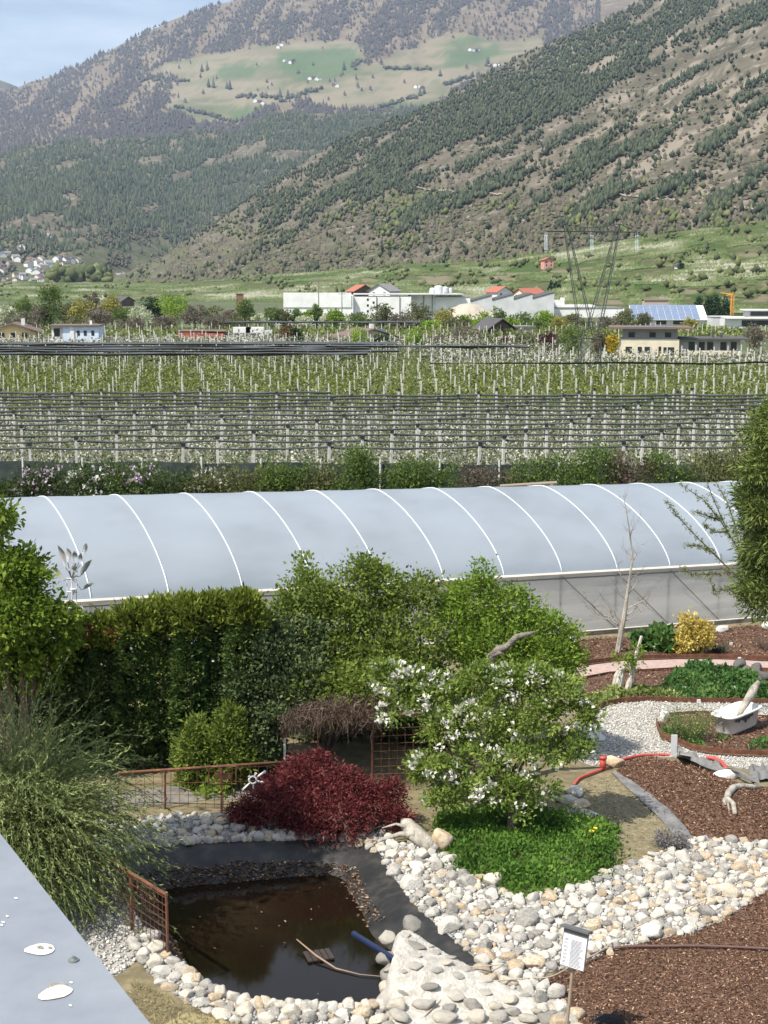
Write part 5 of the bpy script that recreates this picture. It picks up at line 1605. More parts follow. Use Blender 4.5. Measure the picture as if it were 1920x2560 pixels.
DRYG = [(470, 2530), (640, 2570), (800, 2602), (1000, 2640), (1000, 2760), (300, 2760), (330, 2600)]
sheet('gravel_path', PATH, GRAVELM, 0.010)
sheet('island_bed', ISLAND, MULCHM, 0.05)
sheet('tunnel_bed', BEDBACK, MULCHM, 0.03)
sheet('paved_path', PAVE, PAVEM, 0.012)
sheet('planting_bed', BEDMID, MULCHM, 0.03)
sheet('olive_soil', OLIVE, SOILM, 0.008)
sheet('mulch_field', MULCHF, MULCHM, 0.012)
sheet('herb_bed', GREENB, SOILM, 0.016)
sheet('grey_yard', YARD, YARDM, 0.008)
sheet('shaded_gravel', SHADEG, GRAVELM, 0.006)
sheet('dry_grass_ground', DRYG, M('dry_grass', [(0.3, (0.22, 0.18, 0.09)), (0.55, (0.38, 0.32, 0.17)), (0.75, (0.50, 0.43, 0.25))], 9, detail=9, rough=0.95, bump=0.5, bscale=50), 0.006)
bank = sheet('stone_bank', BANK, BEDROCK, 0.012)
rimn = sheet('pond_rim', NEARRIM, BEDROCK, 0.009)
rimf = sheet('pond_terrace', FARRIM, BEDROCK, 0.009)

# mulch mound: raised towards its middle
mp_ = wpoly(MOUND)


def mound_h(x, y):
    x = np.asarray(x, float); y = np.asarray(y, float)
    d = np.where(inside(x, y, mp_), edge_dist(x, y, mp_), -0.1)
    return 0.30 * smooth(0, 1.4, d) + 0.05 * smooth(0, 0.1, d) * vnoise(x * 2.2, y * 2.2) + 0.006


gx_ = np.arange(min(p[0] for p in mp_), max(p[0] for p in mp_), 0.1); gy_ = np.arange(min(p[1] for p in mp_), max(p[1] for p in mp_), 0.1)
X, Y = np.meshgrid(gx_, gy_); ins = inside(X, Y, mp_)
Z = GV(X, Y) + np.where(ins, mound_h(X, Y), -0.05)
F = grid_faces(len(gy_), len(gx_)); F = F[ins.ravel()[F].sum(1) >= 1]
setting(mk('mulch_mound', np.stack([X, Y, Z], -1).reshape(-1, 3), F, MULCHM, smooth=True))


# ---- pond: liner, leaf litter, water
LINER = M('pond_liner', [(0.3, (0.009, 0.009, 0.010)), (0.5, (0.020, 0.0195, 0.0185)), (0.72, (0.062, 0.056, 0.045))], 2.2, detail=8, rough=0.55, bump=0.3, bscale=6)
cen = np.array([PCX, PCY])
per = np.array(POND + [POND[0]]); seg = np.cumsum([0] + [np.hypot(*(per[i + 1] - per[i])) for i in range(len(per) - 1)])
rs = np.linspace(0, seg[-1], 140, endpoint=False)
rp_ = np.stack([np.interp(rs, seg, per[:, 0]), np.interp(rs, seg, per[:, 1])], 1)
fr = [1.03, 1.0, 0.98, 0.95, 0.91, 0.87, 0.82, 0.77, 0.71, 0.65, 0.58, 0.5, 0.4, 0.3, 0.2, 0.1]
V = []
for f in fr:
    q = cen + (rp_ - cen) * f
    z = GV(q[:, 0], q[:, 1]) - basin(q[:, 0], q[:, 1]) + (0.015 if f > 1 else 0.01)
    V.append(np.stack([q[:, 0], q[:, 1], z], 1))
V = np.concatenate(V); V = np.concatenate([V, [[PCX, PCY, GV(PCX, PCY) - 1.0]]])
F = []
for j in range(len(fr) - 1):
    F += [(j * 140 + (k + 1) % 140, j * 140 + k, (j + 1) * 140 + k, (j + 1) * 140 + (k + 1) % 140) for k in range(140)]
F += [((len(fr) - 1) * 140 + (k + 1) % 140, (len(fr) - 1) * 140 + k, len(V) - 1) for k in range(140)]
setting(mk('pond_basin', V, [f[::-1] for f in F], LINER, smooth=True))
WATER, t_, p_ = _mat('pond_water')
p_.inputs['Base Color'].default_value = (0.016, 0.010, 0.006, 1); p_.inputs['Roughness'].default_value = 0.06; p_.inputs['IOR'].default_value = 1.33
n_ = t_.nodes.new('ShaderNodeTexNoise'); n_.inputs['Scale'].default_value = 5; b_ = t_.nodes.new('ShaderNodeBump'); b_.inputs['Strength'].default_value = 0.04
t_.links.new(n_.outputs['Fac'], b_.inputs['Height']); t_.links.new(b_.outputs['Normal'], p_.inputs['Normal'])
n2_ = t_.nodes.new('ShaderNodeTexNoise'); n2_.inputs['Scale'].default_value = 1.1; n2_.inputs['Detail'].default_value = 8
r_ = ramp(t_, [(0.35, (0.005, 0.0035, 0.002)), (0.55, (0.011, 0.007, 0.004)), (0.75, (0.026, 0.016, 0.009))]); t_.links.new(n2_.outputs['Fac'], r_.inputs['Fac']); t_.links.new(r_.outputs['Color'], p_.inputs['Base Color'])
q = cen + (rp_ - cen) * 0.985
setting(mk('pond_water', np.column_stack([q, np.full(len(q), WATER_Z)]), [tuple(range(140))], WATER))
q = pts_in(POND, 42000)
z = GV(q[:, 0], q[:, 1]) - basin(q[:, 0], q[:, 1]); dep = GV(q[:, 0], q[:, 1]) - z
up = (q[:, 1] - PCY) / 3.0
k = (dep > 0.42 - 0.25 * ((up > 0) | (q[:, 0] < PCX - 1.0)) + 0.2 * fbm(q[:, 0], q[:, 1], 2)) & (rng.random(len(q)) < np.clip(0.1 + 0.7 * fbm(q[:, 0] * 0.8 + 3, q[:, 1] * 0.8, 3) + 0.6 * up + 0.35 * (up > 0.15) - 0.6 * (q[:, 0] > PCX + 0.9), 0, 1))
q = q[k]; z = np.maximum(z[k], np.where(rng.random(k.sum()) < 0.004, WATER_Z, -9)) + 0.02
LITTER = LEAF('leaf_litter', [(0, (0.045, 0.028, 0.018)), (0.5, (0.12, 0.075, 0.048)), (0.9, (0.23, 0.16, 0.11)), (1, (0.40, 0.32, 0.24))], 0.0, 0.9, 0.1)
P = np.column_stack([q, z])
D = rng.normal(size=P.shape); D[:, 2] *= 0.25
V, F = leaf_quads(P, D, 0.075, 0.6, 3.0)
setting(mk('leaf_litter', V, F, LITTER, rnd=np.repeat(rng.random(len(P)), 4)), 'stuff', 'brown fallen leaves covering the pond bottom')


# ---- loose material: chips and gravel
def chips(name, px_poly, per_m2, size, mat, label, h=None, dz=0.02, aspect=0.35, flat=2.5, tilt=0.35):
    w = wpoly(px_poly); n = int(area(w) * per_m2)
    q = pts_in(w, n)
    z = GV(q[:, 0], q[:, 1]) + dz + (h(q[:, 0], q[:, 1]) if h else 0)
    P = np.column_stack([q, z]); D = rng.normal(size=P.shape); D[:, 2] *= tilt
    V, F = leaf_quads(P, D, size, aspect, flat)
    return setting(mk(name, V, F, mat, rnd=np.repeat(rng.random(n), 4)), 'stuff', label)


chips('wood_chips', MULCHF, 1100, 0.062, CHIP, 'reddish-brown bark chips of the near mulch field')
chips('wood_chips', MOUND, 750, 0.075, CHIP, 'dark bark chips on the raised mulch mound', h=mound_h, dz=0.012)
chips('wood_chips', BEDBACK, 150, 0.11, CHIP, 'bark chips in the bed along the greenhouse', dz=0.05)
chips('wood_chips', BEDMID, 150, 0.10, CHIP, 'bark chips between the paved path and ground cover', dz=0.05)
chips('wood_chips', ISLAND, 200, 0.10, CHIP, 'bark chips in the island bed round the bathtub', dz=0.065)


def grit(name, px_poly, per_m2, size, mat, label, dz=0.0, fn=None, keep=None):
    w = wpoly(px_poly); n = int(area(w) * per_m2)
    q = pts_in(w, n)
    if keep is not None:
        q = q[keep(q)]; n = len(q)
    z = GV(q[:, 0], q[:, 1]) + dz - (basin(q[:, 0], q[:, 1]) if fn else 0)
    s = size * rng.uniform(0.5, 1.5, n)
    o = mass(name, np.column_stack([q, z]), s * 0.8, s * 1.3, OCTA, mat, jit=0.22, label=label)
    return o


grit('gravel', PATH, 420, 0.036, PEB, 'pale crushed gravel of the winding path', 0.005)
grit('gravel', SHADEG, 260, 0.05, PEB, 'white gravel in the shade of the green broom shrub', 0.0)
grit('gravel', BANK, 420, 0.042, GREYPEB, 'grey grit between the stones of the bank', 0.005, fn=True)
grit('gravel', NEARRIM, 300, 0.05, GREYPEB, 'grey grit between the rim stones near the pond', 0.0, fn=True)
grit('gravel', FARRIM, 240, 0.05, GREYPEB, 'grey grit among the terrace stones behind the pond', 0.0, fn=True)

# ---- stones: a few shapes shared by all
STONEM = M('river_stone', [(0.2, (0.17, 0.16, 0.15)), (0.32, (0.34, 0.32, 0.285)), (0.42, (0.47, 0.445, 0.395)), (0.58, (0.60, 0.57, 0.505)), (0.68, (0.52, 0.435, 0.31)), (0.735, (0.40, 0.28, 0.165)), (0.79, (0.48, 0.44, 0.37)), (0.92, (0.28, 0.27, 0.25))], 3.2, detail=12, rough=0.85, bump=0.7, bscale=9, rndmix=0.5)


def stone_shape(k, sub):
    r2 = np.random.default_rng(100 + k)
    bm = bmesh.new(); bmesh.ops.create_icosphere(bm, subdivisions=sub, radius=1.0)
    V = np.array([v.co[:] for v in bm.verts]); F = np.array([[v.index for v in f.verts] for f in bm.faces]); bm.free()
    ph = r2.uniform(0, 6.28, (5, 3)); fq = r2.uniform(0.8, 2.6, (5, 3))
    d = sum(0.055 * np.sin(V @ fq[i] * 1.6 + ph[i, 0]) * np.cos(V @ np.roll(fq[i], 1) + ph[i, 1]) for i in range(5))
    V = V * (1 + d)[:, None]
    for _ in range(11):
        n = r2.normal(size=3); n /= np.linalg.norm(n); c = r2.uniform(0.62, 0.9)
        e = np.maximum(0, V @ n - c); V = V - (e * 0.95)[:, None] * n
    return V, F


SH3 = [stone_shape(k, 3) for k in range(9)]; SH2 = [stone_shape(k, 2) for k in range(9)]
SMESH = []
for k, (V, F) in enumerate(SH3):
    o = mk('stone', V, F, STONEM, smooth=True); SMESH.append(o.data); bpy.data.objects.remove(o)
    if k % 2:
        SMESH[-1].polygons.foreach_set('use_smooth', np.zeros(len(F), bool))


def pack(poly, rmax, rmin, n, tries=14, gap=0.86, ex=4.0):
    """stones of falling size packed side by side"""
    out = np.zeros((n, 3)); m = 0
    rr = np.sort(rmin + (rmax - rmin) * rng.random(n) ** ex if ex else np.clip(0.06 * np.exp(0.44 * rng.normal(size=n)), rmin, rmax))[::-1]
    Q = pts_in(poly, n * tries).reshape(n, tries, 2)
    for k, r in enumerate(rr):
        for x, y in Q[k]:
            if m and np.any(np.hypot(out[:m, 0] - x, out[:m, 1] - y) < (out[:m, 2] + r) * gap):
                continue
            out[m] = (x, y, r); m += 1
            break
    return out[:m]


def lay_stones(parent, packs, nbig):
    packs = packs[np.argsort(-packs[:, 2])]
    smallV, smallF, sr, off = [], [], [], 0
    for i, (x, y, r) in enumerate(packs):
        z = gz(x, y)
        a = rng.random() * 6.283; sx, sy, sz = r * rng.uniform(0.95, 1.3), r * rng.uniform(0.75, 1.0), r * rng.uniform(0.55, 0.85)
        if i < nbig:
            o = bpy.data.objects.new('stone', SMESH[rng.integers(9)]); COL.objects.link(o)
            o.location = (x, y, z + sz * 0.45); o.rotation_euler = (rng.normal() * 0.2, rng.normal() * 0.2, a); o.scale = (sx, sy, sz)
            o.parent = parent
        else:
            V, F = SH2[rng.integers(9)]
            c, s = math.cos(a), math.sin(a)
            W = V * np.array([sx, sy, sz]); W = np.stack([W[:, 0] * c - W[:, 1] * s + x, W[:, 0] * s + W[:, 1] * c + y, W[:, 2] + z + sz * 0.4], 1)
            smallV.append(W); smallF.append(F + off); sr.append(np.full(len(V), rng.random())); off += len(V)
    if smallV:
        o = mk('small_stones', np.concatenate(smallV), np.concatenate(smallF), STONEM, parent, smooth=True, rnd=np.concatenate(sr)); o['kind'] = 'stuff'


lay_stones(bank, pack(wpoly(BANK), 0.25, 0.035, 3600, tries=8, ex=0), 299)
lay_stones(rimn, pack(wpoly(NEARRIM), 0.22, 0.035, 1500, tries=8, ex=0), 290)
lay_stones(rimf, pack(wpoly(FARRIM), 0.22, 0.035, 1100, tries=8, ex=0), 270)
RUB = [(1195, 2400), (1300, 2440), (1345, 2460), (1402, 2500), (1442, 2545), (1475, 2640), (1440, 2640), (1330, 2490), (1265, 2470), (1200, 2445)]
rub = sheet('rubble_strip', RUB, BEDROCK, 0.011)
lay_stones(rub, pack(wpoly(RUB), 0.2, 0.04, 500, tries=9, ex=0), 120)
# one even row of round stones along the far and near water's edge
for (px0, px1, parent) in ((290, 950, rimf), (430, 960, rimn)):
    for px_ in np.arange(px0, px1, 21):
        ed = [p for p in POND_PX if (p[1] < 2200) == (parent is rimf)]
        ed = sorted(ed); py_ = np.interp(px_, [p[0] for p in ed], [p[1] for p in ed])
        g = GP(px_ + rng.normal() * 3, py_ + (-3 if parent is rimf else 6))
        o = bpy.data.objects.new('stone', SMESH[rng.integers(9)]); COL.objects.link(o)
        r = rng.uniform(0.09, 0.15); o.location = (g[0], g[1], GV(g[0], g[1]) + r * 0.35); o.scale = (r, r * 0.9, r * rng.uniform(0.8, 1.2)); o.rotation_euler = (0.2, 0.1, rng.random() * 6); o.parent = parent


def boulder(px, py, r, label, name='boulder', sq=(1.2, 0.9, 0.75), mat=None, dz=0.0):
    g = GP(px, py)
    V, F = SH3[rng.integers(9)]
    o = mk(name, V * r * np.array(sq), F, mat or STONEM, smooth=True)
    o.location = (g[0], g[1], g[2] + r * sq[2] * 0.55 + dz); o.rotation_euler = (0, 0, rng.random() * 6)
    return tag(o, label, 'stone')


WSTONE = M('white_stone', (0.66, 0.65, 0.62), 5, rough=0.85, bump=0.4)
boulder(1660, 1806, 0.2, 'upright white stone at the tip of the island bed', sq=(0.8, 0.8, 1.3), mat=WSTONE)
boulder(1816, 1946, 0.24, 'long white stone on the dark fabric by the red pipe', sq=(1.5, 0.8, 0.6), mat=WSTONE)
boulder(1536, 1915, 0.26, 'brownish boulder beside the red pipe cap')
boulder(1105, 2122, 0.3, 'tall ochre boulder at the corner of the herb bed', sq=(0.9, 0.8, 1.1))
for i, (a, b) in enumerate(((1430, 1608), (1676, 1593), (1806, 1580), (1915, 1572))):
    boulder(a, b, 0.24, '%s white stone weighing down the greenhouse base' % ORD[i], sq=(1.1, 0.8, 0.8), mat=WSTONE)
for i, (a, b) in enumerate(((1455, 1828), (1478, 1838), (1500, 1832), (1470, 1852), (1497, 1850))):
    boulder(a, b, 0.2, '%s white rock of the pile under the blossoming tree' % ORD[i], mat=WSTONE)
for i, (a, b) in enumerate(((1418, 2005), (1450, 2015), (1430, 2040), (1470, 2045), (1440, 1985))):
    boulder(a, b, 0.24, '%s grey slab of the shaded rockery beside the olive soil' % ORD[i], sq=(1.4, 1.0, 0.5))
for i, (a, b) in enumerate(((1850, 1672), (1870, 1690), (1890, 1680), (1905, 1700), (1885, 1710))):
    boulder(a, b, 0.25, '%s dark rock of the little cascade by the paved path' % ORD[i], sq=(1.2, 0.9, 0.9), mat=M('dark_rock', (0.10, 0.095, 0.09), 5, bump=0.5) if i == 0 else bpy.data.materials['dark_rock'])

# ---- masonry spillway at the pond
sp = thing('masonry_spillway', 'white-mortared stone spillway block jutting into the pond', 'masonry', GP(1080, 2470))
MORTAR = M('white_mortar', [(0.3, (0.34, 0.315, 0.27)), (0.5, (0.47, 0.44, 0.385)), (0.7, (0.62, 0.59, 0.53))], 6, detail=9, rough=0.95, bump=0.8, bscale=18)
SPX = [(962, 2520), (955, 2470), (978, 2440), (962, 2415), (985, 2390), (1035, 2385), (1095, 2410), (1180, 2440), (1265, 2470), (1340, 2490), (1405, 2530), (1450, 2600), (1320, 2680), (1000, 2680), (960, 2600)]
spw = wpoly(SPX); sc_ = np.mean(spw, axis=0)


def sp_h(x, y):
    d = np.where(inside(x, y, spw), edge_dist(x, y, spw), 0)
    u = np.clip((x - spw[3][0]) / 2.6, 0, 1)
    return (0.62 * (1 - u) ** 1.3 + 0.10) * smooth(0, 0.22, d) * (1 - 0.75 * smooth(0.2, 1.1, (sc_[1] + 0.55) - y))


gx_ = np.arange(min(p[0] for p in spw), max(p[0] for p in spw), 0.06); gy_ = np.arange(min(p[1] for p in spw), max(p[1] for p in spw), 0.06)
X, Y = np.meshgrid(gx_, gy_); ins = inside(X, Y, spw)
Z = GV(X, Y) - 0.02 + sp_h(X, Y) + 0.05 * (fbm(X * 5, Y * 5, 3) - 0.5) * ins - 0.9 * (~ins)
F = grid_faces(len(gy_), len(gx_)); fl = ins.ravel()
F = F[fl[F].sum(1) >= 2]
mk('mortar_body', np.stack([X, Y, Z], -1).reshape(-1, 3), F, MORTAR, sp, smooth=True)
SLABM = M('grey_slab_stone', [(0.3, (0.25, 0.235, 0.205)), (0.5, (0.38, 0.355, 0.31)), (0.7, (0.50, 0.45, 0.37))], 3, detail=12, rough=0.9, bump=0.7, bscale=9, rndmix=0.5)
SLAB = []
for k, (V, F) in enumerate(SH3):
    o = mk('stone', V, F, SLABM, smooth=False); SLAB.append(o.data); bpy.data.objects.remove(o)
for x, y, r in pack(spw, 0.21, 0.07, 100, 14, 1.02, 1.6):
    z = GV(x, y) + float(sp_h(np.array(x), np.array(y)))
    o = bpy.data.objects.new('stone', SLAB[rng.integers(9)]); COL.objects.link(o); o.parent = sp
    near = y < sc_[1] - 0.35
    o.location = np.array([x, y, z + (0.03 if near else -0.035)]) - np.array(list(sp['_o'])); o.scale = (r * 1.2, r * 0.85, r * (0.6 if near else 0.3)); o.rotation_euler = (rng.normal() * 0.15, rng.normal() * 0.15, rng.normal() * 0.5)
for a, b, z0, r in ((968, 2400, 0.42, 0.16), (965, 2425, 0.2, 0.17), (975, 2448, 0.1, 0.2), (1000, 2452, 0.12, 0.24), (968, 2470, 0.0, 0.16), (1030, 2390, 0.62, 0.2)):
    g = GP(a, b); o = bpy.data.objects.new('stone', SLAB[rng.integers(9)]); COL.objects.link(o); o.parent = sp
    o.location = np.array([g[0], g[1], GV(g[0], g[1]) + z0]) - np.array(list(sp['_o'])); o.scale = (r * 1.1, r, r * 0.8); o.rotation_euler = (0, 0, rng.random() * 6)

PIPEM = M('dark_blue_pipe', (0.012, 0.02, 0.055), 3, rough=0.3)
m_ = MB(); a = GP(884, 2335, 0.22); b = GP(990, 2402, 0.3)
m_.tube([a, b], 0.062, 14, cap=False); m_.tube([a + (b - a) * 0.002, b], 0.05, 14, cap=True)
tag(m_.build('drain_pipe', PIPEM, smooth=True), 'dark blue plastic pipe sticking out of the spillway over the pond', 'pipe')
c = AT(797, 2392, 0.0001) * 0 + np.array([(lambda d, t: (t * d[0], t * d[1], WATER_Z))(ray(797, 2392), (WATER_Z - CAMZ) / ray(797, 2392)[2])])[0]
raft = thing('floating_grate', 'small dark wooden grate floating on the pond water', 'grate', c)
for k in range(5):
    q = MB(); q.box(c + np.array([(k - 2) * 0.1, (k - 2) * 0.03, 0.028]), (0.085, 0.42, 0.03), 0.3); q.build('slat', M('wet_wood', (0.04, 0.03, 0.025), 6) if k == 0 else bpy.data.materials['wet_wood'], raft)
wpt = lambda a, b: np.array([(lambda d, t: (t * d[0], t * d[1], WATER_Z + 0.03))(ray(a, b), (WATER_Z - CAMZ) / ray(a, b)[2])])[0]
m_ = MB(); m_.tube([wpt(742, 2367) + np.array([0, 0, 0.12]), wpt(790, 2400) + np.array([0, 0, 0.06]), wpt(840, 2425), wpt(900, 2440), wpt(955, 2445)], [0.012, 0.022, 0.018, 0.01, 0.008], 5)
tag(m_.build('stick', M('pale_stick', (0.28, 0.19, 0.14), 8)), 'thin pale stick lying across the floating grate', 'stick')

# ---- corten edgings
CORTEN = M('rusty_steel', [(0.3, (0.075, 0.03, 0.018)), (0.55, (0.15, 0.06, 0.032)), (0.75, (0.27, 0.11, 0.05))], 6, detail=8, rough=0.85)


def edging(px_line, h_, label, lift=0.0):
    P = [GP(*p) for p in px_line]
    V = []
    for i, p in enumerate(P):
        d = P[min(i + 1, len(P) - 1)] - P[max(i - 1, 0)]; n = np.array([-d[1], d[0], 0]); n /= np.linalg.norm(n) + 1e-9
        for o_, z_ in ((-0.012, -0.05), (-0.012, h_), (0.012, h_), (0.012, -0.05)):
            V.append(p + n * o_ + np.array([0, 0, z_ + lift]))
    F = []
    for i in range(len(P) - 1):
        for j in range(4):
            F.append((i * 4 + j, (i + 1) * 4 + j, (i + 1) * 4 + (j + 1) % 4, i * 4 + (j + 1) % 4))
    o = mk('steel_edging', V, F, CORTEN, loc=P[0])
    return tag(o, label, 'edging')


edging([(1484, 1790), (1494, 1776), (1508, 1768), (1525, 1763), (1560, 1757), (1626, 1754), (1701, 1757), (1776, 1758), (1889, 1760), (1990, 1762)], 0.17, 'rusty steel edging between ground cover and gravel path')
edging([(1641, 1808), (1646, 1830), (1655, 1848), (1688, 1857), (1732, 1876), (1776, 1884), (1839, 1889), (1990, 1893)], 0.17, 'rusty steel edging along the near side of the island bed')
edging([(1665, 1792), (1740, 1786), (1800, 1788), (1900, 1797), (1990, 1800)], 0.12, 'rusty steel edging along the far side of the island bed')
edging([(1405, 1672), (1480, 1660), (1560, 1650), (1700, 1646), (1780, 1646), (1850, 1648), (1990, 1655)], 0.16, 'dark steel edging between greenhouse bed and paved path')
edging([(1440, 1702), (1520, 1687), (1600, 1680), (1780, 1670), (1860, 1673), (1990, 1681)], 0.10, 'thin steel edging along the near side of the paved path')

# ---- rusty railings by the pond
def mesh_fence(name, label, base, top, posts_at, cell=0.14, r=0.007, rail_r=0.03):
    """base, top: two 3-D end points each; posts_at: fractions"""
    t = thing(name, label, 'fence', base[0])
    m_ = MB(); m_.tube([top[0], top[1]], rail_r, 8); m_.build('rail', CORTEN, t, smooth=True)
    for f in posts_at:
        m_ = MB(); m_.tube([base[0] + (base[1] - base[0]) * f - np.array([0, 0, 0.15]), top[0] + (top[1] - top[0]) * f], 0.028, 6); m_.build('post', CORTEN, t)
    L = np.linalg.norm(base[1] - base[0]); H = np.linalg.norm(top[0] - base[0])
    w = MB()
    n = int(L / cell)
    for k in range(1, n):
        f = k / n
        w.tube([base[0] + (base[1] - base[0]) * f + np.array([0, 0, 0.08]), top[0] + (top[1] - top[0]) * f], r, 3, cap=False)
    nh = int(H / cell)
    for k in range(nh):
        f = 0.08 + 0.86 * k / (nh - 1)
        w.tube([base[0] + (top[0] - base[0]) * f, base[1] + (top[1] - base[1]) * f], r, 3, cap=False)
    w.build('wire_mesh', CORTEN, t)['kind'] = 'stuff'
    return t


b0, b1 = GP(420, 2392), GP(248, 2272)
mesh_fence('pond_railing', 'rusty wire-mesh railing running along the near side of the pond', (b0, b1), (b0 + np.array([0, 0, 1.16]), b1 + np.array([0, 0, 1.12])), (0, 0.5, 1), rail_r=0.036)
b0, b1 = AT(296, 2044, 31.4), AT(712, 2024, 31.4)
b0[2] = GV(b0[0], b0[1]); b1[2] = GV(b1[0], b1[1])
t0, t1 = AT(296, 1932, 31.4), AT(712, 1905, 31.4)
mesh_fence('garden_railing', 'rusty wire-mesh railing behind the pond below the conifer hedge', (b0, b1), (t0, t1), (0.0, 0.28, 0.62, 1.0), cell=0.2)
fb = thing('rusty_frame', 'small rusty frame with a plate hanging on the rear railing', 'frame', AT(522, 1956, 31.2))
m_ = MB(); c4 = [AT(x, y, 31.25) for x, y in ((522, 1918), (590, 1916), (590, 1960), (522, 1960))]
for i in range(4):
    m_.tube([c4[i], c4[(i + 1) % 4]], 0.018, 4)
m_.build('frame_bar', CORTEN, fb); m_ = MB(); m_.box(AT(556, 1940, 31.22), (0.36, 0.02, 0.14)); m_.build('plate', CORTEN, fb)
wh = thing('broken_wheel_ornament', 'broken white wheel ornament with spokes beside the red maple', 'wheel ornament', AT(633, 1985, 30.9))
WPAINT = M('white_paint', (0.76, 0.75, 0.72), 5, rough=0.5)
c = AT(632, 1950, 30.95)
m_ = MB(); m_.tube([c + 0.085 * np.array([math.cos(a), 0, math.sin(a)]) for a in np.linspace(0, 6.283, 17)], 0.022, 5); m_.build('hub_ring', WPAINT, wh)
for x, y in ((664, 1928), (662, 1957), (606, 1975), (622, 1940), (640, 1932), (636, 1982)):
    e = AT(x, y, 30.95); d = (e - c); d /= np.linalg.norm(d); m_ = MB(); m_.tube([c + d * 0.09, e], [0.018, 0.032], 5); m_.build('spoke', WPAINT, wh)

# ---- pergola with trellis
pg = thing('garden_pergola', 'overgrown rusty pergola with open trellis panels behind the red maple', 'pergola', AT(820, 1960, 33.6))
for px_, y0, y1, mt in ((712, 1800, 1965, CORTEN), (795, 1815, 1965, CORTEN), (931, 1790, 1985, CORTEN), (1130, 1760, 1980, CORTEN)):
    m_ = MB(); a = AT(px_, y1, 33.6); a[2] = GV(a[0], a[1]) - 0.1; m_.tube([a, AT(px_, y0, 33.6)], 0.026, 6); m_.build('post', mt, pg)
m_ = MB(); m_.tube([AT(711.5, 1905, 33.56), AT(711.5, 1845, 33.56)], 0.03, 6); m_.build('painted_sleeve', WPAINT, pg)
for (x0, x1, ya, yb) in ((714, 794, 1822, 1970), (933, 1129, 1822, 1970)):
    w = MB()
    for x in np.arange(x0, x1 + 1, 20):
        w.tube([AT(x, yb, 33.6), AT(x, ya, 33.6)], 0.008, 3)
    for y in np.arange(ya, yb, 19):
        w.tube([AT(x0, y, 33.6), AT(x1, y - 8, 33.6)], 0.008, 3)
    w.build('trellis', CORTEN, pg)
m_ = MB(); m_.tube([AT(700, 1800, 33.6), AT(1140, 1780, 33.6)], 0.05, 6); m_.build('beam', BROWNW, pg); m_ = MB(); m_.tube([AT(700, 1790, 36.5), AT(1140, 1780, 36.5)], 0.05, 6); m_.build('beam', BROWNW, pg)
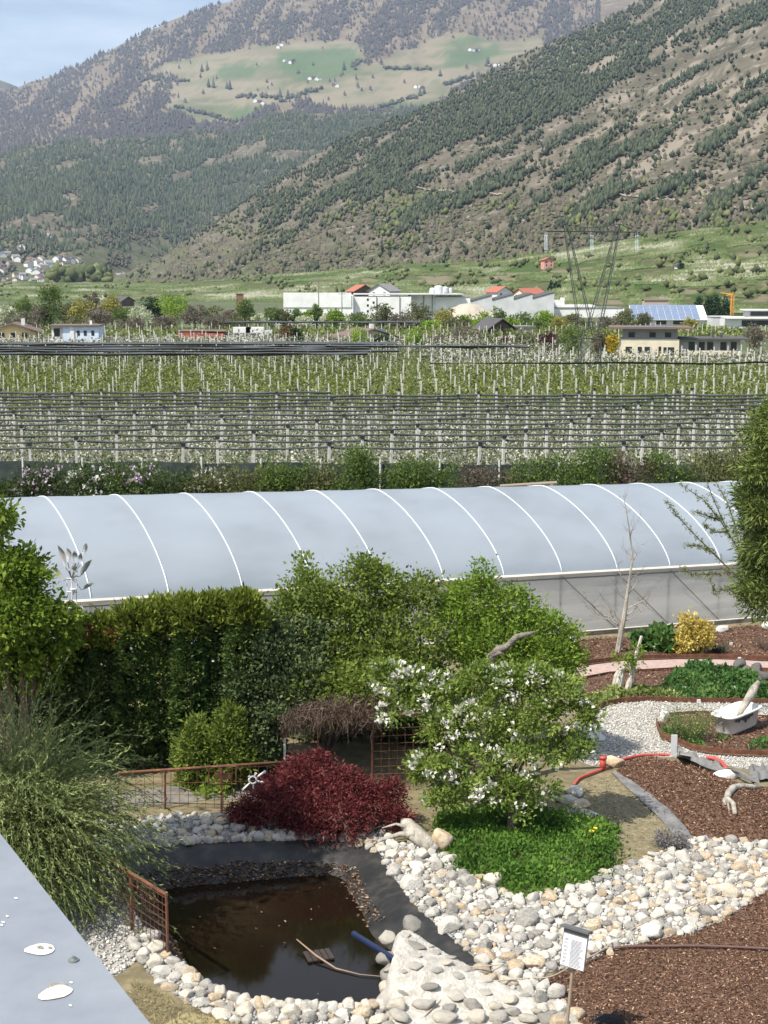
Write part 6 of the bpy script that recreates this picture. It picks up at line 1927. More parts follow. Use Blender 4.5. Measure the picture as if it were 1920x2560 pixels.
# ================================================================== GARDEN PLANTS AND SMALL THINGS
L = {
    'lime': LEAF('lime_leaves', [(0, (0.05, 0.085, 0.012)), (0.5, (0.115, 0.175, 0.022)), (1, (0.23, 0.30, 0.05))], 0.4, gain=1.2),
    'broom': LEAF('broom_leaves', [(0, (0.055, 0.08, 0.026)), (0.5, (0.125, 0.16, 0.055)), (1, (0.23, 0.25, 0.11))], 0.3, gain=1.7),
    'thuja': LEAF('thuja_sprays', [(0, (0.012, 0.024, 0.008)), (0.5, (0.032, 0.055, 0.014)), (1, (0.075, 0.10, 0.026))], 0.2, gain=2.3),
    'tips': LEAF('thuja_tips', [(0, (0.05, 0.07, 0.012)), (0.5, (0.105, 0.14, 0.022)), (1, (0.19, 0.21, 0.04))], 0.25, gain=1.5),
    'rust': LEAF('dry_sprays', [(0, (0.16, 0.06, 0.03)), (1, (0.36, 0.17, 0.08))], 0.2),
    'privet': LEAF('privet_leaves', [(0, (0.032, 0.05, 0.011)), (0.5, (0.078, 0.108, 0.02)), (1, (0.155, 0.185, 0.04))], 0.4, gain=2.0),
    'ivy': LEAF('ivy_leaves', [(0, (0.018, 0.03, 0.013)), (0.5, (0.045, 0.065, 0.026)), (1, (0.10, 0.125, 0.045))], 0.2, 0.5, 0.18, gain=1.6),
    'fresh': LEAF('fresh_leaves', [(0, (0.05, 0.085, 0.013)), (0.5, (0.105, 0.165, 0.024)), (1, (0.20, 0.26, 0.045))], 0.4, gain=1.7),
    'apple': LEAF('apple_leaves', [(0, (0.045, 0.07, 0.014)), (0.5, (0.11, 0.155, 0.03)), (1, (0.20, 0.25, 0.065))], 0.4, gain=1.75),
    'maple': LEAF('maple_leaves', [(0, (0.045, 0.012, 0.014)), (0.5, (0.115, 0.026, 0.028)), (1, (0.22, 0.065, 0.058))], 0.35, gain=1.35),
    'gold': LEAF('golden_sprays', [(0, (0.22, 0.16, 0.03)), (0.5, (0.45, 0.36, 0.09)), (1, (0.62, 0.53, 0.22))], 0.3, gain=1.3),
    'herb': LEAF('herb_leaves', [(0, (0.028, 0.06, 0.012)), (0.5, (0.075, 0.15, 0.024)), (1, (0.16, 0.25, 0.05))], 0.35, gain=1.5),
    'dkherb': LEAF('geranium_leaves', [(0, (0.02, 0.05, 0.014)), (0.5, (0.045, 0.095, 0.025)), (1, (0.11, 0.165, 0.045))], 0.35, gain=1.9),
    'varieg': LEAF('variegated_leaves', [(0, (0.08, 0.12, 0.03)), (0.45, (0.17, 0.21, 0.06)), (0.7, (0.38, 0.40, 0.17)), (1, (0.58, 0.56, 0.33))], 0.3, gain=1.35),
    'cedar': LEAF('cedar_needles', [(0, (0.028, 0.042, 0.012)), (0.5, (0.075, 0.105, 0.026)), (1, (0.165, 0.195, 0.055))], 0.2, gain=1.6),
    'larch': LEAF('larch_tufts', [(0, (0.10, 0.13, 0.05)), (1, (0.26, 0.29, 0.13))], 0.3, gain=1.2),
    'lavender': LEAF('grey_twigs', [(0, (0.10, 0.09, 0.09)), (1, (0.28, 0.26, 0.26))], 0.1),
    'bluegr': LEAF('bluegreen_blades', [(0, (0.04, 0.07, 0.04)), (1, (0.12, 0.17, 0.11))], 0.2),
    'twig': LEAF('dead_twigs', [(0, (0.07, 0.045, 0.035)), (0.5, (0.15, 0.105, 0.08)), (1, (0.28, 0.21, 0.17))], 0.0, gain=1.1),
}
GREYWOOD = M('weathered_wood', [(0.3, (0.16, 0.14, 0.115)), (0.5, (0.34, 0.31, 0.26)), (0.7, (0.52, 0.48, 0.41))], 5, detail=9, rough=0.9, bump=0.8, bscale=16, stretch=(1, 1, 0.35))
PALEWOOD = M('bleached_wood', [(0.3, (0.34, 0.31, 0.26)), (0.5, (0.55, 0.52, 0.45)), (0.7, (0.70, 0.67, 0.60))], 6, detail=9, rough=0.9, bump=0.6, bscale=20, stretch=(3, 3, 0.6))


def floor_pt(px, py):
    return GP(px, py)


def plant(name, label, cat, base, blobs, n, leaf, kind, part='crown', stem=0.05, stems=None, bark=None, **kw):
    t = thing(name, label, cat, base)
    m_ = MB(); tips = [np.array(q[:3]) for q in blobs][: stems or 8]
    limbs(m_, base, tips, stem, stem * 0.25, n=5, seg=4); m_.build('trunk' if cat == 'tree' else 'stems', bark or BARK, t)
    foliage(part, t, blobs, n, leaf, L[kind], **kw)
    return t


# lime-green tree at the left edge, over the railing side
base = AT(40, 2010, 33.5); base[2] = GV(base[0], base[1])
plant('broadleaf_tree', 'fresh bright green broadleaf tree beside the metal flower sculpture', 'tree', base,
      [bl(-50, 1330, 33.5, 60, 50), bl(5, 1285, 33.3, 28, 25), bl(20, 1440, 33, 65, 50), bl(75, 1480, 33, 55, 45), bl(128, 1530, 33, 45, 38), bl(165, 1555, 33, 25, 22), bl(55, 1400, 33.2, 18, 28), bl(40, 1540, 32.6, 90, 60), bl(-30, 1520, 33, 90, 90), bl(120, 1590, 33.2, 70, 50), bl(10, 1640, 32.8, 80, 60), bl(90, 1660, 33.5, 60, 50), bl(60, 1430, 33.5, 30, 50)],
      16000, 0.15, 'lime', stem=0.13, clumps=330, csize=0.16, aspect=0.5, droop=0.35, stems=11)
# dark shrubs beneath it
base = AT(110, 2030, 34.5); base[2] = GV(base[0], base[1])
plant('laurel_shrub', 'dark green shrub in the shade below the bright green tree', 'shrub', base, [bl(60, 1740, 34.5, 110, 70), bl(150, 1690, 34.6, 75, 70), bl(180, 1780, 34.3, 90, 90), bl(60, 1850, 34.4, 130, 100), bl(190, 1880, 34.3, 90, 80)], 9000, 0.12, 'ivy', clumps=320, csize=0.16)
# conifer hedge
COLS = [(205, 1570, 50, 'small brown-tipped conifer of the hedge next to the bright tree'), (268, 1560, 50, 'conifer of the hedge with a rust-brown dead patch'), (345, 1532, 48, 'conifer of the hedge right of the notch'), (415, 1520, 48, 'conifer of the hedge, second right of the notch'),
        (482, 1512, 46, 'conifer of the hedge, third right of the notch'), (545, 1508, 44, 'conifer of the hedge beside a dark gap'), (612, 1502, 44, 'yellow-tipped conifer at the end of the hedge by the ivy')]
for i, (px_, top, hw, lab) in enumerate(COLS):
    Y = 34.3 + 0.25 * (i % 2)
    b = AT(px_, 1950, Y); b[2] = GV(b[0], b[1])
    t = thing('conifer_hedge_tree', lab, 'conifer', b, 'conifer hedge behind the pond')
    tz = AT(px_, top, Y)[2]; H = tz - b[2]; w = hw / FPX * Y / 0.97
    m_ = MB(); m_.tube([b - np.array([0, 0, 0.1]), b + np.array([0, 0, H * 0.9])], [0.07, 0.02], 6); m_.build('trunk', BARK, t)
    n = 10500
    z = rng.random(n) ** 0.85; a = rng.random(n) * 6.283
    cl = (np.floor(z * 16) * 7.31 + np.floor(a / 6.283 * 9) * 3.77 + i)
    cv = np.abs(np.sin(cl * 12.9898) * 43758.5) % 1
    rad = w * (1.02 - 0.5 * z ** 4) * (0.72 + 0.42 * cv) * rng.uniform(0.75, 1.05, n)
    P = np.stack([b[0] + rad * np.cos(a), b[1] + rad * 0.9 * np.sin(a), b[2] + 0.05 + z * H * (0.9 + 0.1 * cv)], 1)
    D = np.stack([np.cos(a), np.sin(a), np.full(n, 0.55)], 1) + rng.normal(size=(n, 3)) * 0.45
    V, F = leaf_quads(P, D, 0.15, 0.42, 0.3)
    mk('sprays', V, F, L['thuja'], t, rnd=np.repeat(np.clip(0.5 * cv + 0.5 * rng.random(n), 0, 1), 4))
    n = 2600
    P, o_, cv = blob_points([(b[0], b[1], b[2] + H * 0.97, w * 0.85, w * 0.7, 0.28), (b[0] + 0.15, b[1], b[2] + H * 0.90, w * 0.9, w * 0.8, 0.3)], n, 60, 0.09, 0.7, 0.8)
    V, F = leaf_quads(P, o_ + np.array([0, 0, 0.7]) + rng.normal(size=P.shape) * 0.4, 0.14, 0.4, 0.3)
    mk('fresh_tips', V, F, L['tips'], t, rnd=np.repeat(np.clip(0.5 * cv + 0.5 * rng.random(n), 0, 1), 4))
    if i < 2:
        foliage('dead_patch', t, [bl(205 if i == 0 else 287, 1585, Y - 0.3, 14, 16)], 320, 0.12, L['rust'], clumps=12, csize=0.07)
# low cypress bushes lit at the foot of the hedge
for px_, top, bot, w, lab in ((490, 1800, 2000, 42, 'low bright conifer bush at the foot of the hedge, nearer the railing corner'), (575, 1770, 1975, 46, 'low bright conifer bush beside the ivy-clad pergola')):
    b = AT(px_, bot, 33.3); b[2] = GV(b[0], b[1])
    plant('cypress_bush', lab, 'shrub', b, [bl(px_, top + 30, 33.3, w * 0.5, 35), bl(px_ - 8, top + 80, 33.2, w * 0.9, 50), bl(px_ + 6, top + 130, 33.1, w, 50)], 5600, 0.13, 'privet', clumps=130, csize=0.1, aspect=0.4, up=0.5)
# ivy and privet over the pergola
b = AT(640, 1965, 34.0); b[2] = GV(b[0], b[1])
plant('ivy_thicket', 'dark small-leaved ivy thicket between conifer hedge and pergola', 'shrub', b, [bl(620, 1720, 34.4, 60, 120), bl(660, 1640, 34.5, 80, 80), bl(690, 1750, 34.0, 65, 80), bl(645, 1860, 33.8, 50, 90), bl(740, 1690, 34.2, 80, 60), bl(720, 1600, 34.9, 90, 60), bl(670, 1900, 34.0, 40, 60), bl(600, 1560, 34.8, 60, 50)], 24000, 0.09, 'ivy', clumps=760, csize=0.13, aspect=0.7)
b = AT(820, 1960, 36.2); b[2] = GV(b[0], b[1])
plant('climbing_shrub', 'big green climbing shrub heaped on top of the pergola', 'shrub', b, [bl(770, 1490, 36.2, 70, 60), bl(720, 1560, 35.8, 90, 60), bl(860, 1480, 36.4, 80, 55), bl(930, 1470, 36.6, 70, 60), bl(820, 1560, 36.0, 110, 70), bl(930, 1560, 36.2, 100, 65), bl(1010, 1540, 36.5, 80, 60), bl(1040, 1480, 37, 55, 45), bl(860, 1640, 35.4, 120, 60), bl(760, 1430, 36.4, 22, 30), bl(960, 1650, 35.2, 90, 60), bl(1040, 1620, 35.6, 80, 60), bl(820, 1700, 34.9, 110, 45), bl(765, 1725, 33.9, 60, 32, 0.5), bl(850, 1712, 33.9, 70, 32, 0.5), bl(920, 1715, 33.8, 50, 34, 0.5), bl(810, 1745, 35.6, 110, 22, 1.7), bl(1030, 1740, 35.6, 110, 26, 1.7), bl(900, 1420, 36.6, 30, 25), bl(945, 1430, 36.6, 20, 30)],  # flat lower blobs added to keep sun out of the pergola opening
      33000, 0.105, 'privet', clumps=1000, csize=0.15, aspect=0.6, stem=0.06, stems=12)
b = AT(900, 1960, 37.6); b[2] = GV(b[0], b[1])
plant('darkening_foliage', 'foliage wall added to darken the back of the pergola', 'shrub', b, [bl(780, 1830, 37.6, 100, 90, 0.4), bl(920, 1830, 37.6, 110, 90, 0.4), bl(1060, 1800, 37.6, 110, 110, 0.4), bl(840, 1720, 37.4, 130, 70, 0.5), bl(1000, 1700, 37.2, 120, 90, 0.5), bl(800, 1925, 37.3, 110, 50, 0.4), bl(960, 1925, 37.3, 120, 50, 0.4), bl(1090, 1910, 37.3, 90, 60, 0.4)], 14000, 0.16, 'ivy', clumps=420, csize=0.18, aspect=0.8)  # foliage added behind the trellis so the opening reads dark


def hair(name, parent, starts, dirs, lens, droop, r, mat, seg=4, curl=0.25):
    """thin hanging or rising stems as flat three-sided strands in one mesh"""
    n = len(starts); P = np.array(starts, float); D = unit(np.array(dirs, float))
    pts = [P.copy()]
    step = (np.array(lens) / seg)[:, None]
    for k in range(seg):
        D = unit(D + rng.normal(size=D.shape) * curl + np.array([0, 0, -droop]))
        P = P + D * step; pts.append(P.copy())
    V = np.zeros((n, seg + 1, 3, 3))
    offs = unit(rng.normal(size=(n, 3, 3)))
    for k in range(seg + 1):
        V[:, k] = pts[k][:, None] + offs * (r * (1 - 0.7 * k / seg))
    base_ = (np.arange(n) * (seg + 1) * 3)[:, None]
    Fs = []
    for k in range(seg):
        for j in range(3):
            a = k * 3 + j; b = k * 3 + (j + 1) % 3
            Fs.append(np.stack([base_[:, 0] + a, base_[:, 0] + b, base_[:, 0] + b + 3, base_[:, 0] + a + 3], 1))
    o = mk(name, V.reshape(-1, 3), np.concatenate(Fs), mat, parent, rnd=np.repeat(rng.random(n), (seg + 1) * 3))
    return o, pts


b = AT(840, 1800, 34.0); b[2] = GV(b[0], b[1])
dt = thing('dead_vine', 'curtain of dead brown vine twigs hanging over the pergola opening', 'vine', AT(830, 1790, 34.0))
n = 3600
px_ = rng.uniform(705, 960, n); top = np.interp(px_, [715, 760, 860, 945], [1785, 1755, 1735, 1735])
py_ = rng.uniform(top, 1805)
st = np.array([AT(a, c, y) for a, c, y in zip(px_, py_, rng.uniform(33.1, 34.6, n))])
hair('twigs', dt, st, rng.normal(size=(n, 3)) * 0.9 + np.array([0, -0.7, -0.3]), rng.uniform(0.15, 0.75, n) * rng.random(n) ** 0.3, 0.22, 0.0075, L['twig'], 4, 0.45)[0]['kind'] = 'stuff'
# fresh green shrub mass to the right
b = AT(1260, 1990, 37); b[2] = GV(b[0], b[1])
plant('green_shrub', 'large fresh green shrub in front of the greenhouse wall', 'shrub', b, [bl(1205, 1440, 37, 22, 40), bl(1180, 1510, 37, 80, 60), bl(1270, 1530, 36.8, 75, 55), bl(1130, 1560, 36.8, 60, 60), bl(1340, 1580, 36.5, 70, 50), bl(1400, 1600, 36.3, 45, 45), bl(1250, 1620, 36.2, 100, 60), bl(1350, 1650, 36.0, 80, 60), bl(1180, 1610, 36.4, 70, 60), bl(1420, 1650, 36.2, 35, 40)],
      26000, 0.105, 'fresh', clumps=760, csize=0.14, aspect=0.5, stem=0.06, stems=10)
# blossoming apple tree
b = GP(1275, 2092)
t = thing('apple_tree', 'sprawling apple tree with white blossom leaning over the herb bed', 'tree', b)
AB = [bl(975, 1690, 32.2, 50, 45), bl(1040, 1720, 32, 70, 60), bl(985, 1775, 31.8, 45, 40), bl(1120, 1740, 31.8, 80, 60), bl(1210, 1710, 31.8, 80, 55), bl(1300, 1700, 31.8, 75, 50), bl(1390, 1730, 31.6, 70, 60), bl(1450, 1790, 31.4, 45, 50), bl(1330, 1790, 31.2, 90, 55), bl(1200, 1800, 31.3, 95, 55),
      bl(1100, 1820, 31.3, 70, 45), bl(1420, 1870, 31.2, 60, 50), bl(1310, 1890, 30.8, 90, 50), bl(1200, 1900, 30.7, 80, 45), bl(1080, 1910, 30.6, 70, 35), bl(1040, 1930, 30.5, 35, 22), bl(1150, 1970, 30.4, 80, 35), bl(1260, 1980, 30.3, 90, 38), bl(1350, 1970, 30.4, 60, 40), bl(1100, 2000, 30.2, 45, 25), bl(1290, 2040, 30.1, 30, 25)]
AB = [(q[0], q[1], q[2], q[3] * 0.86, q[4] * 0.86, q[5] * 0.82) for q in AB]
m_ = MB(); fork = b + np.array([0.1, 0.4, 0.7])
m_.tube([b - np.array([0, 0, 0.1]), b + np.array([0.05, 0.2, 0.35]), fork], [0.13, 0.1, 0.085], 7)
limbs(m_, fork, [q[:3] for q in AB], 0.045, 0.01, n=5, seg=5, wob=0.25); m_.build('trunk', BARK, t)
foliage('crown', t, AB, 23000, 0.11, L['apple'], clumps=430, csize=0.105, aspect=0.45, inner=0.45, spread=0.8)
P, o_, c_ = blob_points(AB, 3000, 170, 0.06, 0.97, 0.2)
wgt = np.exp(-((P[:, 0] - AB[0][0] - 0.4) ** 2) / 1.2) * 0.9 + 0.55
k = rng.random(len(P)) < wgt
P, o_ = P[k], o_[k]; P[:, 1] -= 0.12
V, F = leaf_quads(P, o_ + np.array([0, -0.5, 0.3]) + rng.normal(size=P.shape) * 0.6, 0.088, 0.95)
mk('blossom', V, F, PETALW, t, rnd=np.repeat(rng.random(len(P)), 4))['kind'] = 'stuff'
# gnarled dead branch above it
m_ = MB(); Yb = 34.0
pl_ = [(1235, 1668), (1228, 1640), (1245, 1622), (1268, 1612), (1290, 1592), (1312, 1586), (1334, 1580)]
gb = AT(1232, 1990, Yb); gb[2] = GV(gb[0], gb[1])
pts = [gb] + [AT(a, c, Yb) + rng.normal(size=3) * 0.02 for a, c in pl_]
m_.tube(pts, [0.12, 0.13, 0.12, 0.10, 0.085, 0.075, 0.06, 0.03], 8)
m_.tube([pts[2], AT(1250, 1632, Yb - 0.1), AT(1262, 1640, Yb - 0.1)], [0.07, 0.05, 0.02], 6); m_.tube([pts[1], AT(1222, 1652, Yb - 0.1), AT(1232, 1630, Yb)], [0.09, 0.07, 0.03], 6)
tag(m_.build('dead_branch', M('dark_dead_wood', [(0.3, (0.09, 0.075, 0.06)), (0.7, (0.26, 0.23, 0.19))], 9, bump=0.9, bscale=20), smooth=True, loc=gb), 'gnarled grey dead branch rising between blossoming tree and green shrub', 'branch')
# red japanese maple
b = GP(880, 2112)
t = thing('red_maple', 'dome-shaped dark red cut-leaf maple spreading over the pond edge', 'tree', b)
MBL = [bl(770, 1925, 31.2, 65, 28), bl(835, 1945, 31.0, 60, 28), bl(720, 1965, 30.9, 70, 30), bl(790, 1985, 30.6, 95, 32), bl(880, 1975, 30.9, 70, 30), bl(665, 2005, 30.6, 60, 30), bl(735, 2025, 30.3, 80, 32), bl(840, 2030, 30.2, 85, 32), bl(925, 2010, 30.7, 55, 32), bl(975, 1990, 31, 35, 40), bl(625, 2040, 30.4, 40, 26), bl(775, 2065, 30.0, 75, 26), bl(860, 2072, 29.9, 60, 24), bl(600, 2025, 30.6, 25, 20), bl(990, 2050, 30.5, 40, 25), bl(620, 2078, 30.2, 25, 14), bl(800, 1900, 31.3, 30, 14)]
m_ = MB(); hub = b + np.array([-0.15, 0.15, 0.45])
m_.tube([b - np.array([0, 0, 0.1]), hub], [0.09, 0.07], 7); limbs(m_, hub, [np.array(q[:3]) - np.array([0, 0, 0.08]) for q in MBL], 0.035, 0.008, n=5, seg=5, wob=0.3); m_.build('trunk', BARK, t)
foliage('crown', t, MBL, 36000, 0.085, L['maple'], clumps=1000, csize=0.10, aspect=0.36, inner=0.35, droop=0.45, spread=0.6, top=0.5, flat=0.2)
# weathered stump between maple and herb bed
m_ = MB(); p0 = GP(1085, 2118)
m_.tube([GP(1088, 2128, 0.05), GP(1070, 2110, 0.12), GP(1040, 2085, 0.25), GP(1018, 2062, 0.35), GP(1006, 2050, 0.33)], [0.13, 0.17, 0.19, 0.16, 0.05], 10)
m_.tube([GP(1040, 2085, 0.3), GP(1000, 2085, 0.2), GP(960, 2098, 0.12), GP(930, 2110, 0.05)], [0.09, 0.06, 0.04, 0.02], 6); m_.tube([GP(1025, 2070, 0.35), GP(990, 2060, 0.4), GP(955, 2070, 0.35)], [0.06, 0.03, 0.012], 5)
tag(m_.build('driftwood_stump', GREYWOOD, smooth=True, loc=p0), 'weathered driftwood stump between red maple and herb bed', 'driftwood')
# broom shrub at the near side
b = GP(60, 2262)
t = thing('broom_shrub', 'big feathery grey-green broom shrub hanging over the pond railing', 'shrub', b)
n = 1900
az = rng.random(n) * 6.283; el = rng.uniform(0.35, 1.45, n)
D = np.stack([np.cos(az) * np.cos(el), np.sin(az) * np.cos(el), np.sin(el)], 1)
st = b + np.stack([rng.normal(size=n) * 0.35, rng.normal(size=n) * 0.35, rng.uniform(0.1, 2.1, n)], 1)
o, pts = hair('stems', t, st, D, rng.uniform(1.7, 3.2, n), 0.2, 0.012, L['broom'], 8, 0.15)
o['kind'] = 'stuff'
LP = []; LD = []
for k in range(2, 9):
    a, c = pts[k - 1], pts[k]
    for j in range(6):
        f = rng.random((n, 1)); LP.append(a * (1 - f) + c * f); LD.append(unit(c - a) + rng.normal(size=(n, 3)) * 0.42)
LP = np.concatenate(LP); LD = np.concatenate(LD)
V, F = leaf_quads(LP, LD, 0.085, 0.24)
mk('leaves', V, F, L['broom'], t, rnd=np.repeat(rng.random(len(LP)), 4))['kind'] = 'stuff'
# tall tree just outside the frame: its crown shades the far corner of the pond
b = np.array([-9.6, 24.3, GV(-9.6, 24.3)])
plant('shade_tree', 'tall slender tree outside the frame shading the pond corner', 'tree', b, [(-9.6, 24.3, 11.2, 1.5, 1.6, 1.4), (-8.9, 25.0, 10.6, 1.2, 1.2, 1.0), (-10.0, 23.6, 10.4, 1.2, 1.2, 1.1), (-9.0, 24.2, 12.0, 1.0, 1.0, 0.9), (-9.4, 24.9, 9.9, 1.1, 1.1, 0.7)], 6500, 0.22, 'fresh', stem=0.16, clumps=260, csize=0.3, aspect=0.7)
# small bare tree before the greenhouse
b = GP(1543, 1632); Yb = b[1]
t = thing('bare_tree', 'slender leafless young tree in front of the greenhouse wall', 'tree', b)
A_ = lambda a, c, dy=0.0: AT(a, c, Yb + dy)
m_ = MB(); m_.tube([b - np.array([0, 0, 0.1]), A_(1551, 1590), A_(1560, 1545), A_(1568, 1490), A_(1575, 1440)], [0.11, 0.095, 0.08, 0.06, 0.045], 7); m_.build('trunk', GREYWOOD, t)
BR = [[(1575, 1440), (1581, 1400), (1574, 1330), (1566, 1280), (1560, 1245)], [(1551, 1590), (1545, 1560), (1528, 1535), (1523, 1515)], [(1545, 1560), (1520, 1548), (1490, 1540), (1465, 1515)], [(1530, 1545), (1505, 1535), (1488, 1520)], [(1560, 1545), (1590, 1520), (1620, 1490)], [(1563, 1525), (1600, 1505), (1612, 1500)], [(1568, 1490), (1590, 1460), (1594, 1445)],
      [(1570, 1470), (1552, 1440), (1545, 1410)], [(1577, 1420), (1590, 1385), (1600, 1360)], [(1577, 1400), (1565, 1380), (1560, 1365)], [(1556, 1560), (1535, 1530), (1510, 1500), (1500, 1485)], [(1556, 1555), (1580, 1545), (1600, 1530), (1610, 1512)], [(1575, 1345), (1582, 1320), (1590, 1305)], [(1565, 1500), (1545, 1480), (1538, 1460)], [(1570, 1455), (1585, 1440), (1600, 1430)], [(1505, 1535), (1480, 1510), (1462, 1490)]]
m_ = MB()
for i, br in enumerate(BR):
    r0 = 0.045 if i in (0, 1) else 0.025
    m_.tube([A_(a, c, 0.25 * math.sin(i * 2.3) * k / len(br)) for k, (a, c) in enumerate(br)], [r0 * (1 - 0.75 * k / (len(br) - 1)) for k in range(len(br))], 5)
m_.build('branches', GREYWOOD, t)
st = []; dd = []
for br in BR:
    for a, c in br[1:]:
        for _ in range(5):
            st.append(A_(a + rng.normal() * 3, c + rng.normal() * 3)); dd.append((rng.normal() * 0.8, rng.normal() * 0.8, 0.6))
hair('twigs', t, st, dd, rng.uniform(0.15, 0.5, len(st)), -0.05, 0.008, L['twig'], 3, 0.2)[0]['kind'] = 'stuff'
# golden conifer, rhubarb, grass tufts, herb patches
b = GP(1738, 1636)
plant('golden_conifer', 'golden-yellow rounded conifer in the greenhouse bed', 'shrub', b, [bl(1735, 1600, b[1], 44, 30), bl(1715, 1615, b[1] - 0.1, 25, 20), bl(1750, 1580, b[1], 28, 25), bl(1722, 1555, b[1] + 0.1, 18, 20), bl(1762, 1612, b[1] - 0.1, 20, 20), bl(1735, 1570, b[1], 25, 20)], 3600, 0.13, 'gold', clumps=130, csize=0.09, aspect=0.45, up=0.3)
b = GP(1635, 1625)
plant('rhubarb_plant', 'dark large-leaved plant beside the bare young tree', 'plant', b, [bl(1625, 1600, b[1], 28, 14), bl(1655, 1606, b[1] - 0.2, 24, 12), bl(1648, 1588, b[1] + 0.2, 18, 10)], 420, 0.3, 'dkherb', clumps=60, csize=0.1, aspect=0.85, stem=0.02)


def tuft(name, label, px, py, kind, n, rad, h_, r=0.008, droop=0.08, cat='plant', leafy=0):
    b = GP(px, py); t = thing(name, label, cat, b)
    a = rng.random(n) * 6.283; q = rng.random(n) ** 0.5 * rad * 0.5
    st = b + np.stack([q * np.cos(a), q * np.sin(a), np.zeros(n)], 1)
    d = np.stack([np.cos(a) * rad / h_, np.sin(a) * rad / h_, np.ones(n)], 1) + rng.normal(size=(n, 3)) * 0.2
    o, pts = hair('stems', t, st, d, h_ * rng.uniform(0.6, 1.25, n), droop, r, L[kind], 4, 0.12)
    o['kind'] = 'stuff'
    if leafy:
        P = np.concatenate([pts[k] for k in range(1, 5)]); P = P[rng.integers(0, len(P), leafy)] + rng.normal(size=(leafy, 3)) * 0.03
        V, F = leaf_quads(P, rng.normal(size=P.shape) + np.array([0, 0, 0.5]), 0.06, 0.4); mk('leaves', V, F, L[kind], t, rnd=np.repeat(rng.random(leafy), 4))['kind'] = 'stuff'
    return t


tuft('grass_tuft', 'blue-green tuft right of the golden conifer', 1795, 1632, 'bluegr', 260, 0.3, 0.5)
tuft('twiggy_shrub', 'olive twiggy shrub in the island bed beside the bathtub', 1722, 1850, 'broom', 330, 0.55, 0.95, 0.008, 0.02, 'shrub', 1500)
tuft('grey_lavender', 'dry grey lavender cushion above the stone bank', 1678, 2118, 'lavender', 420, 0.34, 0.36, 0.008, 0.05, 'shrub', 900)
tuft('dry_shrub', 'dry brownish shrub at the edge of the greenhouse bed', 1915, 1625, 'twig', 200, 0.35, 0.6, 0.008, 0.02, 'shrub')


def cover(name, label, px_poly, per_m2, leaf, kind, hmax, aspect=0.5, cat=None, fuzz=0.06):
    w = wpoly(px_poly); n = int(area(w) * per_m2); q = pts_in(w, n)
    hh = hmax * (2.2 * np.clip(fbm(q[:, 0] * 2.1, q[:, 1] * 2.1, 3) - 0.25, 0.02, 1)) * smooth(0, 0.3, edge_dist(q[:, 0], q[:, 1], w)); q = q + rng.normal(size=q.shape) * fuzz
    P = np.column_stack([q, GV(q[:, 0], q[:, 1]) + 0.03 + hh * rng.random(n) ** 0.5])
    D = rng.normal(size=P.shape) * 0.7 + np.array([0, 0, 0.6])
    V, F = leaf_quads(P, D, leaf * (0.6 + 0.9 * fbm(q[:, 0] * 3, q[:, 1] * 3, 2)) * rng.uniform(0.6, 1.4, n), aspect)
    cv = fbm(q[:, 0] * 1.1 + 5, q[:, 1] * 1.1, 2)
    return setting(mk(name, V, F, L[kind], rnd=np.repeat(np.clip(0.9 * (cv - 0.25) + 0.45 * rng.random(n), 0, 1), 4)), 'stuff', label)


cover('herb_ground_cover', 'lush green herbs and weeds under the blossoming tree', GREENB, 1100, 0.09, 'herb', 0.30, fuzz=0.14)
cover('geranium_ground_cover', 'dark green leafy ground cover in the planting bed', [(1640, 1735), (1670, 1700), (1720, 1676), (1760, 1668), (1810, 1682), (1850, 1678), (1890, 1700), (1915, 1735), (1990, 1745), (1990, 1757), (1720, 1753), (1690, 1750)], 420, 0.12, 'dkherb', 0.42, 0.7)
cover('variegated_ground_cover', 'yellow-green variegated ground cover along the rusty edging', [(1455, 1765), (1490, 1735), (1540, 1722), (1620, 1722), (1680, 1735), (1720, 1752), (1700, 1754), (1626, 1751), (1560, 1754), (1500, 1770), (1470, 1790)], 420, 0.11, 'varieg', 0.2, 0.7)
for i, (poly, lab) in enumerate((([(1650, 1838), (1665, 1822), (1700, 1832), (1760, 1868), (1765, 1878), (1700, 1858), (1660, 1848)], 'green leafy plants along the tip of the island bed'), ([(1870, 1862), (1900, 1850), (1930, 1858), (1960, 1880), (1880, 1880)], 'green leafy plants below the bathtub'), ([(1785, 1850), (1800, 1838), (1822, 1852), (1800, 1862)], 'small green plant at the foot of the bathtub'))):
    cover('bed_plants', lab, poly, 380, 0.13, 'dkherb', 0.25, 0.5)
cover('path_weeds', 'low weeds and grass edging the herb bed', [(1440, 2215), (1530, 2180), (1560, 2170), (1520, 2150), (1460, 2190)], 500, 0.06, 'herb', 0.12, 0.4)
cover('fence_plants', 'fresh green plants lit behind the rear railing', [(492, 2000), (570, 1998), (575, 1975), (500, 1975)], 300, 0.14, 'fresh', 0.5, 0.6)
w = wpoly([(1440, 1955), (1532, 1937), (1640, 2022), (1730, 2096), (1654, 2134), (1515, 2186), (1458, 2215), (1420, 2050)]); q = pts_in(w, 1500)
P = np.column_stack([q, GV(q[:, 0], q[:, 1]) + 0.015]); D = rng.normal(size=P.shape); D[:, 2] *= 0.2
V, F = leaf_quads(P, D, 0.05, 0.5, 3); setting(mk('fallen_petals', V, F, LEAF('dry_bits', [(0, (0.16, 0.13, 0.07)), (1, (0.40, 0.35, 0.22))], 0), rnd=np.repeat(rng.random(len(P)), 4)), 'stuff', 'dry leaves and bits scattered over the olive soil')
w = wpoly([(330, 2450), (470, 2520), (640, 2570), (1000, 2640), (1000, 2720), (330, 2720)]); q = pts_in(w, 9000)
P = np.column_stack([q, GV(q[:, 0], q[:, 1]) + 0.005]); D = rng.normal(size=P.shape) + np.array([0, 0, 0.7])
